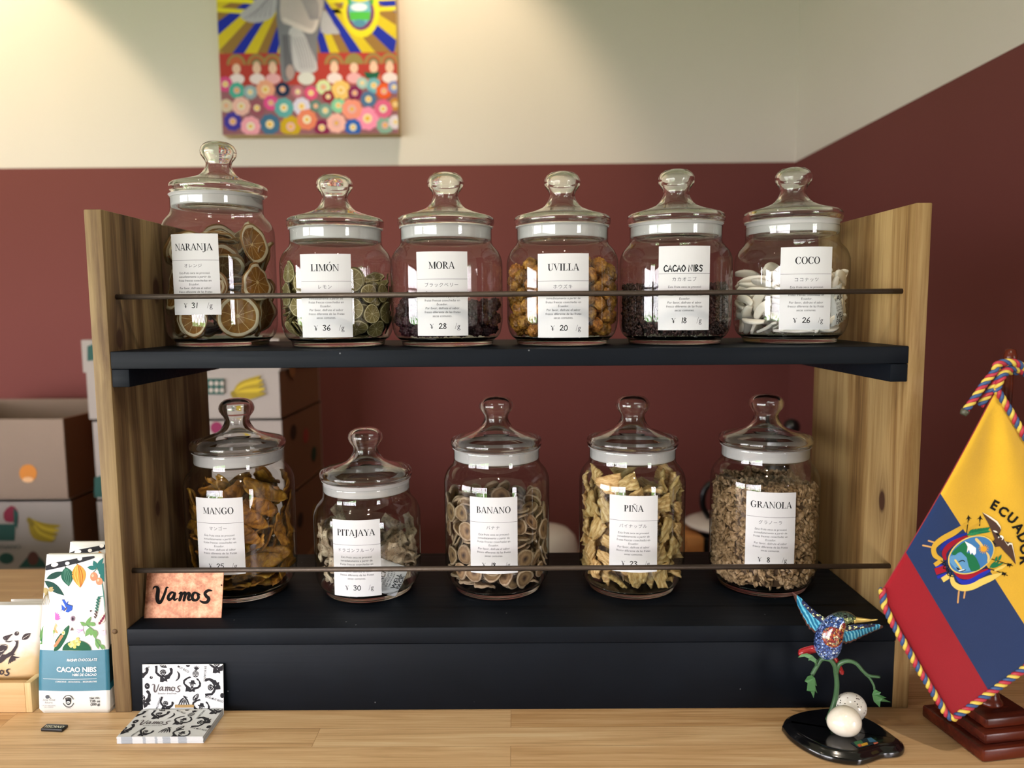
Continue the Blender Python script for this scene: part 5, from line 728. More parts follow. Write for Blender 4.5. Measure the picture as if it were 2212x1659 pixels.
# ------------------------------------------------------------------ dried fruit in the jars
def fruit_mat(name, fn, rough=.55, trans=.0, bump=.4, bscale=260):
    m, nt, out = nodes(name); g = G(nt)
    v = g.coord(); oi = g.n('ShaderNodeObjectInfo').outputs['Random']
    sep = g.n('ShaderNodeSeparateXYZ'); g.l(v, sep.inputs[0])
    rad = g.math('SQRT', g.math('ADD', g.math('MULTIPLY', sep.outputs[0], sep.outputs[0]), g.math('MULTIPLY', sep.outputs[1], sep.outputs[1])))
    ang = g.math('ARCTAN2', sep.outputs[1], sep.outputs[0])
    col = fn(g, v, rad, ang, oi)
    hs = g.n('ShaderNodeHueSaturation'); g.l(col, hs.inputs['Color'])
    g.l(g.math('MULTIPLY_ADD', oi, .5, .76), hs.inputs['Value'])
    g.l(g.math('MULTIPLY_ADD', oi, -.018, .505), hs.inputs['Hue'])
    p = g.bsdf(out, **{'Base Color': hs.outputs[0], 'Roughness': rough, 'Specular IOR Level': .35})
    g.l(g.bump(g.noise(v, bscale, 4, .6), bump, .002), p.inputs['Normal'])
    if trans:
        t = g.n('ShaderNodeBsdfTranslucent'); g.l(hs.outputs[0], t.inputs['Color'])
        mx = g.n('ShaderNodeMixShader'); mx.inputs[0].default_value = trans
        g.l(p.outputs[0], mx.inputs[1]); g.l(t.outputs[0], mx.inputs[2]); g.l(mx.outputs[0], out.inputs[0])
    return m
def citrus(R, nseg, pulp0, pulp1, memb, pith, rind, pithr=.82):
    def fn(g, v, rad, ang, oi):
        r = g.math('DIVIDE', rad, R)
        wob = g.noise(v, 60, 2, .5)
        a = g.math('FRACT', g.math('ADD', g.math('MULTIPLY', g.math('ADD', ang, g.math('MULTIPLY', wob, .25)), nseg/(2*PI)), g.math('MULTIPLY', oi, 7)))
        edge = g.math('ABSOLUTE', g.math('SUBTRACT', a, .5))
        line = g.math('GREATER_THAN', g.math('ADD', edge, g.math('DIVIDE', .02, g.math('ADD', r, .05))), .50)
        n = g.noise(g.mapping(v, (1, 1, 1)), 160, 4, .6, .8)
        c = g.mix(n, lin(pulp0), lin(pulp1))
        c = g.mix(line, c, lin(memb))
        c = g.mix(g.math('LESS_THAN', r, .09), c, lin(memb))
        c = g.mix(g.math('GREATER_THAN', r, pithr), c, lin(pith))
        c = g.mix(g.math('GREATER_THAN', r, .945), c, lin(rind))
        return c
    return fn
M_ORANGE = fruit_mat('dried_orange', citrus(.0255, 10, '#5c3c14', '#a87628', '#cbb078', '#d2c7a8', '#7d5a2c', .80), .5, .18, .5, 180)
M_LIME = fruit_mat('dried_lime', citrus(.0143, 9, '#5f552c', '#978a54', '#cdc29a', '#bdb48a', '#544b22', .86), .5, .2, .4, 260)
M_MORA = fruit_mat('dried_blackberry', lambda g, v, r, a, o: g.mix(g.noise(v, 160, 4, .6), lin('#120509'), lin('#381018')), .5, 0, .5, 500)
M_UVI = fruit_mat('dried_golden_berry', lambda g, v, r, a, o: g.ramp(g.noise(v, 120, 5, .65, .4), [(.3, '#3a230c'), (.47, '#85581f'), (.6, '#ab7c32'), (.75, '#cba666')]), .38, 0, .6, 240)
M_COCO = fruit_mat('dried_coconut', lambda g, v, r, a, o: g.mix(g.noise(v, 90, 3, .6), lin('#f0e9da'), lin('#fbf7ee')), .5, .15, .15, 200)
M_MANGO = fruit_mat('dried_mango', lambda g, v, r, a, o: g.ramp(g.noise(v, 55, 5, .65, 1.2), [(.28, '#38240a'), (.44, '#7a521a'), (.57, '#a87826'), (.74, '#cfa84a')]), .42, .22, .6, 120)
M_PITA = fruit_mat('dried_pitahaya', lambda g, v, r, a, o: g.mix(g.math('LESS_THAN', g.noise(v, 420, 3, .7), .385), g.ramp(g.noise(v, 70, 4, .6), [(.3, '#5c4c36'), (.48, '#94836a'), (.66, '#c2b69c')]), lin('#1d1812')), .7, .1, .7, 260)
def _ban(g, v, rad, ang, oi):
    r = g.math('DIVIDE', rad, .0125)
    n = g.noise(v, 150, 4, .6)
    f = g.math('ADD', r, g.math('MULTIPLY', g.math('SUBTRACT', n, .5), .5))
    return g.ramp(f, [(.05, '#33251a'), (.25, '#634b33'), (.5, '#8d7350'), (.8, '#745b3d'), (.93, '#ab977a'), (1.05, '#98846b')])
M_BAN = fruit_mat('dried_banana', _ban, .65, .1, .6, 260)
M_PINE = fruit_mat('dried_pineapple', lambda g, v, r, a, o: g.ramp(g.noise(g.mapping(v, (1, 5, 1)), 50, 5, .6, .6), [(.3, '#7d5a2a'), (.45, '#b8975a'), (.6, '#d8c088'), (.78, '#eee0ba')]), .5, .2, .6, 160)

def wavy_disc(R, t, amp, seed, cup=0.0, nr=7, ns=36, edge=.0, curl=0.0):
    rnd = random.Random(seed); bm = bmesh.new()
    ph, ph2 = rnd.random()*6.28, rnd.random()*6.28; k = rnd.choice((2, 2, 3))
    def z(r, a):
        q = r/R
        return amp*q*q*math.cos(k*a+ph) + cup*q*q + edge*amp*math.cos(7*a+ph2)*q**4 + curl*max(0, q*math.cos(a-ph2)-.2)**2
    sides = []
    for s in (1, -1):
        c = bm.verts.new((0, 0, z(0, 0)+s*t/2)); rings = [[c]]
        for i in range(1, nr+1):
            r = R*i/nr; tt = t/2*(1 if i < nr-1 else (.92 if i == nr-1 else .6))
            rings.append([bm.verts.new((r*(1+.04*math.cos(3*2*PI*j/ns+ph2))*math.cos(2*PI*j/ns), r*(1+.04*math.cos(3*2*PI*j/ns+ph2))*math.sin(2*PI*j/ns), z(r, 2*PI*j/ns)+s*tt)) for j in range(ns)])
        for j in range(ns):
            f = (c, rings[1][j], rings[1][(j+1) % ns]); bm.faces.new(f if s > 0 else f[::-1])
        for a, b in zip(rings[1:], rings[2:]):
            for j in range(ns):
                f = (a[j], b[j], b[(j+1) % ns], a[(j+1) % ns]); bm.faces.new(f if s > 0 else f[::-1])
        sides.append(rings[-1])
    for j in range(ns): bm.faces.new((sides[0][j], sides[1][j], sides[1][(j+1) % ns], sides[0][(j+1) % ns]))
    return bm
def sheet(L, Wd, t, seed, shape='leaf', amp=.004, freq=60, nl=16, nw=7):
    rnd = random.Random(seed); bm = bmesh.new(); off = Vector((rnd.random()*50, rnd.random()*50, 0))
    tw = rnd.uniform(-.7, .7); bend = rnd.uniform(-.25, .25)
    S_ = []
    for s in (1, -1):
        g_ = []
        for i in range(nl+1):
            u = i/nl; row = []
            if shape == 'leaf': w = math.sin(PI*min(1, max(0, .06+u*.9)))**.6
            elif shape == 'fan': w = .35+.75*u
            else: w = .75+.3*noise.noise(off+Vector((u*3, 7, 0)))
            for j in range(nw+1):
                q = j/nw*2-1
                x = (u-.5)*L+ (.06*L*noise.noise(off+Vector((q*2, u*4, 3))))
                y = q*Wd/2*w*(1+.18*noise.noise(off+Vector((u*5, 11*q, 1))))
                z = amp*noise.noise(off+Vector((x*freq, y*freq, 0)))*2 + bend*L*(u-.5)**2*2 + tw*y*(u-.5)
                edge = .45 if (i in (0, nl) or j in (0, nw)) else 1
                row.append(bm.verts.new((x, y, z+s*t/2*edge)))
            g_.append(row)
        for i in range(nl):
            for j in range(nw):
                f = (g_[i][j], g_[i+1][j], g_[i+1][j+1], g_[i][j+1]); bm.faces.new(f if s > 0 else f[::-1])
        S_.append(g_)
    def rim(g_): return g_[0][:-1]+[r[-1] for r in g_[:-1]]+g_[-1][:0:-1]+[r[0] for r in g_[:0:-1]]
    a, b = rim(S_[0]), rim(S_[1])
    for i in range(len(a)):
        j = (i+1) % len(a); bm.faces.new((a[i], a[j], b[j], b[i]))
    return bm
def berry(R, seed, mode):
    rnd = random.Random(seed); bm = bmesh.new(); bmesh.ops.create_icosphere(bm, subdivisions=4 if mode == 'drupe' else 4, radius=1)
    pts = []; n = 30
    for i in range(n):
        z = 1-2*(i+.5)/n; a = i*2.39996+seed; r = math.sqrt(1-z*z); pts.append(Vector((r*math.cos(a), r*math.sin(a), z)))
    off = Vector((seed*3.1, seed*1.7, 0))
    for v in bm.verts:
        d = v.co.normalized()
        if mode == 'drupe':
            m = max(d.dot(p) for p in pts); ang = math.acos(min(1, m)); k = 1-.9*ang*ang*2.4
            v.co = d*R*max(.78, k)*(1+.08*noise.noise(off+d*1.5))
        else:
            w = abs(noise.noise(off+d*3.2))+.6*abs(noise.noise(off+d*7))
            v.co = d*R*(1.08-.42*w+.14*noise.noise(off+d*1.2))
        v.co.z *= .92
    return bm
def strip(L, Wd, T, seed, arcd):
    rnd = random.Random(seed); bm = bmesh.new(); n = 16; rings = []
    rad = L/arcd; tw = rnd.uniform(-.5, .5)
    for i in range(n+1):
        u = i/n; a = (u-.5)*arcd; e = max(.5, math.sin(PI*(.04+.92*u))**.3)
        c = Vector((rad*math.sin(a), rad*(1-math.cos(a))-L*arcd*.06, 0)); nn = Vector((-math.sin(a), math.cos(a), 0)); up = Vector((0, 0, 1))
        q = tw*(u-.5); r1, r2 = nn*math.cos(q)+up*math.sin(q), up*math.cos(q)-nn*math.sin(q)
        rings.append([bm.verts.new(c+r1*(Wd/2*e*math.copysign(abs(math.cos(t))**.5, math.cos(t)))+r2*(T/2*e*math.copysign(abs(math.sin(t))**.5, math.sin(t)))) for t in [2*PI*k/10+.2 for k in range(10)]])
    for a, b in zip(rings, rings[1:]):
        for k in range(10): bm.faces.new((a[k], a[(k+1) % 10], b[(k+1) % 10], b[k]))
    bm.faces.new(rings[0][::-1]); bm.faces.new(rings[-1]); return bm
def variants(name, mat, bms):
    out = []
    for bm in bms:
        me = bpy.data.meshes.new(name); bmesh.ops.recalc_face_normals(bm, faces=bm.faces[:]); bm.to_mesh(me); bm.free(); me.materials.append(mat)
        for p in me.polygons: p.use_smooth = True
        out.append(me)
    return out
KINDS = {
 'NAR': ('dried_orange_slice', 'orange slice', variants('dried_orange_slice', M_ORANGE, [wavy_disc(.0255, .0040, a, s, c, edge=.35, curl=q) for a, s, c, q in ((.0025, 1, .002, .004), (.0038, 2, -.002, .010), (.002, 3, .004, .014), (.0048, 4, 0, .003))])),
 'LIM': ('dried_lime_slice', 'lime slice', variants('dried_lime_slice', M_LIME, [wavy_disc(.0143, .0019, a, s, .0, 6, 30, edge=.3) for a, s in ((.0008, 1), (.0016, 2), (.0022, 3))])),
 'MORA': ('dried_blackberry', 'blackberry', variants('dried_blackberry', M_MORA, [berry(.0090, s, 'drupe') for s in (1, 2, 3)])),
 'UVI': ('dried_golden_berry', 'golden berry', variants('dried_golden_berry', M_UVI, [berry(.0102, s, 'wrinkle') for s in (1, 2, 3, 4)])),
 'COC': ('coconut_strip', 'coconut strip', variants('coconut_strip', M_COCO, [strip(.044, .0118, .0052, s, a) for s, a in ((1, 1.5), (2, 1.0), (3, 2.0), (4, .7))])),
 'MAN': ('dried_mango_strip', 'mango strip', variants('dried_mango_strip', M_MANGO, [sheet(.058, .0235, .0028, s, 'leaf', .0020, 90) for s in (1, 2, 3, 4, 5)])),
 'PIT': ('dried_pitahaya_chip', 'pitahaya chip', variants('dried_pitahaya_chip', M_PITA, [sheet(.038, .028, .0042, s, 'chip', .0024, 110) for s in (1, 2, 3, 4)])),
 'BAN': ('dried_banana_slice', 'banana slice', variants('dried_banana_slice', M_BAN, [wavy_disc(.0125, .0030, a, s, c, 6, 28, edge=.4) for a, s, c in ((.0008, 1, .0022), (.0013, 2, .0010), (.0005, 3, -.0018), (.0016, 4, .0024))])),
 'PIN': ('dried_pineapple_chunk', 'pineapple chunk', variants('dried_pineapple_chunk', M_PINE, [sheet(.032, .0265, .0052, s, 'fan', .0022, 150, 14, 9) for s in (1, 2, 3, 4, 5)])),
}
TITLE = {j[0]: j[1] for j in JARS}
COLOURS = {'NAR': 'thick dried orange slice with pale rind', 'LIM': 'thin dried lime slice with pale membranes', 'MORA': 'dark wrinkled dried blackberry', 'UVI': 'wrinkled golden dried berry',
           'COC': 'curved white coconut strip', 'MAN': 'amber dried mango strip', 'PIT': 'grey seed-speckled pitahaya chip', 'BAN': 'brown dried banana slice', 'PIN': 'pale yellow dried pineapple chunk'}
SAMPLE = {me.name: [v.co.copy() for v in list(me.vertices)[::3]] for k in KINDS for me in KINDS[k][2]}
for key in PILES:
    kind, cat, meshes = KINDS[key]; row = PILES[key]; root = JAR[key]
    for i in range(0, len(row), 8):
        x, y, z, a, b, c, d, s = row[i:i+8]
        o = bpy.data.objects.new(kind, meshes[(i//8) % len(meshes)]); COL.objects.link(o)
        o.location = root.location+Vector((x, y, z))*1e-4
        o.rotation_euler = Quaternion((a, b, c, d)).normalized().to_euler()
        o.scale = (s/100,)*3
        # keep every piece inside the glass
        mx = Matrix.LocRotScale(Vector((x, y, z))*1e-4, o.rotation_euler, o.scale); worst, wd, low = 0, None, 0
        for v in SAMPLE[o.data.name]:
            p = mx @ v; r = math.hypot(p.x, p.y); lim = .0678-.0075*max(0, min(1, (.036-p.z)/.026))**2
            if p.z > .1: lim -= .0105*max(0, min(1, (p.z-(.099 if key in ('LIM', 'MORA', 'UVI', 'COC', 'PIT') else .142))/.018))**1.5
            if r-lim > worst: worst, wd = r-lim, Vector((p.x, p.y, 0))/r
            low = max(low, .0092-p.z)
        if worst > 0: o.location -= wd*worst
        o.location.z += low
        tag(o, '%s in the jar labelled %s' % (COLOURS[key], TITLE[key]), cat, '%ss in the %s jar' % (cat, TITLE[key]))

def loose_fill(name, key, mat, core, top, shape, n, seed, label, cat):
    """a filling nobody could count: flakes against the glass and over the top, round a solid middle"""
    rnd = random.Random(seed); bm = bmesh.new(); R = .0642
    def topz(x, y): return top(x, y)
    prim = []
    for k in range(4):
        b = bmesh.new(); bmesh.ops.create_icosphere(b, subdivisions=1 if key == 'CAC' else 2, radius=1)
        for v in b.verts:
            v.co *= 1+.3*noise.noise(v.co*1.7+Vector((k*9, 0, 0)))
            if key == 'GRA': v.co.z += .35*(v.co.x**2)-.2*v.co.y**2
        prim.append(([v.co.copy() for v in b.verts], [[v.index for v in f.verts] for f in b.faces])); b.free()
    def put(p, s):
        q = Euler((rnd.uniform(0, 6), rnd.uniform(0, 6), rnd.uniform(0, 6))).to_matrix()
        vs, fs = prim[rnd.randrange(4)]; dm = Vector([a*s*rnd.uniform(.7, 1.25) for a in shape])
        bv = [bm.verts.new(p+q@Vector((v.x*dm.x, v.y*dm.y, v.z*dm.z))) for v in vs]
        for f in fs:
            fc = bm.faces.new([bv[i] for i in f]); fc.smooth = True
    for i in range(n):
        a = rnd.uniform(0, 2*PI)
        if i % 4:
            z = rnd.uniform(.0125, .2)
            r = R-rnd.uniform(0, .004)
            lim = R*min(1, .86+(z-.012)/.10) if z < .026 else R
            r = min(r, lim-.001); x, y = r*math.cos(a), r*math.sin(a)
            zt = topz(x, y); z = .0125+(z-.0125)/.1875*(zt-.0125)
            put(Vector((x, y, z)), 1)
        else:
            r = (R-.001)*math.sqrt(rnd.random()); x, y = r*math.cos(a), r*math.sin(a)
            put(Vector((x, y, topz(x, y)+rnd.uniform(-.002, .0015))), 1)
    # middle
    NR, NS = 8, 40; rg = []
    for i in range(NR+1):
        r = (R-.0045)*i/NR
        rg.append([bm.verts.new((r*math.cos(2*PI*j/NS), r*math.sin(2*PI*j/NS), topz(r*math.cos(2*PI*j/NS), r*math.sin(2*PI*j/NS))-.002)) for j in range(NS)] if i else [bm.verts.new((0, 0, topz(0, 0)-.002))])
    for z, r in ((.028, R-.0045), (.014, .055)): rg.append([bm.verts.new((r*math.cos(2*PI*j/NS), r*math.sin(2*PI*j/NS), z)) for j in range(NS)])
    for j in range(NS): bm.faces.new((rg[0][0], rg[1][j], rg[1][(j+1) % NS])).material_index = 1
    for a_, b_ in zip(rg[1:], rg[2:]):
        for j in range(NS): bm.faces.new((a_[j], b_[j], b_[(j+1) % NS], a_[(j+1) % NS])).material_index = 1
    bm.faces.new(rg[-1]).material_index = 1
    o = tag(mesh_obj(name, bm, [mat, core]), label, cat, None, 'stuff')
    o.location = JAR[key].location
    return o
M_GRA = fruit_mat('granola_flakes', lambda g, v, r, a, o: g.ramp(g.noise(v, 150, 4, .6), [(.3, '#463421'), (.45, '#75603f'), (.58, '#9a8260'), (.75, '#c2ae8a')]), .6, .05, .5, 600)
M_NIB = fruit_mat('cacao_nib_chips', lambda g, v, r, a, o: g.ramp(g.noise(v, 240, 4, .6), [(.3, '#0f0908'), (.5, '#2a1916'), (.66, '#4d342d'), (.8, '#6d5248')]), .45, 0, .5, 700)
DARKB, DARKN = plain('granola_middle', '#4a341e', .8), plain('nib_middle', '#140c0b', .8)
loose_fill('granola', 'GRA', M_GRA, DARKB, lambda x, y: .137+.010*noise.noise(Vector((x*40, y*40, 1)))-.10*x*0-.06*abs(x), (.0046, .0034, .0014), 3600, 3, 'loose toasted oat granola filling the jar labelled GRANOLA', 'granola')
loose_fill('cacao_nibs', 'CAC', M_NIB, DARKN, lambda x, y: .070+.004*noise.noise(Vector((x*50, y*50, 1))), (.0034, .0019, .0011), 4200, 4, 'loose dark cacao nibs filling the jar labelled CACAO NIBS', 'cacao nibs')
# ------------------------------------------------------------------ things on the counter and the lower board
def zmap(s, ox, oy, p, n):
    """coordinates of a detail view -> point on the plane through p with normal n"""
    n = Vector(n).normalized()
    return lambda x, y, h: hit(ox+x/s, oy+y/s, p, n)+n*h
def local(fn, root):
    inv = world_matrix(root).inverted()
    return lambda x, y, h: inv @ fn(x, y, h)

# --- copper sign leaning back, its letter cut-outs painted dark
COPPER = None
def copper():
    m, nt, out = nodes('mottled_copper'); g = G(nt); v = g.coord()
    n = g.noise(v, 85, 6, .65, .3); n2 = g.noise(v, 420, 3, .6)
    f = g.math('ADD', g.math('MULTIPLY', n, .8), g.math('MULTIPLY', n2, .2))
    col = g.ramp(f, [(.34, '#684332'), (.46, '#95644c'), (.56, '#b48165'), (.70, '#cea286')])
    g.bsdf(out, **{'Base Color': col, 'Roughness': g.math('MULTIPLY_ADD', f, .35, .32), 'Metallic': .7}); return m
COPPER = copper()
sign = empty('copper_sign', (-.3935, .0295, ZD+.0003), label='small copper sign with cut-out script painted as flat black shapes, leaning at the left front of the lower board', cat='sign')
lean = math.radians(14.5)
SW, SH, ST = .0934, .0530, .0012
Rm = Matrix.Rotation(-lean, 4, 'X')
bm = bmesh.new(); add_box(bm, (-SW/2, 0, 0), (SW/2, ST, SH), 0, .0003, Rm); mesh_obj('plate', bm, COPPER, sign)
bm = bmesh.new(); add_box(bm, (-.012, .0014+.013*.9, 0), (.012, .0026+.013*.9, .0012), 0); add_box(bm, (-.012, 0, 0), (.012, .001, .044), 0, 0, Matrix.Translation((0, .0135, 0)) @ Matrix.Rotation(math.radians(2), 4, 'X'))
mesh_obj('rear_stay', bm, COPPER, sign)
n_s = Vector((0, -math.cos(lean), math.sin(lean)))
A = Art(); vamos(A, 470, 243, 470, '#0b0908', bold=1.4)  # dark seen through the cut letters is put in as flat black ink
A.build('painted_cutouts', local(zmap(3.614, 200, 1200, (-.39, .0295, ZD), n_s), sign), sign)
bm = bmesh.new(); bmesh.ops.create_uvsphere(bm, u_segments=10, v_segments=6, radius=.0009)
rv = mesh_obj('rivet', bm, plain('dark_rivet', '#3a2a22', .5, metal=.6), sign); rv.location = Rm @ Vector((SW/2-.002, -.0003, SH*.72))

# --- pouch bags
BAGW = plain('white_bag_paper', '#d8d8d2', .5, .03, 25, bump=.06)
TEAL = plain('teal_bag_band', '#1f6a80', .45, .05, 25)
NAVYSIDE = plain('dark_bag_side', '#15303a', .5, .1, 40)
def block_bag(root, xb0, xb1, xt0, xt1, yf0, yf1, yb0, yb1, h, zones):
    """flat-bottomed paper bag with gusseted sides: zones = heights where the front changes colour"""
    bm = bmesh.new(); levels = sorted(set([0, .006]+[h*k/16 for k in range(1, 17)]+list(zones))); rows = []
    for z in levels:
        t = z/h; e = 1-.0*t
        x0, x1 = xb0+(xt0-xb0)*t-.0034*math.sin(PI*t**.75), xb1+(xt1-xb1)*t+.0012*math.sin(PI*t**.75); yf, yb = yf0+(yf1-yf0)*t, yb0+(yb1-yb0)*t
        ins = .010*min(1, t*2.2)*max(0, (yb-yf)/.045); ym = (yf+yb)/2
        bul = .0035*math.sin(PI*min(1, t*1.15)) if t < .87 else 0
        r = .003 if z < .001 else 0
        front = [(x0+(x1-x0)*i/16+(r if i == 0 else (-r if i == 16 else 0)), yf+r-bul*math.sin(PI*i/16), z) for i in range(17)]
        side1 = [(x1-ins, ym, z)]; back = [(x1-(x1-x0)*i/8, yb, z) for i in range(9)]; side0 = [(x0+ins, ym, z)]
        rows.append([bm.verts.new(p) for p in front+side1+back+side0])
    n = len(rows[0])
    for k, (a, b) in enumerate(zip(rows, rows[1:])):
        z = (levels[k]+levels[k+1])/2
        mi = 1 if zones and zones[0] < z < zones[1] else 0
        for i in range(n):
            f = bm.faces.new((a[i], a[(i+1) % n], b[(i+1) % n], b[i]))
            f.material_index = mi; f.smooth = 16 > i
            if 16 <= i <= 17 and z > .03 and mi: f.material_index = 2
    bm.faces.new(rows[0][::-1]); bm.faces.new(rows[-1])
    return mesh_obj('pouch', bm, [BAGW, TEAL, NAVYSIDE], root)
BY0, BY1, BH = -.004, .0335, .180
nb = Vector((0, -BH, (BY1-BY0))).normalized()
def bag_front(x, y, h): return zmap(3.4577, 0, 1160, (-.5, BY0, 0), nb)(x, y, h+.0003)
z1 = bag_front(500, 1148, 0).z; z2 = bag_front(500, 842, 0).z
def bag_art():
    A = Art(); Gd, Gm, K = '#24463f', '#3c6e5c', '#2c2c30'
    A.stroke([(345, 232), (420, 212), (520, 190), (620, 168), (700, 150)], [36, 44, 40, 34, 18], K, sm=4)
    A.lay = 1
    for x, y, a, b in ((410, 207, 27, 15), (505, 196, 17, 13), (598, 160, 18, 15)): A.ell(x, y, a, b, '#efece4', -.2)
    A.lay = 0
    A.leaf(348, 312, 482, 258, 46, Gd); A.leaf(335, 328, 487, 435, 58, Gd)
    A.leaf(492, 226, 518, 368, 92, '#28594a'); A.leaf(580, 202, 604, 378, 104, '#d3903f')
    A.lay = 1
    for d in (-24, -8, 8, 24): A.stroke([(494+d*.4, 240), (506+d, 300), (517+d*.3, 356)], 3, '#5b8c78', sm=4); A.stroke([(583+d*.5, 215), (590+d*1.2, 290), (603+d*.3, 366)], 4, '#f0c36a' if d < 0 else '#a8502a', sm=4)
    A.stroke([(490, 228), (488, 200)], 5, K); A.stroke([(578, 204), (570, 185)], 5, K)
    A.lay = 0
    for x0, y0, x1, y1, w in ((720, 235, 652, 225, 34), (722, 232, 700, 175, 34), (725, 228, 775, 155, 30), (730, 250, 790, 195, 44), (735, 245, 790, 262, 60), (760, 260, 792, 340, 50)): A.leaf(x0, y0, x1, y1, w, '#2c6a66')
    A.stroke([(700, 262), (725, 235), (745, 200)], 5, '#2f5a4c', sm=4)
    A.lay = 1
    A.ell(702, 295, 27, 33, '#dd8263'); A.ell(744, 330, 25, 28, '#e08a68'); A.ell(694, 286, 9, 12, '#efb398'); A.ell(736, 322, 8, 10, '#efb398')
    A.lay = 0
    for a in (2.2, 2.9, 3.6, 5.6, 6.1): A.leaf(362, 400, 362+48*math.cos(a), 400+44*math.sin(a), 26, '#a9976a')
    for dx in (-30, -18, -4, 8, 20, -40): A.stroke([(358, 405), (355+dx*.6, 450), (355+dx, 505)], 4, '#7d6b45', sm=3)
    A.stroke([(470, 538), (462, 552)], 3, K)
    for p in ([(505, 530), (470, 468), (488, 466), (512, 500)], [(505, 530), (500, 500), (520, 470), (514, 500)], [(508, 535), (512, 498), (552, 512), (548, 545)], [(505, 535), (466, 500), (470, 540), (490, 552)], [(506, 535), (545, 545), (520, 560), (500, 556)]): A.poly(p, '#3559b8')
    A.lay = 1; A.stroke([(508, 498), (553, 512)], 4, '#1c2a5a'); A.stroke([(470, 468), (488, 466)], 5, '#1c2a5a'); A.stroke([(490, 548), (509, 522)], 5, '#5a3a30'); A.lay = 0
    for i in range(9):
        a = -PI/2+(i-4)*.36; A.leaf(420, 615, 420+46*math.cos(a), 608+54*math.sin(a), 18, '#b765ab')
    for i in range(5): A.leaf(412, 640+i*12, 380+i*16, 668+i*12, 20, '#b99a6a'); A.leaf(412, 640+i*14, 440-i*8, 668+i*14, 18, '#c4a97c')
    A.stroke([(410, 700), (392, 760), (378, 840)], [16, 22, 10], '#7a9a4a', sm=4)
    A.poly([(296, 745), (330, 700), (378, 715), (392, 780), (372, 842), (345, 842)], '#2f6a45', sm=4)
    for x0, y0, x1, y1 in ((300, 780, 330, 650), (296, 740, 300, 660), (390, 790, 430, 705), (385, 800, 352, 700), (300, 800, 350, 770)): A.leaf(x0, y0, x1, y1, 18, '#5f8d52')
    A.poly([(402, 842), (430, 760), (524, 655), (520, 720), (480, 800), (440, 842)], '#24543c', sm=4)
    A.lay = 1; A.stroke([(410, 838), (460, 760), (520, 662)], 3, '#4f8560'); A.ell(485, 710, 15, 17, '#e6d9a8'); A.ell(485, 710, 7, 8, '#e0a95a')
    for i in range(6): A.ell(425+i*9, 805-i*13, 18, 11, '#c98460', -.7)
    A.lay = 0
    A.ell(585, 842, 107, 76, '#285a40', 0, None, 24, PI, 2*PI)
    A.lay = 1
    for i, (x, y) in enumerate(((535, 795), (552, 782), (570, 775), (588, 770), (606, 778), (560, 800), (580, 795), (600, 795), (572, 815), (545, 808), (595, 755))): A.ell(x, y, 13, 12, '#d9cf8e' if i % 2 else '#c9b86a')
    A.lay = 0
    A.ell(556, 605, 16, 21, '#8a7384'); A.ell(556, 607, 8, 12, '#3a2c34', lay=1); A.poly([(538, 694), (550, 668), (566, 692)], '#6a5350')
    A.stroke([(765, 350), (778, 430), (790, 560)], 6, '#3f7f78', sm=4); A.stroke([(778, 440), (748, 445)], 5, '#3f7f78')
    for i in range(22):
        t = i/21; A.ell(742-22*t+7*math.sin(i*2.1), 450+150*t, 8-3*t, 8-3*t, '#2f6458' if i < 15 else '#4a3030')
    A.ell(687, 549, 7, 7, '#4a3438')
    A.leaf(740, 655, 806, 556, 46, '#d9c6bd'); A.lay = 1
    for i in range(5): A.ell(753+i*11, 640-i*17, 9, 11, '#7a3448', .5)
    A.lay = 0
    for a in (2.4, 3.0, 3.6, 1.8, 4.2): A.leaf(630, 690, 630+55*math.cos(a), 690+48*math.sin(a), 34, '#d8cbe0')
    for a in (.4, 1.0, 1.8, 2.6): A.leaf(780, 700, 780+34*math.cos(a), 700+40*math.sin(a), 28, '#e2c3da')
    A.lay = 1
    for a in (2.5, 2.9, 3.3): A.stroke([(635, 688), (630+40*math.cos(a), 690+36*math.sin(a))], 3, '#b56aa8')
    A.lay = 0
    for x0, y0, x1, y1, w in ((650, 660, 690, 590, 24), (655, 660, 610, 628, 22), (660, 650, 720, 640, 26), (690, 670, 650, 740, 34), (700, 680, 690, 735, 30), (720, 690, 720, 755, 34), (720, 760, 760, 800, 30), (725, 770, 745, 835, 24), (760, 800, 790, 838, 22), (690, 640, 720, 660, 30)): A.leaf(x0, y0, x1, y1, w, '#6f9a5e')
    A.stroke([(660, 655), (700, 690), (730, 770), (770, 835)], 6, '#4f7d4f', sm=4)
    # lettering
    W = '#f2f4f2'; A.lay = 1
    A.text('MASHPI', 588, 923, 28, W, 'RIGHT', bold=.018, shear=.22, sx=.80); A.text('CHOCOLATE', 733, 921, 28, W, 'RIGHT', shear=.22, sx=.82)
    A.text('CACAO NIBS', 729, 1002, 52, W, 'RIGHT', bold=.028, spacing=.96)
    A.text('NIBS DE CACAO', 728, 1032, 25, W, 'RIGHT', bold=.012, shear=.22, spacing=.95)
    A.stroke([(325, 1058), (728, 1055)], 2.5, W); A.text('CONSCIOUS – ECOLOGICAL – REGENERATIVE', 728, 1082, 16, W, 'RIGHT', shear=.22, bold=.006, sx=.92)
    Kd = '#26282c'
    A.text('Net Wt.', 750, 1208, 22, Kd, 'RIGHT', bold=.02); A.text('7,05 oz', 750, 1232, 25, Kd, 'RIGHT', bold=.025); A.text('(200 g)', 750, 1256, 25, Kd, 'RIGHT', bold=.025)
    A.ell(358, 1192, 16, 14, '#5d6066'); A.stroke([(352, 1204), (378, 1198), (384, 1204)], 4, '#5d6066')
    A.text('Slow Food', 367, 1222, 22, '#7d7f82', shear=.25); A.text('Baluarte', 367, 1241, 18, '#7d7f82', shear=.2)
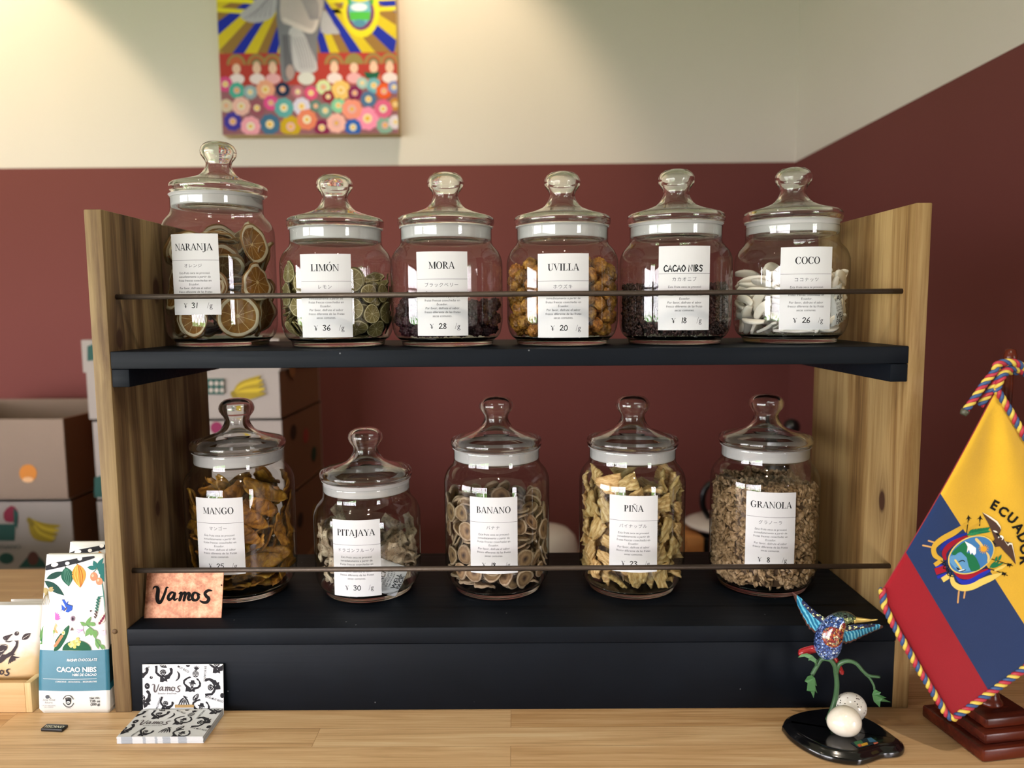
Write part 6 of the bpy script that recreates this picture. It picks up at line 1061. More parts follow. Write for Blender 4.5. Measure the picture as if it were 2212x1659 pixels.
    A.text('CACAO NACIONAL', 367, 1262, 12, '#8a8c8e'); A.text('DEL CHOCÓ', 367, 1274, 12, '#8a8c8e')
    A.stroke(arc(516, 1224, 40, 44, .35, PI-.35, 20), 5, Kd); A.stroke(arc(516, 1224, 40, 44, PI+.35, 2*PI-.35, 20), 5, Kd)
    A.poly([(496, 1212), (536, 1212), (534, 1240), (522, 1252), (510, 1252), (498, 1240)], Kd)
    for i in range(5): A.stroke([(499+i*8.5, 1214), (497+i*9.5, 1196+abs(i-2)*2)], 6, Kd)
    A.ell(516, 1232, 13, 10, '#e4e4de', lay=2); A.stroke([(507, 1232), (525, 1232)], 3, Kd, lay=3)
    A.text('mashpi', 516, 1277, 13, '#6a6c70')
    return A
BART = bag_art()
def _lim(tab, y):
    for (y0, a0), (y1, a1) in zip(tab, tab[1:]):
        if y <= y1: return a0+(a1-a0)*(y-y0)/(y1-y0)
    return tab[-1][1]
LEFT_, RIGHT_ = ((0, 362), (130, 352), (500, 318), (840, 290), (1000, 284), (1325, 302)), ((0, 772), (130, 776), (840, 797), (1325, 812))
BART.items = [([(min(max(p[0], _lim(LEFT_, p[1])), _lim(RIGHT_, p[1])), p[1]) for p in vs], fs, c, l) for vs, fs, c, l in BART.items]
def cacao_bag(dy, label, full):
    root = empty('cacao_nibs_bag', (-.510, .0+dy, 0.0003), label=label, cat='bag', group='white and teal bags of cacao nibs')
    b = block_bag(root, -.0414, .0412, -.0440, .0255, BY0, BY1, .0405, .0375, BH, (z1, z2))
    BART.build('printed_artwork', lambda x, y, h: (bag_front(x, y, h+.0036*math.sin(PI*min(1, max(0, bag_front(x, y, 0).z/BH*1.15)))*(1 if bag_front(x, y, 0).z < .87*BH else 0)*math.sin(PI*min(1, max(0, (bag_front(x, y, 0).x+.551)/.08))))-Vector((-.510, 0, .0003))), b, split=24)
    return root
cacao_bag(0, 'white and teal bag of cacao nibs with botanical print, standing in front', True)
cacao_bag(.0475, 'second botanical-print bag, mostly hidden behind the front bag, only its top showing', False)

# --- wooden tray with paper tea bags
TRAYW = wood('tray_pine', '#9a6f42', '#c3955f', '#d8b280', 'X', .8, .6)
TRAYE = wood('tray_end_grain', '#a58658', '#cdb07c', '#dcc595', 'Z', 1.2, .6)
tx0, tx1, th = -.800, -.5622, .0365
tray = empty('wooden_tray', ((tx0+tx1)/2, .055, .0003), label='low pine tray holding white paper tea bags at the left edge', cat='tray')
hx = (tx1-tx0)/2
for nm, lo, hi, m in (('front_board', (-hx, -.055, 0), (hx-.0078, -.047, th), TRAYW), ('back_board', (-hx, .047, 0), (hx-.0078, .055, th), TRAYW),
                      ('end_board', (hx-.0078, -.055, 0), (hx, .055, th), TRAYE), ('end_board', (-hx-.0078, -.055, 0), (-hx, .055, th), TRAYE), ('bottom_board', (-hx, -.047, .001), (hx-.0078, .047, .005), TRAYW)):
    box(nm, lo, hi, m, tray, .0008)
def tea_paper():
    m, nt, out = nodes('translucent_tea_bag_paper'); g = G(nt); v = g.coord()
    sep = g.n('ShaderNodeSeparateXYZ'); g.l(v, sep.inputs[0])
    n = g.noise(v, 38, 4, .6, .6)
    f = g.math('ADD', g.math('MULTIPLY', sep.outputs[2], 9.0), g.math('MULTIPLY', g.math('SUBTRACT', n, .5), .45))
    col = g.ramp(f, [(.20, '#c9a269'), (.42, '#d0b488'), (.62, '#d8d1c8'), (1.0, '#dddbd8')])
    p = g.bsdf(out, **{'Base Color': col, 'Roughness': .6})
    g.l(g.bump(g.noise(v, 30, 3, .5), .25, .004), p.inputs['Normal']); return m
TEA = tea_paper()
def tea_bag(x0, x1, yb, dz, label, art):
    cx = (x0+x1)/2; h = .1115+dz; hw = (x1-x0)/2
    root = empty('tea_bag', (cx, yb, .0056), label=label, cat='tea bag', group='white paper tea bags standing in the pine tray')
    bm = bmesh.new(); NU, NV = 12, 14; sides = []
    for s in (-1, 1):
        gr = []
        for j in range(NV+1):
            v = j/NV; row = []
            for i in range(NU+1):
                u = i/NU*2-1; w = hw*(1-.035*(1-v)*(v > .0)+.02*math.sin(v*3))
                bul = .0075*(1-u*u)**.6*math.sin(PI*min(1, .12+v*.95))**.8*(1-v)**.35
                row.append(bm.verts.new((u*w, v*.016+s*(bul+.0006), v*h)))
            gr.append(row)
        for j in range(NV):
            for i in range(NU):
                f = (gr[j][i], gr[j][i+1], gr[j+1][i+1], gr[j+1][i]); bm.faces.new(f if s < 0 else f[::-1])
        sides.append(gr)
    rim = lambda g_: g_[0][:-1]+[r[-1] for r in g_[:-1]]+g_[-1][:0:-1]+[r[0] for r in g_[:0:-1]]
    a, b = rim(sides[0]), rim(sides[1])
    for i in range(len(a)): bm.faces.new((a[i], b[i], b[(i+1) % len(a)], a[(i+1) % len(a)]))
    p = mesh_obj('paper_bag', bm, TEA, root, smooth=True)
    if art:
        A = Art(); K = '#40373a'
        # woman with raised arms, fruit around her, detail view 5.927x from (0, 1280)
        A.ell(72, 690, 66, 48, K, -.25); A.poly([(20, 800), (45, 770), (40, 735), (105, 735), (70, 770), (120, 770), (190, 730), (235, 660), (245, 610), (270, 615), (262, 680), (215, 770), (130, 820), (75, 870), (30, 885), (-90, 900), (-90, 840)], K)
        A.lay = 1; A.stroke([(10, 690), (60, 650), (130, 660)], 4, '#e6ddd2', sm=4); A.stroke([(50, 735), (75, 730), (95, 715)], 4, '#e6ddd2', sm=3); A.stroke([(20, 790), (45, 810), (70, 770)], 4, '#e6ddd2'); A.lay = 0
        for dx in (-22, -8, 6, 18): A.stroke([(247, 620), (248+dx, 600)], 8, K)
        A.ell(241, 513, 27, 26, K); A.ell(250, 503, 7, 5, '#e6ddd2', lay=1)
        A.leaf(312, 588, 415, 508, 70, K); A.stroke([(325, 575), (370, 545), (398, 528)], 4, '#e6ddd2', lay=1, sm=3)
        for i in range(4): A.stroke([(190-i*3, 520), (150-i*22, 550+i*2), (120-i*8, 600-i*4)], [6, 16, 8], K, sm=4)
        A.stroke([(110, 610), (160, 612), (195, 600)], [8, 14, 6], K, sm=3)
        for i in range(4): A.stroke([(205, 780), (180-i*4+i*22, 830), (160+i*22, 890-i*14)], [8, 20, 8], K, sm=4)
        A.stroke([(205, 790), (250, 810), (292, 808)], [8, 18, 6], K, sm=3); A.stroke([(195, 775), (235, 770)], 10, K)
        vamos(A, -196, 930, 385, K, bold=1.25)
        A.text('Ecuador dried fruit', -40, 1060, 22, '#6a5a50'); A.text('Tea', 50, 1114, 38, K, bold=.012, shear=.2)
        nn = Vector((0, -h, .016)).normalized(); fn = zmap(5.927, 0, 1280, (cx, yb, .0056), nn)
        def fm(x, y, hh):
            q = fn(x, y, 0); v = min(1, max(0, (q.z-.0056)/h)); u = max(-1, min(1, (q.x-cx)/hw))
            bul = .0075*(1-u*u)**.6*math.sin(PI*min(1, .12+v*.95))**.8*(1-v)**.35+.0006
            return q+nn*(bul+.0004+hh)-Vector((cx, yb, .0056))
        A.items = [i for i in A.items if min(p[0] for p in i[0]) > -265]
        A.build('printed_artwork', fm, p, split=45)
tea_bag(-.6520, -.5635, .0195, 0, 'white paper tea bag with dancer print, frontmost in the pine tray', True)
tea_bag(-.6330, -.5640, .0390, -.004, 'white paper tea bag in the middle of the row of three', False)
tea_bag(-.6290, -.5660, .0580, -.008, 'rearmost white paper tea bag in the row of three', False)

# --- small black magnet with white letters
mg = empty('fridge_magnet', (-.5145, -.0357, .0003), math.radians(-5), label='tiny black bar magnet with white letters lying on the counter', cat='magnet')
BLK = plain('black_resin', '#0d0b0c', .4, .2)
bm = bmesh.new(); add_box(bm, (-.0128, -.0052, 0), (.0128, .0052, .0035), 0, .0008); mesh_obj('bar', bm, BLK, mg, smooth=40)
A = Art()
A.text('YISCANO', 0, .0027, .0062, '#e8e6cc', bold=.01, sx=.86, shear=.2)
A.build('lettering', lambda x, y, h: Vector((x, -y, .0035+h)), mg)

# --- patterned business cards
CARDP = plain('white_card', '#d9dcde', .55, .02, 50)
GREYE = plain('grey_card_edge', '#a3aab2', .6, .05, 50)
CW, CH = .0942, .0556
def card_art():
    A = Art(); K = '#2b2a2e'; W = '#e8eaec'
    def fig1(o=(0, 0), rot=0, hat=False, sc=1.0):
        B = Art()
        B.poly([(465, 390), (470, 300), (420, 270), (375, 215), (380, 130), (372, 85), (425, 78), (425, 130), (420, 205), (470, 250), (520, 275), (545, 275), (620, 245), (665, 200), (650, 130), (690, 120), (715, 150), (710, 225), (665, 290), (650, 330), (600, 345), (610, 390), (560, 375), (520, 395)], K)
        B.ell(527, 205, 62, 52, K); B.poly([(500, 240), (560, 240), (550, 285), (510, 285)], K)
        B.lay = 1; B.ell(530, 222, 24, 26, W); B.ell(530, 216, 19, 20, K, lay=2); B.stroke([(515, 236), (530, 244), (545, 236)], 6, W, lay=3); B.stroke([(470, 215), (520, 175), (585, 190)], 5, W); B.stroke([(540, 305), (555, 318)], 7, W)
        return B
    def fig2():
        B = Art()
        B.poly([(945, 580), (960, 500), (905, 420), (910, 360), (960, 320), (1040, 285), (1065, 310), (1000, 335), (945, 380), (940, 420), (985, 460), (1040, 500), (1100, 500), (1180, 490), (1215, 445), (1205, 385), (1160, 345), (1165, 320), (1200, 335), (1250, 420), (1245, 480), (1195, 525), (1130, 540), (1125, 590), (1080, 575), (1040, 590), (1000, 575)], K)
        B.ell(1075, 445, 34, 42, K); B.poly([(1055, 470), (1100, 470), (1095, 515), (1060, 515)], K)
        B.poly([(1008, 405), (1050, 400), (1060, 362), (1120, 362), (1128, 405), (1160, 435), (1130, 440), (1080, 415), (1030, 425)], K)
        B.lay = 1; B.ell(1076, 452, 17, 22, W); B.ell(1076, 448, 12, 16, K, lay=2); B.stroke([(1050, 510), (1070, 535), (1095, 515)], 5, W)
        return B
    F1, F2 = fig1(), fig2()
    A.add(F1); A.add(F2)
    def rot(a, px, py, qx, qy, s=1.0):
        c, d = math.cos(a)*s, math.sin(a)*s
        return lambda x, y: (qx+(x-px)*c-(y-py)*d, qy+(x-px)*d+(y-py)*c)
    A.add(F1, rot(-PI/2-.15, 540, 280, 1500, 480, 1.0))
    def clipped(B, fn):
        q = Art(); q.add(B, fn)
        for vs, fs, c, l in q.items:
            A.raw([(min(max(x, 134), 1672), min(max(y, 58), 966)) for x, y in vs], fs, c, l)
    clipped(F1, rot(.1, 540, 280, 1560, 120)); clipped(F1, rot(-.5, 540, 280, 165, 760)); clipped(F1, rot(.2, 540, 280, 60, 240)); clipped(F2, rot(.1, 1080, 460, 1240, 900)); clipped(F1, rot(.3, 540, 280, 560, 860, .8))
    A.ell(300, 305, 30, 28, K); A.ell(308, 296, 9, 8, W, lay=1); A.ell(220, 470, 50, 60, K); A.stroke([(200, 460), (235, 480)], 6, W, lay=1); A.ell(1650, 660, 40, 50, K)
    A.stroke([(800, 190), (830, 250), (815, 320), (770, 375)], [10, 42, 44, 12], K, sm=5); A.stroke([(812, 220), (812, 290), (790, 345)], 5, W, lay=1, sm=4)
    A.ell(1148, 240, 62, 70, K)
    for i in range(4): A.stroke([(1095, 205+i*26), (1120, 190+i*26), (1148, 208+i*26), (1175, 190+i*26), (1200, 205+i*26)], 6, W, lay=1, sm=3)
    for dx, dy in ((-50, -70), (-25, -95), (5, -100), (35, -85), (60, -60)): A.leaf(1160, 172, 1165+dx*1.1, 172+dy, 20, K)
    for i in range(5): A.stroke([(940, 690), (870+i*26, 740), (815+i*50, 835)], [12, 34, 14], K, sm=4)
    A.stroke([(912, 668), (945, 685), (985, 690)], [18, 28, 12], K)
    for i in range(4): A.stroke([(925, 705), (885+i*26, 750), (850+i*42, 815)], 4, W, lay=1, sm=3)
    A.poly([(1090, 750), (1090, 690), (1140, 640), (1195, 625), (1195, 690), (1150, 745)], K, sm=4)
    for i in range(3): A.stroke([(1108, 735-i*10), (1140, 680+i*14-14), (1180, 640+i*20)], 5, W, lay=1, sm=3)
    for i in range(4): A.stroke([(470+i*32, 62), (500+i*28, 100), (560+i*14, 118)], [8, 20, 8], K, sm=3)
    A.poly([(960, 70), (1050, 70), (1030, 105), (980, 105)], K)
    for t, x, y, r, s in (('CON', 235, 140, -.6, 56), ('MUY RICO', 905, 165, .5, 58), ('DE ECUADOR', 1310, 240, PI/2+.1, 54), ('ESTÁ MUY RICO', 1490, 745, .30, 56), ('¡APROVECHE!', 440, 830, -PI/2+.35, 50)):
        A.text(t, x, y, s, K, rot=r, bold=.02, spacing=1.05, sx=.85)
    A.lay = 2
    vamos(A, 310, 432, 570, '#5c5455', bold=1.0); A.text('Ecuador dried fruit', 600, 628, 46, '#7f7a7a', bold=.015)
    return A
CARDA = card_art()
KX = 1542.0/CW
def card_uv(x, y): return (x-132)/KX, (y-56)/KX
def make_card_mesh():
    bm = bmesh.new(); t = .00038; cuts = [0, .05, .18, .30, .335, .44, .47, .53, .62, .71, .81, 1.0]
    dark = {1, 3, 5, 7, 9}
    top = [[bm.verts.new((-CW/2+CW*c, y, z)) for c in cuts] for y, z in ((-CH/2, 0), (CH/2, 0), (CH/2, t), (-CH/2, t))]
    for k in range(4):
        a, b = top[k], top[(k+1) % 4]
        for i in range(len(cuts)-1):
            f = bm.faces.new((a[i], b[i], b[i+1], a[i+1])); f.material_index = 1 if (k == 3 and i in dark) else 0
    for i in (0, -1):
        f = bm.faces.new([top[k][i] for k in range(4)]); f.material_index = 1 if i == -1 else 0
    me = bpy.data.meshes.new('business_card'); bmesh.ops.recalc_face_normals(bm, faces=bm.faces[:]); bm.to_mesh(me); bm.free()
    me.materials.append(CARDP); me.materials.append(GREYE); return me
CM = make_card_mesh(); rc = random.Random(5); NC = 19
for i in range(NC):
    o = bpy.data.objects.new('business_card', CM); COL.objects.link(o)
    o.location = (-.3817+(rc.uniform(-.0003, .0003) if i < NC-1 else 0), -.0365+(rc.uniform(-.0002, .0002) if i < NC-1 else 0), .0003+i*.00041); o.rotation_euler.z = rc.uniform(-.003, .003) if i < NC-1 else 0
    tag(o, 'white business card inside the flat stack, below its patterned top card' if i < NC-1 else 'patterned white business card lying flat on top of the stack', 'card', 'business cards of the shop')
CARDA.build('printed_pattern', lambda x, y, h: Vector((-CW/2+card_uv(x, y)[0], CH/2-card_uv(x, y)[1]*CH/.0556, .00038+h)), o)
sc_ = empty('business_card', (-.3817, -.0068, .0003), label='patterned white business card standing upright behind the stack', cat='card', group='business cards of the shop')
la = math.radians(4.5); Rc = Matrix.Rotation(PI/2-la, 4, 'X'); SHH = .0594
bm = bmesh.new(); add_box(bm, (-CW/2, 0, -.0004), (CW/2, SHH, 0), 0, 0, Rc); up = mesh_obj('card_sheet', bm, CARDP, sc_)
CARDA.build('printed_pattern', lambda x, y, h: Rc @ Vector((-CW/2+card_uv(x, y)[0], SHH-card_uv(x, y)[1], h)), up)
bm = bmesh.new(); q0, q1 = card_uv(750, 828), card_uv(1108, 882); add_box(bm, (-CW/2+q0[0], SHH-q1[1], .0007), (-CW/2+q1[0], SHH-q0[1], .0011), 0, 0, Rc)
mesh_obj('kraft_tab', bm, plain('kraft_paper', '#a5854f', .7), sc_, label='kraft-brown paper tab')
# ------------------------------------------------------------------ painted hummingbird on its black stand
BS = 3.7797
def bx(x, y): return 1640+x/BS, 1220+y/BS       # detail view of the bird corner
def onz(x, y, z):
    v = _f + (x-CXP)/F_PX*_r - (y-CYP)/F_PX*_u
    return CAM + v*((z-CAM.z)/v.z)
bird = empty('hummingbird_figurine', (.362, -.052, .0003), label='painted mosaic hummingbird figurine on a glossy black stand with two eggs', cat='figurine')
BO = Vector((.362, -.052, .0003))
GLOSSB = plain('glossy_black_stand', '#08080a', .16, .2, coat=.4)
front = [(1184, 1530, .0015), (1150, 1572, 0), (1085, 1584, 0), (1000, 1590, 0), (900, 1625, 0), (800, 1645, 0), (640, 1628, 0), (500, 1590, 0), (360, 1520, 0), (250, 1440, 0), (195, 1350, .003), (190, 1270, .0115), (225, 1215, .0115), (310, 1182, .0115), (430, 1160, .0115), (580, 1150, .0115), (720, 1170, .0115), (870, 1225, .0115), (990, 1285, .0115), (1085, 1362, .0100), (1140, 1425, .0070), (1176, 1480, .0035)]
pl = [onz(*bx(x, y), z) for x, y, z in front]
ring0 = smooth_pts([(p.x, p.y, 0) for p in pl], 5, True)
cen = sum(ring0, Vector())/len(ring0)
bm = bmesh.new(); rings = []
for off, z in ((0.0015, 0), (0, .0012), (0, .0052), (.0014, .0072), (.0036, .0082), (.0046, .0098), (.0070, .0114), (.0095, .0118)):
    r = []
    for i, p in enumerate(ring0):
        t = (ring0[(i+1) % len(ring0)]-ring0[i-1]).normalized(); nn = Vector((-t.y, t.x, 0))
        if nn.dot(cen-p) < 0: nn = -nn
        r.append(bm.verts.new(p+nn*off+Vector((0, 0, z))-Vector((BO.x, BO.y, 0))))
    rings.append(r)
for a, b in zip(rings, rings[1:]):
    for i in range(len(a)): bm.faces.new((a[i], a[(i+1) % len(a)], b[(i+1) % len(a)], b[i]))
bm.faces.new(rings[0][::-1]); bm.faces.new(rings[-1])
bmesh.ops.triangulate(bm, faces=[f for f in bm.faces if len(f.verts) > 4])
mesh_obj('stand', bm, GLOSSB, bird, smooth=35)
# eggs
def egg(cx, cy, Y, rx, ry, rot, m, label):
    c = at(*bx(cx, cy), Y); bm = bmesh.new(); bmesh.ops.create_uvsphere(bm, u_segments=36, v_segments=20, radius=1)
    for v in bm.verts:
        k = 1+.10*v.co.z; v.co = Vector((v.co.x*ry*k, v.co.y*ry*k, v.co.z*rx))
    bmesh.ops.rotate(bm, verts=bm.verts, cent=(0, 0, 0), matrix=Matrix.Rotation(rot, 3, 'Y'))
    zmin = min(v.co.z for v in bm.verts)
    o = mesh_obj('egg', bm, m, bird, smooth=True, label=label); o.location = Vector((c.x, Y, .0121-zmin))-BO
def egg_mat(name, base, spots):
    m, nt, out = nodes(name); g = G(nt); v = g.coord()
    n = g.noise(v, 90, 4, .6); col = g.mix(n, lin(base), lin('#f3efe6'))
    if spots:
        vo = g.n('ShaderNodeTexVoronoi'); vo.inputs['Scale'].default_value = 330; g.l(v, vo.inputs['Vector'])
        s = g.math('LESS_THAN', vo.outputs['Distance'], .24)
        sepc = g.n('ShaderNodeSeparateColor'); g.l(vo.outputs['Color'], sepc.inputs[0])
        s = g.math('MULTIPLY', s, g.math('GREATER_THAN', sepc.outputs[0], .45)); col = g.mix(s, col, lin('#2a2320'))
    g.bsdf(out, **{'Base Color': col, 'Roughness': .18, 'Coat Weight': .5}); return m
egg(690, 1310, -.0745, .0178, .0157, 1.35, egg_mat('ivory_glazed_egg', '#d8cdb4', False), 'ivory glazed egg')
egg(745, 1190, -.0450, .0168, .0150, 1.9, egg_mat('speckled_egg', '#d6d6d2', True), 'white egg with black speckles')
A = Art()
A.poly([(745, 1455), (905, 1405), (982, 1455), (810, 1500)], '#1d2a33')
A.lay = 1
for p, c in (([(770, 1450), (830, 1432), (850, 1455), (800, 1485)], '#3c6a4a'), ([(830, 1465), (880, 1450), (890, 1470), (840, 1484)], '#c79a35'), ([(880, 1420), (915, 1412), (960, 1445), (900, 1450)], '#3f6d8a'), ([(800, 1470), (825, 1462), (838, 1484), (815, 1490)], '#b85a3c'), ([(930, 1455), (965, 1448), (972, 1458), (940, 1468)], '#c06a52')): A.poly(p, c)
A.build('plaque', lambda x, y, h: onz(*bx(x, y), .0123)+Vector((0, 0, h))-BO, bird)
# stem and leaves
STEMG = plain('painted_green_stem', '#3a5c3a', .45, .15, 60)
LEAFG = plain('painted_green_leaf', '#3d6b3c', .5, .12, 50)
LEAFL = plain('light_green_leaf', '#5a8458', .5, .12, 50)
BYY = -.050
def bp(x, y, dy=0): return at(*bx(x, y), BYY+dy)-BO
def bt(pts, r0, r1, name='stem', mat=None):
    bm = bmesh.new(); q = smooth_pts([bp(*p) for p in pts], 6); add_tube(bm, q, [r0, r1], 10); return mesh_obj(name, bm, mat or STEMG, bird)
bt([(520, 1318, .006), (548, 1290, .006), (585, 1210, .006), (622, 1090, .006), (634, 980, .004), (626, 880, .002), (618, 830, 0), (590, 785, 0), (545, 768, .002), (505, 775, .004), (470, 830, .004), (430, 900, .003)], .0030, .0022)
bt([(626, 880, .002), (650, 815, 0), (715, 785, -.003), (790, 805, -.006), (850, 870, -.007), (900, 905, -.008), (985, 916, -.008)], .0028, .0014)
bt([(862, 888, -.007), (905, 930, -.008), (935, 985, -.009), (940, 1020, -.009)], .0014, .0011)
bt([(470, 830, .004), (462, 800, .002), (470, 780, 0)], .0016, .0012)
bt([(545, 1335, .0), (510, 1322, .004), (500, 1305, .006)], .0032, .0015)
def slab(name, pts, th, mat, curl=0):
    bm = bmesh.new(); p2 = [Vector((x, y, 0)) for x, y in pts]; tr = geo.tessellate_polygon([p2])
    xs = [p[0] for p in pts]; mx = (min(xs)+max(xs))/2; hw = max(1, (max(xs)-min(xs))/2)
    L = [[bm.verts.new(bp(x, y, d+s*th+curl*((x-mx)/hw)**2)) for x, y in pts] for s in (-.5, .5) for d in (-.002,)]
    for t in tr: bm.faces.new([L[0][i] for i in t]); bm.faces.new([L[1][i] for i in t][::-1])
    n = len(pts)
    for i in range(n): bm.faces.new((L[0][i], L[0][(i+1) % n], L[1][(i+1) % n], L[1][i]))
    return mesh_obj(name, bm, mat, bird)
slab('leaf', [(430, 900), (455, 925), (472, 990), (455, 985), (475, 1050), (455, 1030), (445, 1090), (420, 1035), (388, 1028), (395, 965), (370, 950), (395, 910)], .0012, LEAFG, .003)
slab('leaf', [(940, 1012), (968, 1030), (995, 1042), (982, 1060), (1040, 1085), (1012, 1092), (1075, 1122), (990, 1115), (985, 1165), (935, 1115), (922, 1060)], .0012, LEAFG, .003)
slab('leaf', [(316, 756), (345, 730), (390, 722), (435, 742), (468, 775), (470, 808), (445, 795), (420, 780), (400, 782), (405, 765), (370, 750)], .0012, LEAFL, .003)
# body: rings along a bent axis
KB = .78/F_PX
PATCH = bp(605, 590, -.014); HEADC = bp(715, 430, -.002)
def mosaic(name, kind):
    m, nt, out = nodes(name); g = G(nt); v = g.coord()
    vo = g.n('ShaderNodeTexVoronoi'); vo.inputs['Scale'].default_value = 470; g.l(v, vo.inputs['Vector'])
    ed = g.n('ShaderNodeTexVoronoi', feature='DISTANCE_TO_EDGE'); ed.inputs['Scale'].default_value = 470; g.l(v, ed.inputs['Vector'])
    sc = g.n('ShaderNodeSeparateColor'); g.l(vo.outputs['Color'], sc.inputs[0])
    def dist(p, k):
        d = g.n('ShaderNodeVectorMath', operation='DISTANCE'); g.l(vo.outputs['Position'], d.inputs[0]); d.inputs[1].default_value = p
        return d.outputs['Value']
    sep = g.n('ShaderNodeSeparateXYZ'); g.l(v, sep.inputs[0])
    if kind == 'body':
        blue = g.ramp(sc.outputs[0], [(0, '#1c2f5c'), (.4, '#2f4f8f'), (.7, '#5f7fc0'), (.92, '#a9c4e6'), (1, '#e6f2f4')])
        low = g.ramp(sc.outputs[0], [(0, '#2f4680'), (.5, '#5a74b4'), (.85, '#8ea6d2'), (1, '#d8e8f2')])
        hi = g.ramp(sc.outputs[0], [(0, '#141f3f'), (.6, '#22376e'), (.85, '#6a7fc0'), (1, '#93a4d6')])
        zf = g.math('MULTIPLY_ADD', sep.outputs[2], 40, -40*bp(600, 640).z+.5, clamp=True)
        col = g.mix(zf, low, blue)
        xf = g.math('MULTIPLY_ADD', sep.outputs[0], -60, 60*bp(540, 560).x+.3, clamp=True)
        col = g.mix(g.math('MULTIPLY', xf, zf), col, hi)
        red = g.ramp(sc.outputs[0], [(0, '#6b1f24'), (.4, '#94332f'), (.6, '#b9663a'), (.8, '#cf9a4c'), (.93, '#dccba0'), (1, '#16161c')])
        d = g.n('ShaderNodeVectorMath', operation='DISTANCE'); g.l(v, d.inputs[0]); d.inputs[1].default_value = PATCH
        d2 = g.n('ShaderNodeVectorMath', operation='DISTANCE'); g.l(v, d2.inputs[0]); d2.inputs[1].default_value = bp(685, 520, -.012)
        dd = g.math('MINIMUM', d.outputs['Value'], g.math('MULTIPLY', d2.outputs['Value'], 1.7))
        col = g.mix(g.math('LESS_THAN', dd, .0112), col, red)
        grn = g.ramp(sc.outputs[0], [(0, '#3d5130'), (.5, '#6d7d4a'), (.85, '#a3ad72'), (1, '#d5d9a0')])
        d3 = g.n('ShaderNodeVectorMath', operation='DISTANCE'); g.l(v, d3.inputs[0]); d3.inputs[1].default_value = HEADC
        col = g.mix(g.math('LESS_THAN', d3.outputs['Value'], .0125), col, grn)
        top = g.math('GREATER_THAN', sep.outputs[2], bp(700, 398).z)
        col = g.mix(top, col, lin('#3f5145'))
    else:
        col = g.ramp(sc.outputs[0], [(0, '#131b33'), (.55, '#20305f'), (.74, '#3c5a8c'), (.8, '#d9dfa0'), (1, '#eaf0c0')])
    col = g.mix(g.math('LESS_THAN', ed.outputs['Distance'], .07), col, lin('#0d1224'))
    g.bsdf(out, **{'Base Color': col, 'Roughness': .14, 'Coat Weight': .6}); return m
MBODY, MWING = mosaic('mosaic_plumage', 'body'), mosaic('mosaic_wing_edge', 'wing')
def feathers():
    m, nt, out = nodes('turquoise_feathers'); g = G(nt); v = g.coord()
    w = g.n('ShaderNodeTexWave', wave_type='BANDS', bands_direction='X'); g.l(g.mapping(v, (1, 1, 1), (0, 0, 0), (0, .5, 0)), w.inputs['Vector'])
    w.inputs['Scale'].default_value = 95; w.inputs['Distortion'].default_value = 2.5; w.inputs['Detail'].default_value = 2
    n = g.noise(v, 160, 3, .6); f = g.math('ADD', g.math('MULTIPLY', w.outputs[1], .6), g.math('MULTIPLY', n, .4))
    col = g.ramp(f, [(.2, '#1c5f86'), (.5, '#2f8fb4'), (.75, '#5fb8cf'), (.95, '#b9dfe6')])
    p = g.bsdf(out, **{'Base Color': col, 'Roughness': .22}); g.l(g.bump(w.outputs[1], .6, .001), p.inputs['Normal']); return m
CYAN = feathers()
BROWN = plain('brown_feather_tips', '#5a3c36', .35, .3, 120)
GOLD = plain('gold_beak', '#b9a05a', .3, .15, 60, metal=.5)
REDP = plain('red_tail_glaze', '#9c1f26', .2, .15, 60, coat=.5)
bm = bmesh.new()
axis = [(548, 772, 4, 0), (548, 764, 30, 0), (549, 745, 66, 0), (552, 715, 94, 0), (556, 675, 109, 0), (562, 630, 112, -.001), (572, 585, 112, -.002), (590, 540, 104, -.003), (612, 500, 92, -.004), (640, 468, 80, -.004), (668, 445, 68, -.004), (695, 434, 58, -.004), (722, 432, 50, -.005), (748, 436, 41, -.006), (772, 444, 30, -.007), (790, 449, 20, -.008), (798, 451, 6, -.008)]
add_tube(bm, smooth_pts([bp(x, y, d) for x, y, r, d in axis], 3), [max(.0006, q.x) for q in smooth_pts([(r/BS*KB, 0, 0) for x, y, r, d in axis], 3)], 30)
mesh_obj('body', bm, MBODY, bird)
bm = bmesh.new(); bb = smooth_pts([bp(775, 450, -.007), bp(850, 452, -.011), (bp(920, 452, -.015)), bp(968, 447, -.018)], 4)
add_tube(bm, bb, [.0040, .0034, .0030, .0027, .0024, .0020, .0017, .0013, .001, .0009, .0008, .0007, .0005], 12); mesh_obj('beak', bm, GOLD, bird)
for x, d in ((706, -.021),):
    bm = bmesh.new(); bmesh.ops.create_uvsphere(bm, u_segments=14, v_segments=8, radius=.0019); e = mesh_obj('eye', bm, plain('black_eye', '#0a0a0c', .1, .1), bird, smooth=True); e.location = bp(x, 424, -.0170)
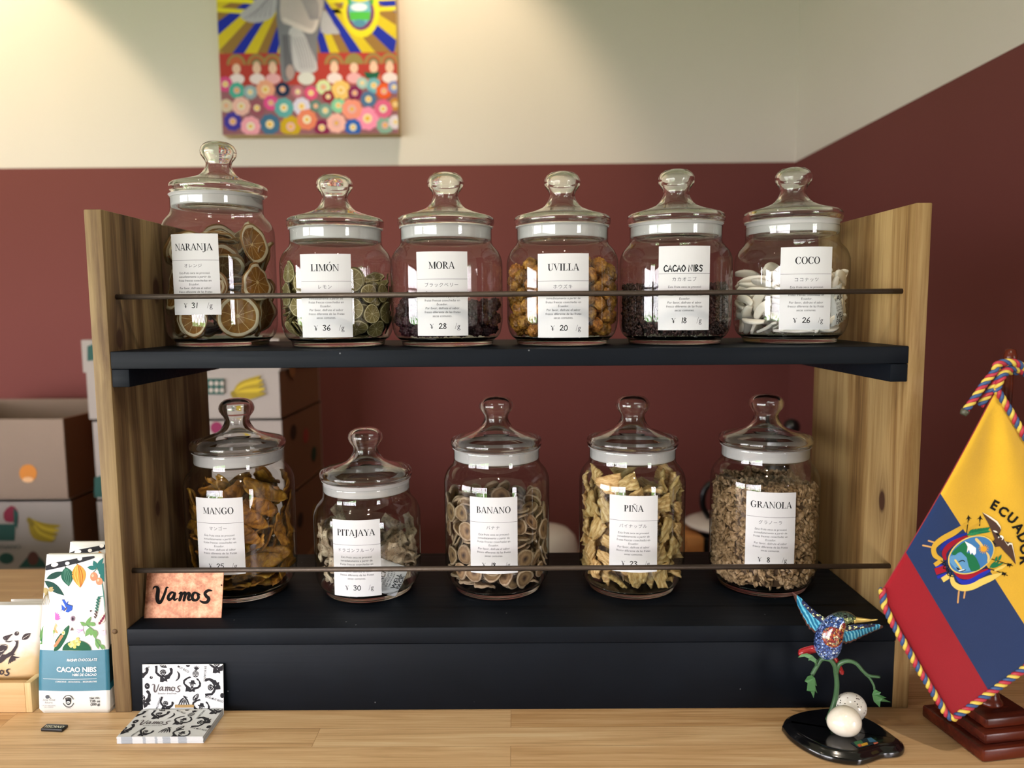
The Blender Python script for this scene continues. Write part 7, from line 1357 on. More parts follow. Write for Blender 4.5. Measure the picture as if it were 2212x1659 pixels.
def wing(lead, trail, dys, name):
    n = 22; L, T = smooth_pts([Vector((*p, 0)) for p in lead], 8), smooth_pts([Vector((*p, 0)) for p in trail], 8)
    def samp(P, t):
        f = t*(len(P)-1); i = min(int(f), len(P)-2); return P[i].lerp(P[i+1], f-i)
    bm = bmesh.new(); M = 9; S_ = []
    for s in (-1, 1):
        gr = []
        for i in range(n+1):
            t = i/n; a, b = samp(L, t), samp(T, t); row = []
            for j in range(M+1):
                q = j/M; sc = 1+(.05*math.sin(i*2.6) if q > .85 else 0); p = a.lerp(b, q*sc)
                dy = dys[0]+(dys[1]-dys[0])*t+.010*q*q+.0009*math.cos(i*2.6)*(q > .35)
                th = .0016*(1-q)**.6*(1-.6*t)+.0004
                row.append(bm.verts.new(bp(p.x, p.y, dy+s*th)))
            gr.append(row)
        for i in range(n):
            for j in range(M):
                f = (gr[i][j], gr[i+1][j], gr[i+1][j+1], gr[i][j+1]); f = bm.faces.new(f if s > 0 else f[::-1])
                f.material_index = 0 if (j < 3 and i < 16) else (2 if (j >= M-1 or i > 18) else 1); f.smooth = True
        S_.append(gr)
    rim = lambda g_: g_[0][:-1]+[r[-1] for r in g_[:-1]]+g_[-1][:0:-1]+[r[0] for r in g_[:0:-1]]
    a, b = rim(S_[0]), rim(S_[1])
    for i in range(len(a)): bm.faces.new((a[i], a[(i+1) % len(a)], b[(i+1) % len(a)], b[i]))
    mesh_obj(name, bm, [MWING, CYAN, BROWN], bird)
wing([(585, 452), (545, 438), (470, 385), (395, 322), (330, 262), (268, 222)], [(470, 600), (455, 558), (400, 510), (355, 430), (318, 350), (275, 240)], (.001, .012), 'wing')
wing([(700, 500), (760, 490), (840, 484), (910, 482), (975, 486), (1012, 500)], [(668, 640), (730, 640), (800, 610), (880, 570), (960, 535), (1010, 515)], (-.006, -.014), 'wing')
def tail(pts, r):
    bm = bmesh.new(); q = smooth_pts([bp(*p) for p in pts], 4); add_tube(bm, q, [r*.9, r, r, r*.9, r*.5], 10)
    mesh_obj('tail_feather', bm, REDP, bird, smooth=True)
tail([(500, 690, .006), (440, 690, .008), (380, 705, .009), (335, 722, .010), (322, 724, .010)], .0045)
tail([(590, 735, .004), (622, 780, .004), (645, 830, .006), (668, 870, .008), (680, 892, .008)], .0036)

# ------------------------------------------------------------------ desk flag
MAHOG = wood('dark_mahogany', '#2a0f0b', '#46190f', '#5f2615', 'X', 1.0, .25, tone=.52)
fx, fy, frz = .5234, -.0545, math.radians(9.2)
flag = empty('desk_flag', (fx, fy, .0003), frz, label='yellow, blue and red desk flag with embroidered crest on a stepped wooden stand', cat='flag')
for hs, z0, z1 in ((.0455, 0, .0135), (.0375, .0136, .0250), (.0290, .0251, .0360)):
    bm = bmesh.new(); add_box(bm, (-hs, -hs, z0), (hs, hs, z1), 0, .0025); mesh_obj('base_step', bm, MAHOG, flag, smooth=40)
bm = bmesh.new(); add_lathe(bm, [(0, .0361), (.0125, .0361), (.0130, .039), (.0100, .042), (.0085, .048), (.0075, .060), (.0062, .075), (.0045, .09), (.0042, .25), (.0042, .405), (.0055, .408), (.0065, .414), (.0048, .422), (0, .424)], 24); mesh_obj('pole', bm, MAHOG, flag)
FI = world_matrix(flag).inverted()
def fsurf(x, y): return -.105+.042*max(0, min(1, (1557-y)/714.))**1.5 if 0 else -.104+.030*max(0.0, (1560-y)/717.)
PT, PL, PB, PR = Vector((2151, 843, 0)), Vector((1901, 1283, 0)), Vector((2056, 1556, 0)), Vector((2452, 1262, 0))
def fold(x, y):
    d = max(0, 1-math.hypot(x-2151, y-843)/330.)
    a = math.atan2(x-2151, y-843)
    return .0075*d*(1-d)*4*.5*math.cos(a*9+1.0) + .0018*math.sin((x+y*.4)/70.)
def cloth(x, y, h=0):
    Y = fsurf(x, y)+fold(x, y)
    p = at(x, y, Y); return FI @ (p+Vector((0, -h, .0)))
FCOL = [('yellow_felt', '#cfa22c'), ('blue_felt', '#1b2f58'), ('red_felt', '#8e121f')]
def felt(name, c):
    m, nt, out = nodes(name); g = G(nt); v = g.coord(); n = g.noise(v, 900, 3, .7); n2 = g.noise(v, 40, 3, .5)
    cc = Vector(lin(c)[:3]); col = g.mix(g.math('ADD', g.math('MULTIPLY', n, .6), g.math('MULTIPLY', n2, .4)), (*(cc*.82), 1), (*[min(1, q*1.16) for q in cc], 1))
    p = g.bsdf(out, **{'Base Color': col, 'Roughness': .85, 'Sheen Weight': .25, 'Specular IOR Level': .15}); g.l(g.bump(n, .25, .0006), p.inputs['Normal']); return m
FM = [felt(*c) for c in FCOL]
svals = sorted(set([i/40 for i in range(41)]+[.506, .795])); NT = 36
bm = bmesh.new(); S_ = []
def fpt(s, t):
    a = PT.lerp(PL, s); b = PR.lerp(PB, s)
    sag = Vector((6*math.sin(PI*s)*(1-t), 0, 0)); p = a.lerp(b, t)+sag
    return p
for side in (0, 1):
    gr = []
    for s in svals:
        gr.append([bm.verts.new(cloth(fpt(s, j/NT).x, fpt(s, j/NT).y, .0009*(1-2*side))) for j in range(NT+1)])
    for i in range(len(svals)-1):
        sm = (svals[i]+svals[i+1])/2; mi = 0 if sm < .506 else (1 if sm < .795 else 2)
        for j in range(NT):
            f = (gr[i][j], gr[i+1][j], gr[i+1][j+1], gr[i][j+1]); f = bm.faces.new(f if side else f[::-1]); f.material_index = mi; f.smooth = True
    S_.append(gr)
rim = lambda g_: g_[0][:-1]+[r[-1] for r in g_[:-1]]+g_[-1][:0:-1]+[r[0] for r in g_[:0:-1]]
a, b = rim(S_[0]), rim(S_[1])
for i in range(len(a)):
    f = bm.faces.new((a[i], a[(i+1) % len(a)], b[(i+1) % len(a)], b[i])); f.material_index = max((q.material_index for e in f.edges for q in e.link_faces if q is not f), default=0)
cl = mesh_obj('flag_cloth', bm, FM, flag)
# embroidered crest, detail view 6.381x from (1960, 1060)
A = Art(); K = '#14130f'; GLD = '#c49a33'; GLL = '#dcbf62'; GR = '#1d6a44'; BRN = '#4a352c'; CB = '#3f73a8'
for p in ([(205, 748), (335, 775)], [(283, 685), (362, 708)], [(700, 1380), (685, 1535)], [(785, 1370), (770, 1470)]): A.stroke(p, 22, '#c99a5e')
for p in ([(800, 620), (815, 500), (835, 350)], [(985, 480), (990, 350)], [(1100, 920), (1240, 965), (1440, 1030)], [(1060, 1055), (1200, 1095), (1370, 1162)]): A.stroke(p, 12, K, sm=3)
for x, y, a in ((835, 372, -.1), (992, 375, .1), (1395, 1018, 1.2), (1320, 1140, 1.2)):
    ca, sa = math.cos(a), math.sin(a)
    A.poly([(x+u*ca-v*sa, y+u*sa+v*ca) for u, v in ((0, -45), (14, -12), (42, 14), (10, 8), (8, 34), (-10, 34), (-12, 8), (-42, 18), (-14, -12))], K)
A.lay = 1
A.stroke([(812, 445), (650, 560), (480, 655), (385, 730), (350, 800), (375, 890), (460, 940)], [30, 75, 80, 75, 66, 70, 40], GLD, sm=5)
A.stroke([(800, 585), (650, 640), (520, 710), (450, 800)], [30, 46, 52, 40], '#1d2a86', sm=5)
A.stroke([(810, 620), (640, 700), (540, 780), (495, 860), (510, 930)], [26, 60, 72, 60, 40], '#8e1526', sm=5)
A.stroke([(980, 440), (900, 490), (830, 540)], [16, 40, 20], GLD, sm=3)
A.stroke([(600, 1180), (625, 1270), (720, 1330), (860, 1320), (1010, 1250), (1150, 1190), (1275, 1135)], [50, 70, 84, 88, 92, 80, 26], GLL, sm=5)
A.stroke([(660, 1180), (740, 1250), (860, 1240), (1000, 1160), (1120, 1090)], [20, 60, 66, 62, 30], '#2330a0', sm=5)
A.stroke([(640, 1110), (720, 1170), (850, 1175), (1000, 1120), (1090, 1075)], [30, 62, 70, 60, 20], '#98182a', sm=5)
A.stroke([(1200, 1090), (1290, 1050), (1350, 1015)], [30, 36, 14], GLL, sm=3)
for x0, y0, x1, y1, w, c in ((365, 1020, 470, 945, 60, GLD), (385, 1060, 480, 1015, 40, '#2330a0'), (375, 1110, 520, 1060, 90, '#98182a'), (400, 1190, 530, 1140, 40, '#2330a0'), (470, 1225, 570, 1160, 70, GLL)): A.stroke([(x0, y0), (x1, y1)], w, c, caps=False)
A.stroke([(450, 960), (520, 1000), (480, 1060), (560, 1080), (540, 1150), (620, 1180)], 12, K, lay=2, sm=3); A.stroke([(520, 960), (460, 1010), (560, 1030), (520, 1090), (600, 1110), (570, 1190)], 10, K, lay=2, sm=3)
for i in range(7):
    t = i/6; x, y = 830+230*t, 590-45*t
    A.leaf(x, y, x+70, y-70+10*i*.3, 34, GR); A.leaf(x-10, y, x+80, y+14, 30, '#2c8050')
A.stroke([(820, 600), (1100, 560)], 22, GR)
for x0, y0, x1, y1 in ((1120, 1060, 1210, 960), (1150, 1050, 1260, 960), (1140, 1060, 1320, 985), (1200, 970, 1225, 895), (1240, 960, 1285, 870)): A.leaf(x0, y0, x1, y1, 36, GR)
# condor
A.poly([(1015, 290), (1100, 360), (1200, 430), (1260, 480), (1280, 530), (1250, 600), (1310, 640), (1330, 690), (1420, 710), (1450, 800), (1480, 1010), (1400, 910), (1340, 850), (1260, 760), (1200, 770), (1150, 720), (1190, 660), (1150, 560), (1100, 440), (1060, 370)], BRN)
A.lay = 2
A.poly([(1020, 292), (1130, 350), (1225, 415), (1272, 490), (1275, 535), (1262, 500), (1200, 425), (1100, 352)], '#e6ded0'); A.poly([(1310, 665), (1370, 735), (1390, 710), (1430, 715), (1485, 1005), (1462, 900), (1425, 740), (1395, 730), (1375, 755)], '#e6ded0')
A.stroke([(1240, 640), (1268, 618), (1300, 640), (1290, 668)], [14, 26, 24, 10], '#efeae0', sm=3); A.stroke([(1172, 545), (1200, 556), (1226, 566)], [8, 22, 8], '#efeae0', sm=3); A.stroke([(1215, 590), (1245, 606), (1262, 640)], [20, 22, 10], K, lay=3, sm=3)
A.stroke([(1110, 680), (1160, 700), (1200, 730)], 16, K, sm=3); A.stroke([(1130, 710), (1165, 690)], 10, K)
# oval with landscape
def ov(rx, ry): return [(865+rx*math.cos(t)*math.cos(-.52)-ry*math.sin(t)*math.sin(-.52), 875+rx*math.cos(t)*math.sin(-.52)+ry*math.sin(t)*math.cos(-.52)) for t in [2*PI*i/40 for i in range(40)]]
A.lay = 3; A.poly(ov(342, 240), GLL); A.lay = 4; A.poly(ov(325, 224), CB)
A.lay = 5
A.poly([(590, 850), (700, 740), (790, 690), (850, 740), (800, 850), (830, 950), (720, 830), (640, 880)], GR, sm=2); A.poly([(800, 850), (900, 880), (960, 980), (980, 1070), (860, 1095), (810, 960)], GR, sm=2)
A.poly([(560, 900), (620, 880), (700, 830), (790, 880), (830, 960), (850, 1090), (760, 1110), (640, 1060), (570, 980)], '#5b90bb', lay=4)
A.poly([(770, 685), (860, 730), (925, 780), (925, 850), (900, 880), (870, 840), (850, 870), (830, 800), (800, 840), (810, 760)], '#e6eaea', lay=6)
A.stroke([(930, 660), (985, 720), (1010, 760)], 40, '#d6bb74', lay=6, sm=3); A.stroke([(1070, 840), (1100, 900), (1090, 960)], [20, 34, 24], '#d6bb74', lay=6, sm=3)
A.ell(1030, 790, 44, 40, '#d99a2b', lay=7)
for i in range(14): A.stroke([(1030+48*math.cos(i*.449), 790+44*math.sin(i*.449)), (1030+68*math.cos(i*.449), 790+62*math.sin(i*.449))], 8, '#d99a2b', lay=7)
A.stroke([(640, 945), (720, 1060)], 26, GLL, lay=6); A.stroke([(690, 970), (740, 950), (770, 965)], 14, K, lay=6, sm=3); A.stroke([(660, 1050), (720, 1090), (780, 1080)], [12, 26, 12], K, lay=6, sm=3); A.stroke([(690, 1090), (760, 1075)], 14, '#cfe0ea', lay=7)
for ch, x, y, r in (('E', 1190, 190, .52), ('C', 1310, 278, .62), ('U', 1432, 372, .72), ('A', 1520, 505, .92), ('D', 1580, 640, 1.08), ('O', 1606, 800, 1.32), ('R', 1605, 950, 1.55)):
    c_, s_ = math.cos(r), math.sin(r); A.text(ch, x-s_*64, y+c_*64, 182, K, rot=r, bold=.04, lay=1)
A.build('embroidered_crest', lambda x, y, h: cloth(1960+x/6.381, 1060+y/6.381, .0011+h*1.6), cl, split=60)
# twisted cord
ROPE = [plain('cord_yellow', '#cdb24a', .55, .1), plain('cord_blue', '#2c4a78', .55, .1), plain('cord_red', '#a8283a', .55, .1)]
def rope(bm, pts, R=.0034, pitch=.0155, r=.0019):
    P = smooth_pts(pts, 14); acc = 0; th = []
    for i, p in enumerate(P):
        if i: acc += (p-P[i-1]).length
        th.append(2*PI*acc/pitch)
    fr = []; nrm = None
    for i, p in enumerate(P):
        t = (P[min(i+1, len(P)-1)]-P[max(i-1, 0)]).normalized()
        nrm = t.orthogonal().normalized() if nrm is None else (nrm-t*nrm.dot(t)).normalized()
        fr.append((nrm, t.cross(nrm)))
    for k in range(3):
        q = [P[i]+(fr[i][0]*math.cos(th[i]+k*2.0944)+fr[i][1]*math.sin(th[i]+k*2.0944))*R*.56 for i in range(len(P))]
        add_tube(bm, q, r, 8, k)
def fp(x, y, d): return FI @ at(x, y, fsurf(x, y)+fold(x, y)+d)
def dens(p, n=5):
    o = []
    for a_, b_ in zip(p, p[1:]):
        for i in range(n): t = i/n; o.append(tuple(a_[j]+(b_[j]-a_[j])*t for j in range(3)))
    return o+[p[-1]]
bm = bmesh.new()
rope(bm, [fp(*q) for q in dens([(1905, 1272, -.0012), (1910, 1308, -.0016), (1928, 1346, -.0020), (1990, 1454, -.0020), (2043, 1540, -.0016)], 6)]+[fp(*q) for q in ((2057, 1551, -.0016), (2075, 1541, -.0016))]+[fp(*q) for q in dens([(2090, 1531, -.0016), (2212, 1445, -.0016), (2330, 1357, -.0016), (2440, 1268, -.0016)], 6)])
rope(bm, [fp(*q) for q in dens([(2152, 840, -.004), (2180, 885, -.005), (2215, 945, -.005), (2300, 1060, -.003), (2440, 1255, 0)], 6)])
mesh_obj('edge_cord', bm, ROPE, flag)
ky = -.077
def kp(x, y, d=0): return FI @ at(x, y, ky+d)
bm = bmesh.new()
rope(bm, [kp(2084, 889), kp(2104, 862), kp(2128, 827), kp(2148, 803, -.002), kp(2152, 790, -.003), kp(2168, 783, -.003), kp(2190, 783, -.003), kp(2206, 790, 0), kp(2206, 800, .006), kp(2190, 803, .010), kp(2172, 800, .008)])
rope(bm, [kp(2118, 876, .004), kp(2136, 850, .002), kp(2156, 822, -.002), kp(2170, 803, -.003), kp(2186, 797, .0), kp(2204, 800, .004), kp(2222, 812, .006), kp(2250, 838, .008)])
rope(bm, [kp(2152, 846, -.002), kp(2158, 828, -.005), kp(2166, 812, -.006), kp(2178, 800, 0), kp(2180, 794, .012), kp(2166, 792, .018), kp(2152, 800, .010)])
mesh_obj('knotted_cord', bm, ROPE, flag)
bm = bmesh.new(); add_tube(bm, [kp(2086, 886), kp(2083, 891), kp(2080, 896)], [.0042, .0040, .0032], 12); mesh_obj('cord_end', bm, plain('melted_cord_end', '#4a4a3c', .4), flag)
# ------------------------------------------------------------------ behind: boxes, bench, painting, grinder
BZ = -.247
sxe = at(604, 850, 1.12).x+.012
bench = empty('back_bench', (0, 1.33, ROOM_FLOOR+.001), label='low dark bench along the back wall, carrying the fruit boxes', cat='bench')
BEN = wood('bench_board', '#4a3020', '#6b452c', '#83583a', 'X', .8, .6)
hb = BZ-ROOM_FLOOR-.002
box('bench_top', (-2.0, -.30, hb-.03), (sxe, .36, hb), BEN, bench, .002)
for x in (-1.95, sxe-.05):
    for y in (-.27, .32): box('leg', (x-.025, y-.025, 0), (x+.025, y+.025, hb-.0305), BEN, bench, .001)
stand = empty('side_table', (.55, 1.225, ROOM_FLOOR+.001), label='narrow dark side table behind the shelf, under the bowl and the coffee grinder', cat='table')
box('table_top', (-.62, -.125, hb-.03), (.40, .105, hb), BEN, stand, .002)
for x in (-.58, .36):
    for y in (-.1, .08): box('leg', (x-.02, y-.02, 0), (x+.02, y+.02, hb-.0305), BEN, stand, .001)
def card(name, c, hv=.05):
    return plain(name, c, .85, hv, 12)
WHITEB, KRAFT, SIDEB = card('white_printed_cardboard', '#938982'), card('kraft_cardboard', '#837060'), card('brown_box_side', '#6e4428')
FY = 1.12
def carton(x0, x1, z0, z1, label, fr, lidh=0.0, d=.40, open_=False, side=SIDEB, grp='banana cartons stacked on the back bench'):
    cx = (x0+x1)/2; w = x1-x0; h = z1-z0
    root = empty('cardboard_carton', (cx, FY+d/2, z0+.0008), label=label, cat='box', group=grp)
    bm = bmesh.new(); t = .006; hw, hd = w/2, d/2
    add_box(bm, (-hw+.004, -hd+.004, 0), (hw-.004, hd-.004, t), 1)
    for lo, hi, mi in (((-hw, -hd, 0), (hw, -hd+t, h), 0), ((-hw, hd-t, 0), (hw, hd, h), 0), ((-hw, -hd+t, 0), (-hw+t, hd-t, h), 1), ((hw-t, -hd+t, 0), (hw, hd-t, h), 1)): add_box(bm, lo, hi, mi)
    if not open_: add_box(bm, (-hw, -hd, h-t), (hw, hd, h-.0004), 0)
    b = mesh_obj('box_body', bm, [fr, side], root)
    if lidh:
        bm = bmesh.new(); e = .005
        for lo, hi in (((-hw-e, -hd-e, h-lidh), (hw+e, -hd-.0006, h)), ((-hw-e, hd+.0006, h-lidh), (hw+e, hd+e, h)), ((hw+.0006, -hd-.0006, h-lidh), (hw+e, hd+.0006, h)), ((-hw-e, -hd-.0006, h-lidh), (-hw-.0006, hd+.0006, h))): add_box(bm, lo, hi, 0)
        for k in range(1): pass
        mesh_obj('box_lid', bm, [fr], root)
    return root, b
xr0 = at(138, 990, FY).x
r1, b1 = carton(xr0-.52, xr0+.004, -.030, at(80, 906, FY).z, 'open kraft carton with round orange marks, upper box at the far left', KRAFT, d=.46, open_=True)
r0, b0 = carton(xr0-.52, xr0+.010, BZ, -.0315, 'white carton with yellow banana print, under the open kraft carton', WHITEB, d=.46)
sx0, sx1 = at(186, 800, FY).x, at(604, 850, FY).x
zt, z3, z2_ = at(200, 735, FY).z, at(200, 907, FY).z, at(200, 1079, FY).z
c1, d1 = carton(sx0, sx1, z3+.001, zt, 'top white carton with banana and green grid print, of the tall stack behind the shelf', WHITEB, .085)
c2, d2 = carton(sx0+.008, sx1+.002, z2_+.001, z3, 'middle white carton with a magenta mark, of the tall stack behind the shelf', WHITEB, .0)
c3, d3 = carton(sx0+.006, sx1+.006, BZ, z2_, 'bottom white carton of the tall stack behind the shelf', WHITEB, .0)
def pr(root, b, build, name='printed_marks', dy=.0):
    A = Art(); build(A); inv = world_matrix(root).inverted()
    A.build(name, lambda x, y, h: inv @ (at(x, y, FY-dy)+Vector((0, -.0006-h*3, 0))), b)
YB, GB = '#b39a2e', '#2c4d46'
def bananas(A, x, y, s, flip=1, rot=0):
    for i in range(5):
        a = rot+flip*(.15+.25*i); A.lay = i
        A.stroke([(x, y), (x+flip*28*s*math.cos(a*.9), y+28*s*math.sin(a)+6*s), (x+flip*62*s*math.cos(a*.55), y+50*s*math.sin(a*.8)+2*s)], [8*s, 15*s, 5*s], YB if i % 2 else '#8f7a26', sm=4)
    A.stroke([(x-2*s, y-2*s), (x+4*s, y+8*s)], 11*s, '#7c6a26'); A.lay = 0
def mark(root, b, name, build, dy=0.0): pr(root, b, build, name, dy)
def rooster(A):
    A.poly([(8, 1108), (24, 1092), (38, 1102), (40, 1130), (30, 1128), (12, 1126)], '#7a2a3a', sm=2); A.poly([(30, 1096), (40, 1108), (38, 1142), (30, 1130)], GB); A.poly([(-4, 1132), (34, 1132), (32, 1168), (-4, 1168)], GB)
def people(A): A.poly([(40, 1226), (52, 1212), (62, 1200), (72, 1190), (84, 1202), (95, 1212), (102, 1226)], GB); A.ell(72, 1206, 12, 15, '#5a3a34', lay=1)
def grid(A):
    A.poly([(447, 818), (484, 818), (484, 852), (447, 852)], GB)
    for i in range(3):
        for j in range(2): A.ell(456+i*12, 828+j*15, 4.5, 5, '#a89c92', lay=1)
mark(r0, b0, 'banana_print', lambda A: bananas(A, 66, 1124, 1.0, 1, .1)); mark(r0, b0, 'rooster_print', rooster); mark(r0, b0, 'people_print', people)
mark(r0, b0, 'leaf_print', lambda A: A.ell(14, 1206, 16, 12, GB)); mark(r0, b0, 'lettering', lambda A: A.text('BANANO', 16, 1186, 14, '#4c5a58'))
mark(r1, b1, 'round_mark', lambda A: (A.ell(61, 1022, 19, 19, '#c07a35'), A.ell(61, 1036, 12, 6, '#d8a87a', lay=1)))
mark(c1, d1, 'grid_print', grid, .0055); mark(c1, d1, 'banana_print', lambda A: bananas(A, 506, 852, 1.05, 1, -1.25), .0055); mark(c1, d1, 'green_block', lambda A: A.poly([(189, 748), (204, 742), (204, 778), (189, 780)], GB), .0055)
mark(c2, d2, 'magenta_mark', lambda A: A.ell(468, 924, 13, 13, '#7d2c4c')); mark(c2, d2, 'green_block', lambda A: A.poly([(204, 1032), (222, 1026), (222, 1074), (204, 1074)], GB)); mark(c2, d2, 'yellow_mark', lambda A: A.ell(560, 960, 16, 16, YB))
mark(c3, d3, 'banana_print', lambda A: bananas(A, 300, 1130, 1.0))
for root, b, x, prts in ((c1, d1, sx1+.005, ((.10, .12, '#8a5a38'), (.27, .15, '#3d2a1e'))), (c2, d2, sx1+.002, ((.1, .16, '#3a2a20'), (.22, .13, '#8c3a34'), (.3, .06, '#2c3d30'))), (c3, d3, sx1+.006, ((.12, .12, '#3a2a20'), (.28, .1, '#8f6a34'))), (r1, b1, xr0+.004, ((.34, .11, '#b87433'),))):
    inv = world_matrix(root).inverted(); zz = root.location.z
    for y, z, c in prts:
        A = Art(); A.ell(y, z, .030, .022, c)
        A.build('side_mark', lambda u, v, h: inv @ Vector((x+.0006+h*3, FY+u, zz+v)), b)

# --- painting
py = WALL_Y-.056
q0, q1 = at(481, 292, py), at(861, 294, py)
pw = q1.x-q0.x; ph = .80
paint_ = empty('canvas_painting', ((q0.x+q1.x)/2, WALL_Y-.028, q0.z), label='colourful canvas of a winged robed figure over flowers, hanging on the cream wall', cat='painting')
PIV = world_matrix(paint_).inverted()
CANV = plain('canvas_edge', '#c9ad7c', .8, .08)
bm = bmesh.new(); add_box(bm, (-pw/2, -.0275, 0), (pw/2, .0275, ph), 0, .001); cv = mesh_obj('stretched_canvas', bm, CANV, paint_, smooth=40)
A = Art()
x0, x1, yb = 258, 1700, 1082
yt = yb-ph/pw*(x1-x0)
A.poly([(x0, yb), (x1, yb), (x1, yt), (x0, yt)], '#a3803f')
A.lay = 1
A.poly([(x0, 130), (x1, 130), (x1, yt), (x0, yt)], '#a0823c')
cx_, cy_ = 940, -250
A.lay = 2
for i in range(30):
    a = .12+i*(PI-.24)/29; b = .055
    c = ('#1f2c9a', '#a27c3e', '#c8b02a')[i % 3] if i % 3 != 1 else '#8d6a3a'
    pts = []
    for aa in (a-b, a+b):
        dx, dy = math.cos(aa), math.sin(aa)
        t = min((x1-cx_)/dx if dx > .01 else ((x0-cx_)/dx if dx < -.01 else 1e9), (470-cy_)/dy)
        pts.append((cx_+dx*t, cy_+dy*t))
    A.poly([(cx_, cy_), pts[0], pts[1]], c)
for y, c in ((100, '#d8c72e'), (20, '#e0cf2a'), (-110, '#d8c72e'), (-260, '#e0cf2a'), (-420, '#2a3aa8')):
    A.stroke([(x0, y), (560, y+20)], 34, c, caps=False); A.stroke([(1150, y+20), (x1, y)], 34, c, caps=False)
A.lay = 3
A.poly([(x0, 440), (x1, 440), (x1, 700), (x0, 700)], '#a83a34')
A.poly([(x0, 690), (x1, 690), (x1, yb), (x0, yb)], '#8a5a62', lay=3)
for x in (395, 560, 690, 1190, 1350, 1510, 1640):
    for r, c in ((78, '#8a7a4a'), (60, '#b05a3c'), (44, '#5f6a4a'), (28, '#c9a08a')): A.ell(x, 530, r, r*1.1, c, 0, 4, 20, PI, 2*PI); A.lay = 4
    A.ell(x, 560, 34, 40, '#d8b3a0', lay=5); A.ell(x, 640, 62, 42, ('#d9a0a8', '#c4604a', '#dcc9cc')[x % 3], lay=5)
A.poly([(1430, 590), (1490, 600), (1560, 590), (1540, 645), (1450, 645)], '#1f5a45', lay=6)
# winged figure
A.lay = 7
A.poly([(760, 640), (750, 350), (735, 120), (760, -120), (900, -260), (1060, -180), (1130, 0), (1110, 180), (1060, 330), (1050, 560), (980, 600), (900, 560), (840, 650)], '#77757e', sm=3)
A.poly([(440, 140), (540, 60), (650, -60), (740, -80), (730, 120), (640, 190), (520, 200)], '#a9a3ae', sm=3)
A.poly([(1090, 280), (1110, 120), (1150, 130), (1200, 220), (1245, 290), (1180, 295)], '#aaa6b0', sm=2); A.poly([(1080, 0), (1180, -260), (1320, -420), (1200, -60)], '#a9a3ae', sm=2)
A.lay = 8
A.poly([(770, 180), (790, -60), (900, -120), (1040, -80), (1120, 20), (1080, 200), (1010, 290), (860, 230)], '#b6a8aa', sm=3)
A.poly([(840, 250), (930, 260), (1000, 400), (1055, 570), (940, 600), (870, 560), (830, 400)], '#b5b0b8', sm=3)
A.stroke([(800, 180), (900, 230), (1020, 270), (1060, 190)], [30, 40, 36, 20], '#cdbfc0', sm=4, lay=9)
for i in range(9): A.stroke([(900+i*14, -60+i*4), (960+i*14, 60), (1010+i*8, 180)], 7, '#85808a', lay=9, sm=3); A.stroke([(780+i*8, 300), (785+i*8, 460), (790+i*9, 640)], 5, '#55535c', lay=8, sm=3)
for i in range(6): A.stroke([(480+i*40, 170-i*4), (600+i*22, 90-i*20), (700+i*6, -20-i*10)], 5, '#77737e', lay=9, sm=3); A.stroke([(860+i*22, 320), (900+i*22, 450), (920+i*20, 560)], 6, '#8c8790', lay=9, sm=3)
A.ell(940, -330, 110, 140, '#b9a7a0', lay=8); A.ell(830, 590, 34, 60, '#a8908f', lay=9); A.ell(960, 640, 70, 50, '#c9c6c4', lay=9)
# crest
A.lay = 9
A.ell(1420, 120, 150, 205, '#d8c92c'); A.ell(1415, 130, 112, 140, '#6f3a6a', lay=10); A.ell(1410, 110, 90, 130, '#6aa6bd', lay=11); A.poly([(1325, 125), (1495, 125), (1490, 190), (1330, 190)], '#4fae4a', lay=12); A.ell(1405, 90, 66, 30, '#d5e0ea', lay=12); A.ell(1405, 215, 50, 30, '#4f86a0', lay=12)
A.ell(1415, 10, 90, 40, '#d8c92c', lay=11); A.stroke([(1320, -40), (1330, 60)], 24, '#3f9a45', lay=11); A.stroke([(1510, -40), (1510, 60)], 24, '#3f9a45', lay=11)
FLW = [(300, 680, 60, '#c84a80'), (392, 730, 64, '#4aa090'), (500, 745, 56, '#8fa0a8'), (625, 725, 76, '#dc9a80'), (765, 725, 58, '#1d2c48'), (888, 745, 50, '#b06a78'), (995, 755, 55, '#cf4f78'), (1098, 710, 58, '#c6cfa0'), (1135, 785, 48, '#8a1f35'), (1240, 735, 78, '#dfb56a'), (1352, 758, 58, '#7a2350'), (1415, 680, 46, '#9fb6b4'), (1508, 700, 60, '#6fa5b4'), (1590, 745, 64, '#d5572a'), (1672, 715, 50, '#7880b4'), (1462, 808, 64, '#4c6a90'), (300, 850, 52, '#c8b49a'), (422, 855, 74, '#dba9a0'), (550, 870, 62, '#8f4f5e'), (665, 830, 60, '#d04a86'), (770, 870, 78, '#5a9a9c'), (915, 860, 70, '#c8bfd6'), (1030, 858, 48, '#5a7a72'), (1108, 895, 58, '#6f8f88'), (1215, 855, 58, '#7fbf9c'), (1325, 885, 84, '#e08a78'), (1580, 885, 74, '#cf5f84'), (1680, 850, 50, '#b9803a'), (348, 975, 74, '#3f3590'), (492, 1015, 80, '#df96a4'), (650, 1000, 82, '#3f6584'), (820, 1020, 86, '#b8971f'), (955, 965, 82, '#d4785c'), (1075, 1030, 64, '#7a1f48'), (1195, 995, 78, '#e0a8a0'), (1330, 1030, 68, '#2f5aa8'), (1450, 960, 92, '#e487a8'), (1592, 1015, 70, '#7f9f90'), (1678, 990, 56, '#cfc0cc')]
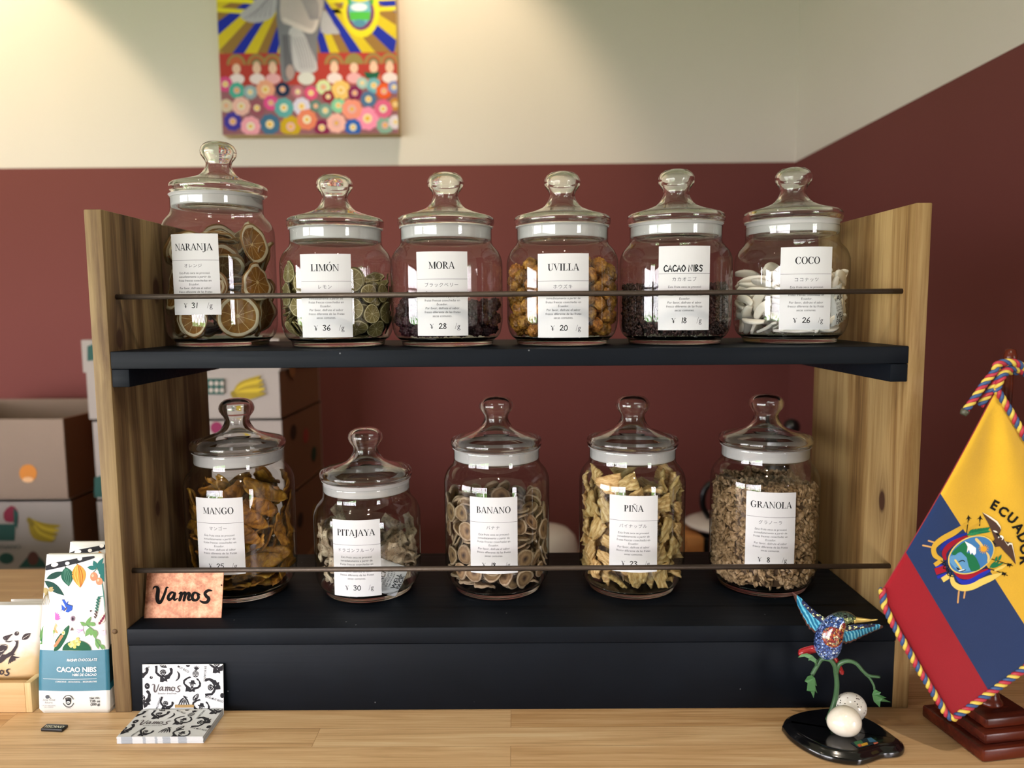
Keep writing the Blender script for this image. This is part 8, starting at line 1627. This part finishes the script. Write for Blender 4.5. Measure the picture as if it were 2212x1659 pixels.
for i, (x, y, r, c) in enumerate(FLW):
    L_ = 13+(i % 3)
    lc = lin(c)
    for k in range(9):
        a = k*2*PI/9
        px_, py_ = x+r*.62*math.cos(a), y+r*.62*math.sin(a)
        A.ell(min(max(px_, x0+r*.4), x1-r*.4), min(py_, yb-r*.42), r*.42, r*.42, c, lay=L_, n=10)
    A.ell(x, y, r*.62, r*.62, c, lay=L_); A.ell(x, min(y, yb-r*.5), r*.42, r*.42, ('#e0c9a0', '#cfa0a0', '#d8d0b8')[i % 3], lay=L_+3, n=14); A.ell(x, min(y, yb-r*.4), r*.2, r*.2, '#d9a43c', lay=L_+4, n=12)
def pmap(x, y, h): return Vector((-pw/2+(min(max(x, x0), x1)-x0)/(x1-x0)*pw, -.0277-h*1.2, max(0.0005, (yb-y)/(x1-x0)*pw)))
A.build('painted_picture', pmap, cv)

# --- white bowl and coffee grinder on the bench
WENAM = plain('white_enamel', '#d6ccc6', .25, .03)
BLKP = plain('black_plastic', '#111012', .3, .1)
gx, gy = at(1180, 1160, 1.22).x, 1.22
bm = bmesh.new(); zt_ = at(1195, 1137, 1.22).z-BZ
add_lathe(bm, [(.094, .0008), (.100, .0008), (.1035, .010), (.1020, zt_*.45), (.094, zt_*.72), (.075, zt_*.90), (.045, zt_*.985), (0, zt_), (0, zt_-.004), (.045, zt_*.985-.004), (.072, zt_*.88), (.090, zt_*.7), (.098, zt_*.45), (.094, .0008)], 48)
bw = mesh_obj('white_bowl', bm, WENAM, None, label='upturned white bowl on the back bench, seen between the banana and pineapple jars', cat='bowl'); bw.location = (gx-.012, gy, BZ+.0006)
GXL = at(1481, 1170, 1.2).x; GXR = at(1720, 1000, 1.2).x
gr_ = empty('coffee_grinder', ((GXL+GXR)/2, 1.23, BZ+.0006), label='coffee grinder with white dish, wooden base and black handle, behind the granola jar', cat='grinder')
GI = world_matrix(gr_).inverted()
def gz(y): return at(1600, y, 1.2).z
GW = wood('grinder_base_wood', '#8a5530', '#b0733f', '#c68a52', 'X', .8, .5)
gl0, gl1 = GI @ Vector((at(1484, 1190, 1.15).x, 1.15, BZ+.0008)), GI @ Vector((at(1521, 1150, 1.15).x, 1.31, gz(1150)))
box('wooden_base', gl0, gl1, GW, gr_, .002)
lo, hi = GI @ Vector((at(1524, 1190, 1.15).x, 1.16, BZ+.0008)), GI @ Vector((at(1716, 1150, 1.15).x, 1.31, gz(1154)))
box('black_housing', lo, hi, BLKP, gr_, .004)
dish = bmesh.new(); zc = (GI @ Vector((0, 0, gz(1136)))).z; cxd = (GI @ Vector((at(1560, 1140, 1.22).x, 1.23, 0)))
R_ = at(1560, 1140, 1.22).x-at(1481, 1140, 1.22).x
hd_ = abs(gz(1118)-gz(1152))
add_lathe(dish, [(0, -hd_*.42), (R_*.55, -hd_*.40), (R_*.9, -hd_*.16), (R_, 0), (R_*.97, hd_*.10), (R_*.70, hd_*.36), (R_*.30, hd_*.46), (0, hd_*.48)], 48)
dd = mesh_obj('white_dish', dish, WENAM, gr_); dd.location = (cxd.x, 0, zc)
bm = bmesh.new(); add_tube(bm, smooth_pts([GI @ at(x, y, Y) for x, y, Y in ((1532, 1118, 1.2), (1519, 1095, 1.2), (1519, 1068, 1.2), (1530, 1048, 1.2), (1552, 1040, 1.21), (1580, 1046, 1.22))], 6), .0085, 12); mesh_obj('loop_handle', bm, BLKP, gr_)
bm = bmesh.new(); cgx = GI @ Vector((at(1682, 1000, 1.22).x, 1.23, 0)); z0_, z1_ = (GI @ Vector((0, 0, gz(1150)))).z, (GI @ Vector((0, 0, gz(962)))).z
rr = (at(1710, 1000, 1.22).x-at(1655, 1000, 1.22).x)/2; prof = [(0, 0), (rr*1.1, 0)]
H_ = z1_-z0_
for i in range(9):
    t = i/9; prof += [(rr*1.0, H_*(t+.01)), (rr*1.0, H_*(t+.07)), (rr*.94, H_*(t+.085)), (rr*.94, H_*(t+.10))]
prof += [(rr, H_*.97), (rr*.8, H_), (0, H_)]
add_lathe(bm, prof, 40, c=(cgx.x, 0, z0_)); mesh_obj('ribbed_column', bm, BLKP, gr_)
bm = bmesh.new(); kk = GI @ at(1710, 922, 1.22); bmesh.ops.create_uvsphere(bm, u_segments=24, v_segments=14, radius=.0225); kn = mesh_obj('crank_knob', bm, BLKP, gr_, smooth=True); kn.location = kk
bm = bmesh.new(); add_tube(bm, [Vector((cgx.x, 0, z1_-.004)), Vector((cgx.x+.004, 0, z1_+.012)), kk-Vector((.012, 0, .014)), kk], .005, 10); mesh_obj('crank_arm', bm, BLKP, gr_)
# ------------------------------------------------------------------ small packets inside three jars
PKT = plain('silica_packet_paper', '#c9ccce', .5, .06, 80, bump=.2)
def packet(key, ang, z, w, h, rz, label, lines, tilt=0.0, r=.0615):
    root = JAR[key]; a = math.radians(ang)
    c = root.location+Vector((r*math.sin(a), -r*math.cos(a), z))
    o = empty('drying_agent_packet', c, label=label, cat='packet')
    Mx = Matrix.Rotation(a, 4, 'Z') @ Matrix.Rotation(tilt, 4, 'X') @ Matrix.Rotation(rz, 4, 'Y')
    bm = bmesh.new(); N1, N2 = 12, 10; S_ = []
    def pz(u, v, s): return -(s*(.0008+.0022*max(0, (1-u*u)*(1-v*v))**.6)+.0007*math.sin(u*9+v*4)) + .5*(u*w/2)**2/.062
    for s in (1, -1):
        gr = [[bm.verts.new(Mx @ Vector((u*w/2, pz(u, v, s), v*h/2))) for u in [i/N1*2-1 for i in range(N1+1)]] for v in [j/N2*2-1 for j in range(N2+1)]]
        for j in range(N2):
            for i in range(N1):
                f = (gr[j][i], gr[j][i+1], gr[j+1][i+1], gr[j+1][i]); bm.faces.new(f if s > 0 else f[::-1])
        S_.append(gr)
    rim = lambda g_: g_[0][:-1]+[q[-1] for q in g_[:-1]]+g_[-1][:0:-1]+[q[0] for q in g_[:0:-1]]
    a_, b_ = rim(S_[0]), rim(S_[1])
    for i in range(len(a_)): bm.faces.new((a_[i], b_[i], b_[(i+1) % len(a_)], a_[(i+1) % len(a_)]))
    p = mesh_obj('packet_paper', bm, PKT, o, smooth=60)
    A = Art()
    for t, x, y, s in lines: A.text(t, x, y, s, '#2a2c30', bold=.015 if s > .1 else 0)
    A.build('lettering', lambda x, y, hh: Mx @ Vector((x*w, pz(2*x, -2*y, 1)-.0003-hh, -y*h)), p, split=.12)
WELL = [('WELL', -.02, -.30, .20), ('PACK', 0, -.14, .20), ('DESICCANT', 0, -.03, .085), ('DO NOT EAT', 0, .06, .085), ('THROW AWAY', 0, .14, .07), ('WELL', .0, .33, .20), ('PACK', 0, .47, .18)]
packet('PIT', 33, .031, .040, .046, math.radians(-62), 'white drying-agent packet with black lettering in the PITAJAYA jar', WELL, .05, .0610)
packet('COC', 38, .046, .030, .046, math.radians(-14), 'white drying-agent packet with black lettering in the COCO jar', WELL, .03, .0630)
def film():
    m, nt, out = nodes('clear_plastic_film'); g = G(nt)
    t = g.n('ShaderNodeBsdfTransparent'); gl = g.n('ShaderNodeBsdfGlossy'); gl.inputs['Roughness'].default_value = .12
    g.l(g.bump(g.noise(g.coord(), 90, 4, .6), .8, .004), gl.inputs['Normal'])
    mx = g.n('ShaderNodeMixShader'); mx.inputs[0].default_value = .22; g.l(t.outputs[0], mx.inputs[1]); g.l(gl.outputs[0], mx.inputs[2]); g.l(mx.outputs[0], out.inputs[0]); return m
bm = bmesh.new(); gl_ = JAR['GRA'].location; N_ = 10
gr = [[bm.verts.new(Vector((-.022+.044*i/N_, .004*math.sin(i*1.3+j*.8)+.006*j/N_, -.014+.042*j/N_+.004*math.sin(i*1.1)))) for i in range(N_+1)] for j in range(N_+1)]
for j in range(N_):
    for i in range(N_): bm.faces.new((gr[j][i], gr[j][i+1], gr[j+1][i+1], gr[j+1][i]))
bmesh.ops.solidify(bm, geom=bm.faces[:], thickness=.0003)
fo = mesh_obj('plastic_sachet', bm, film(), None, smooth=60, label='crumpled clear plastic sachet lying on the granola inside its jar', cat='sachet')
fo.location = gl_+Vector((.033, -.030, .145)); fo.rotation_euler = (-.25, .5, .6)
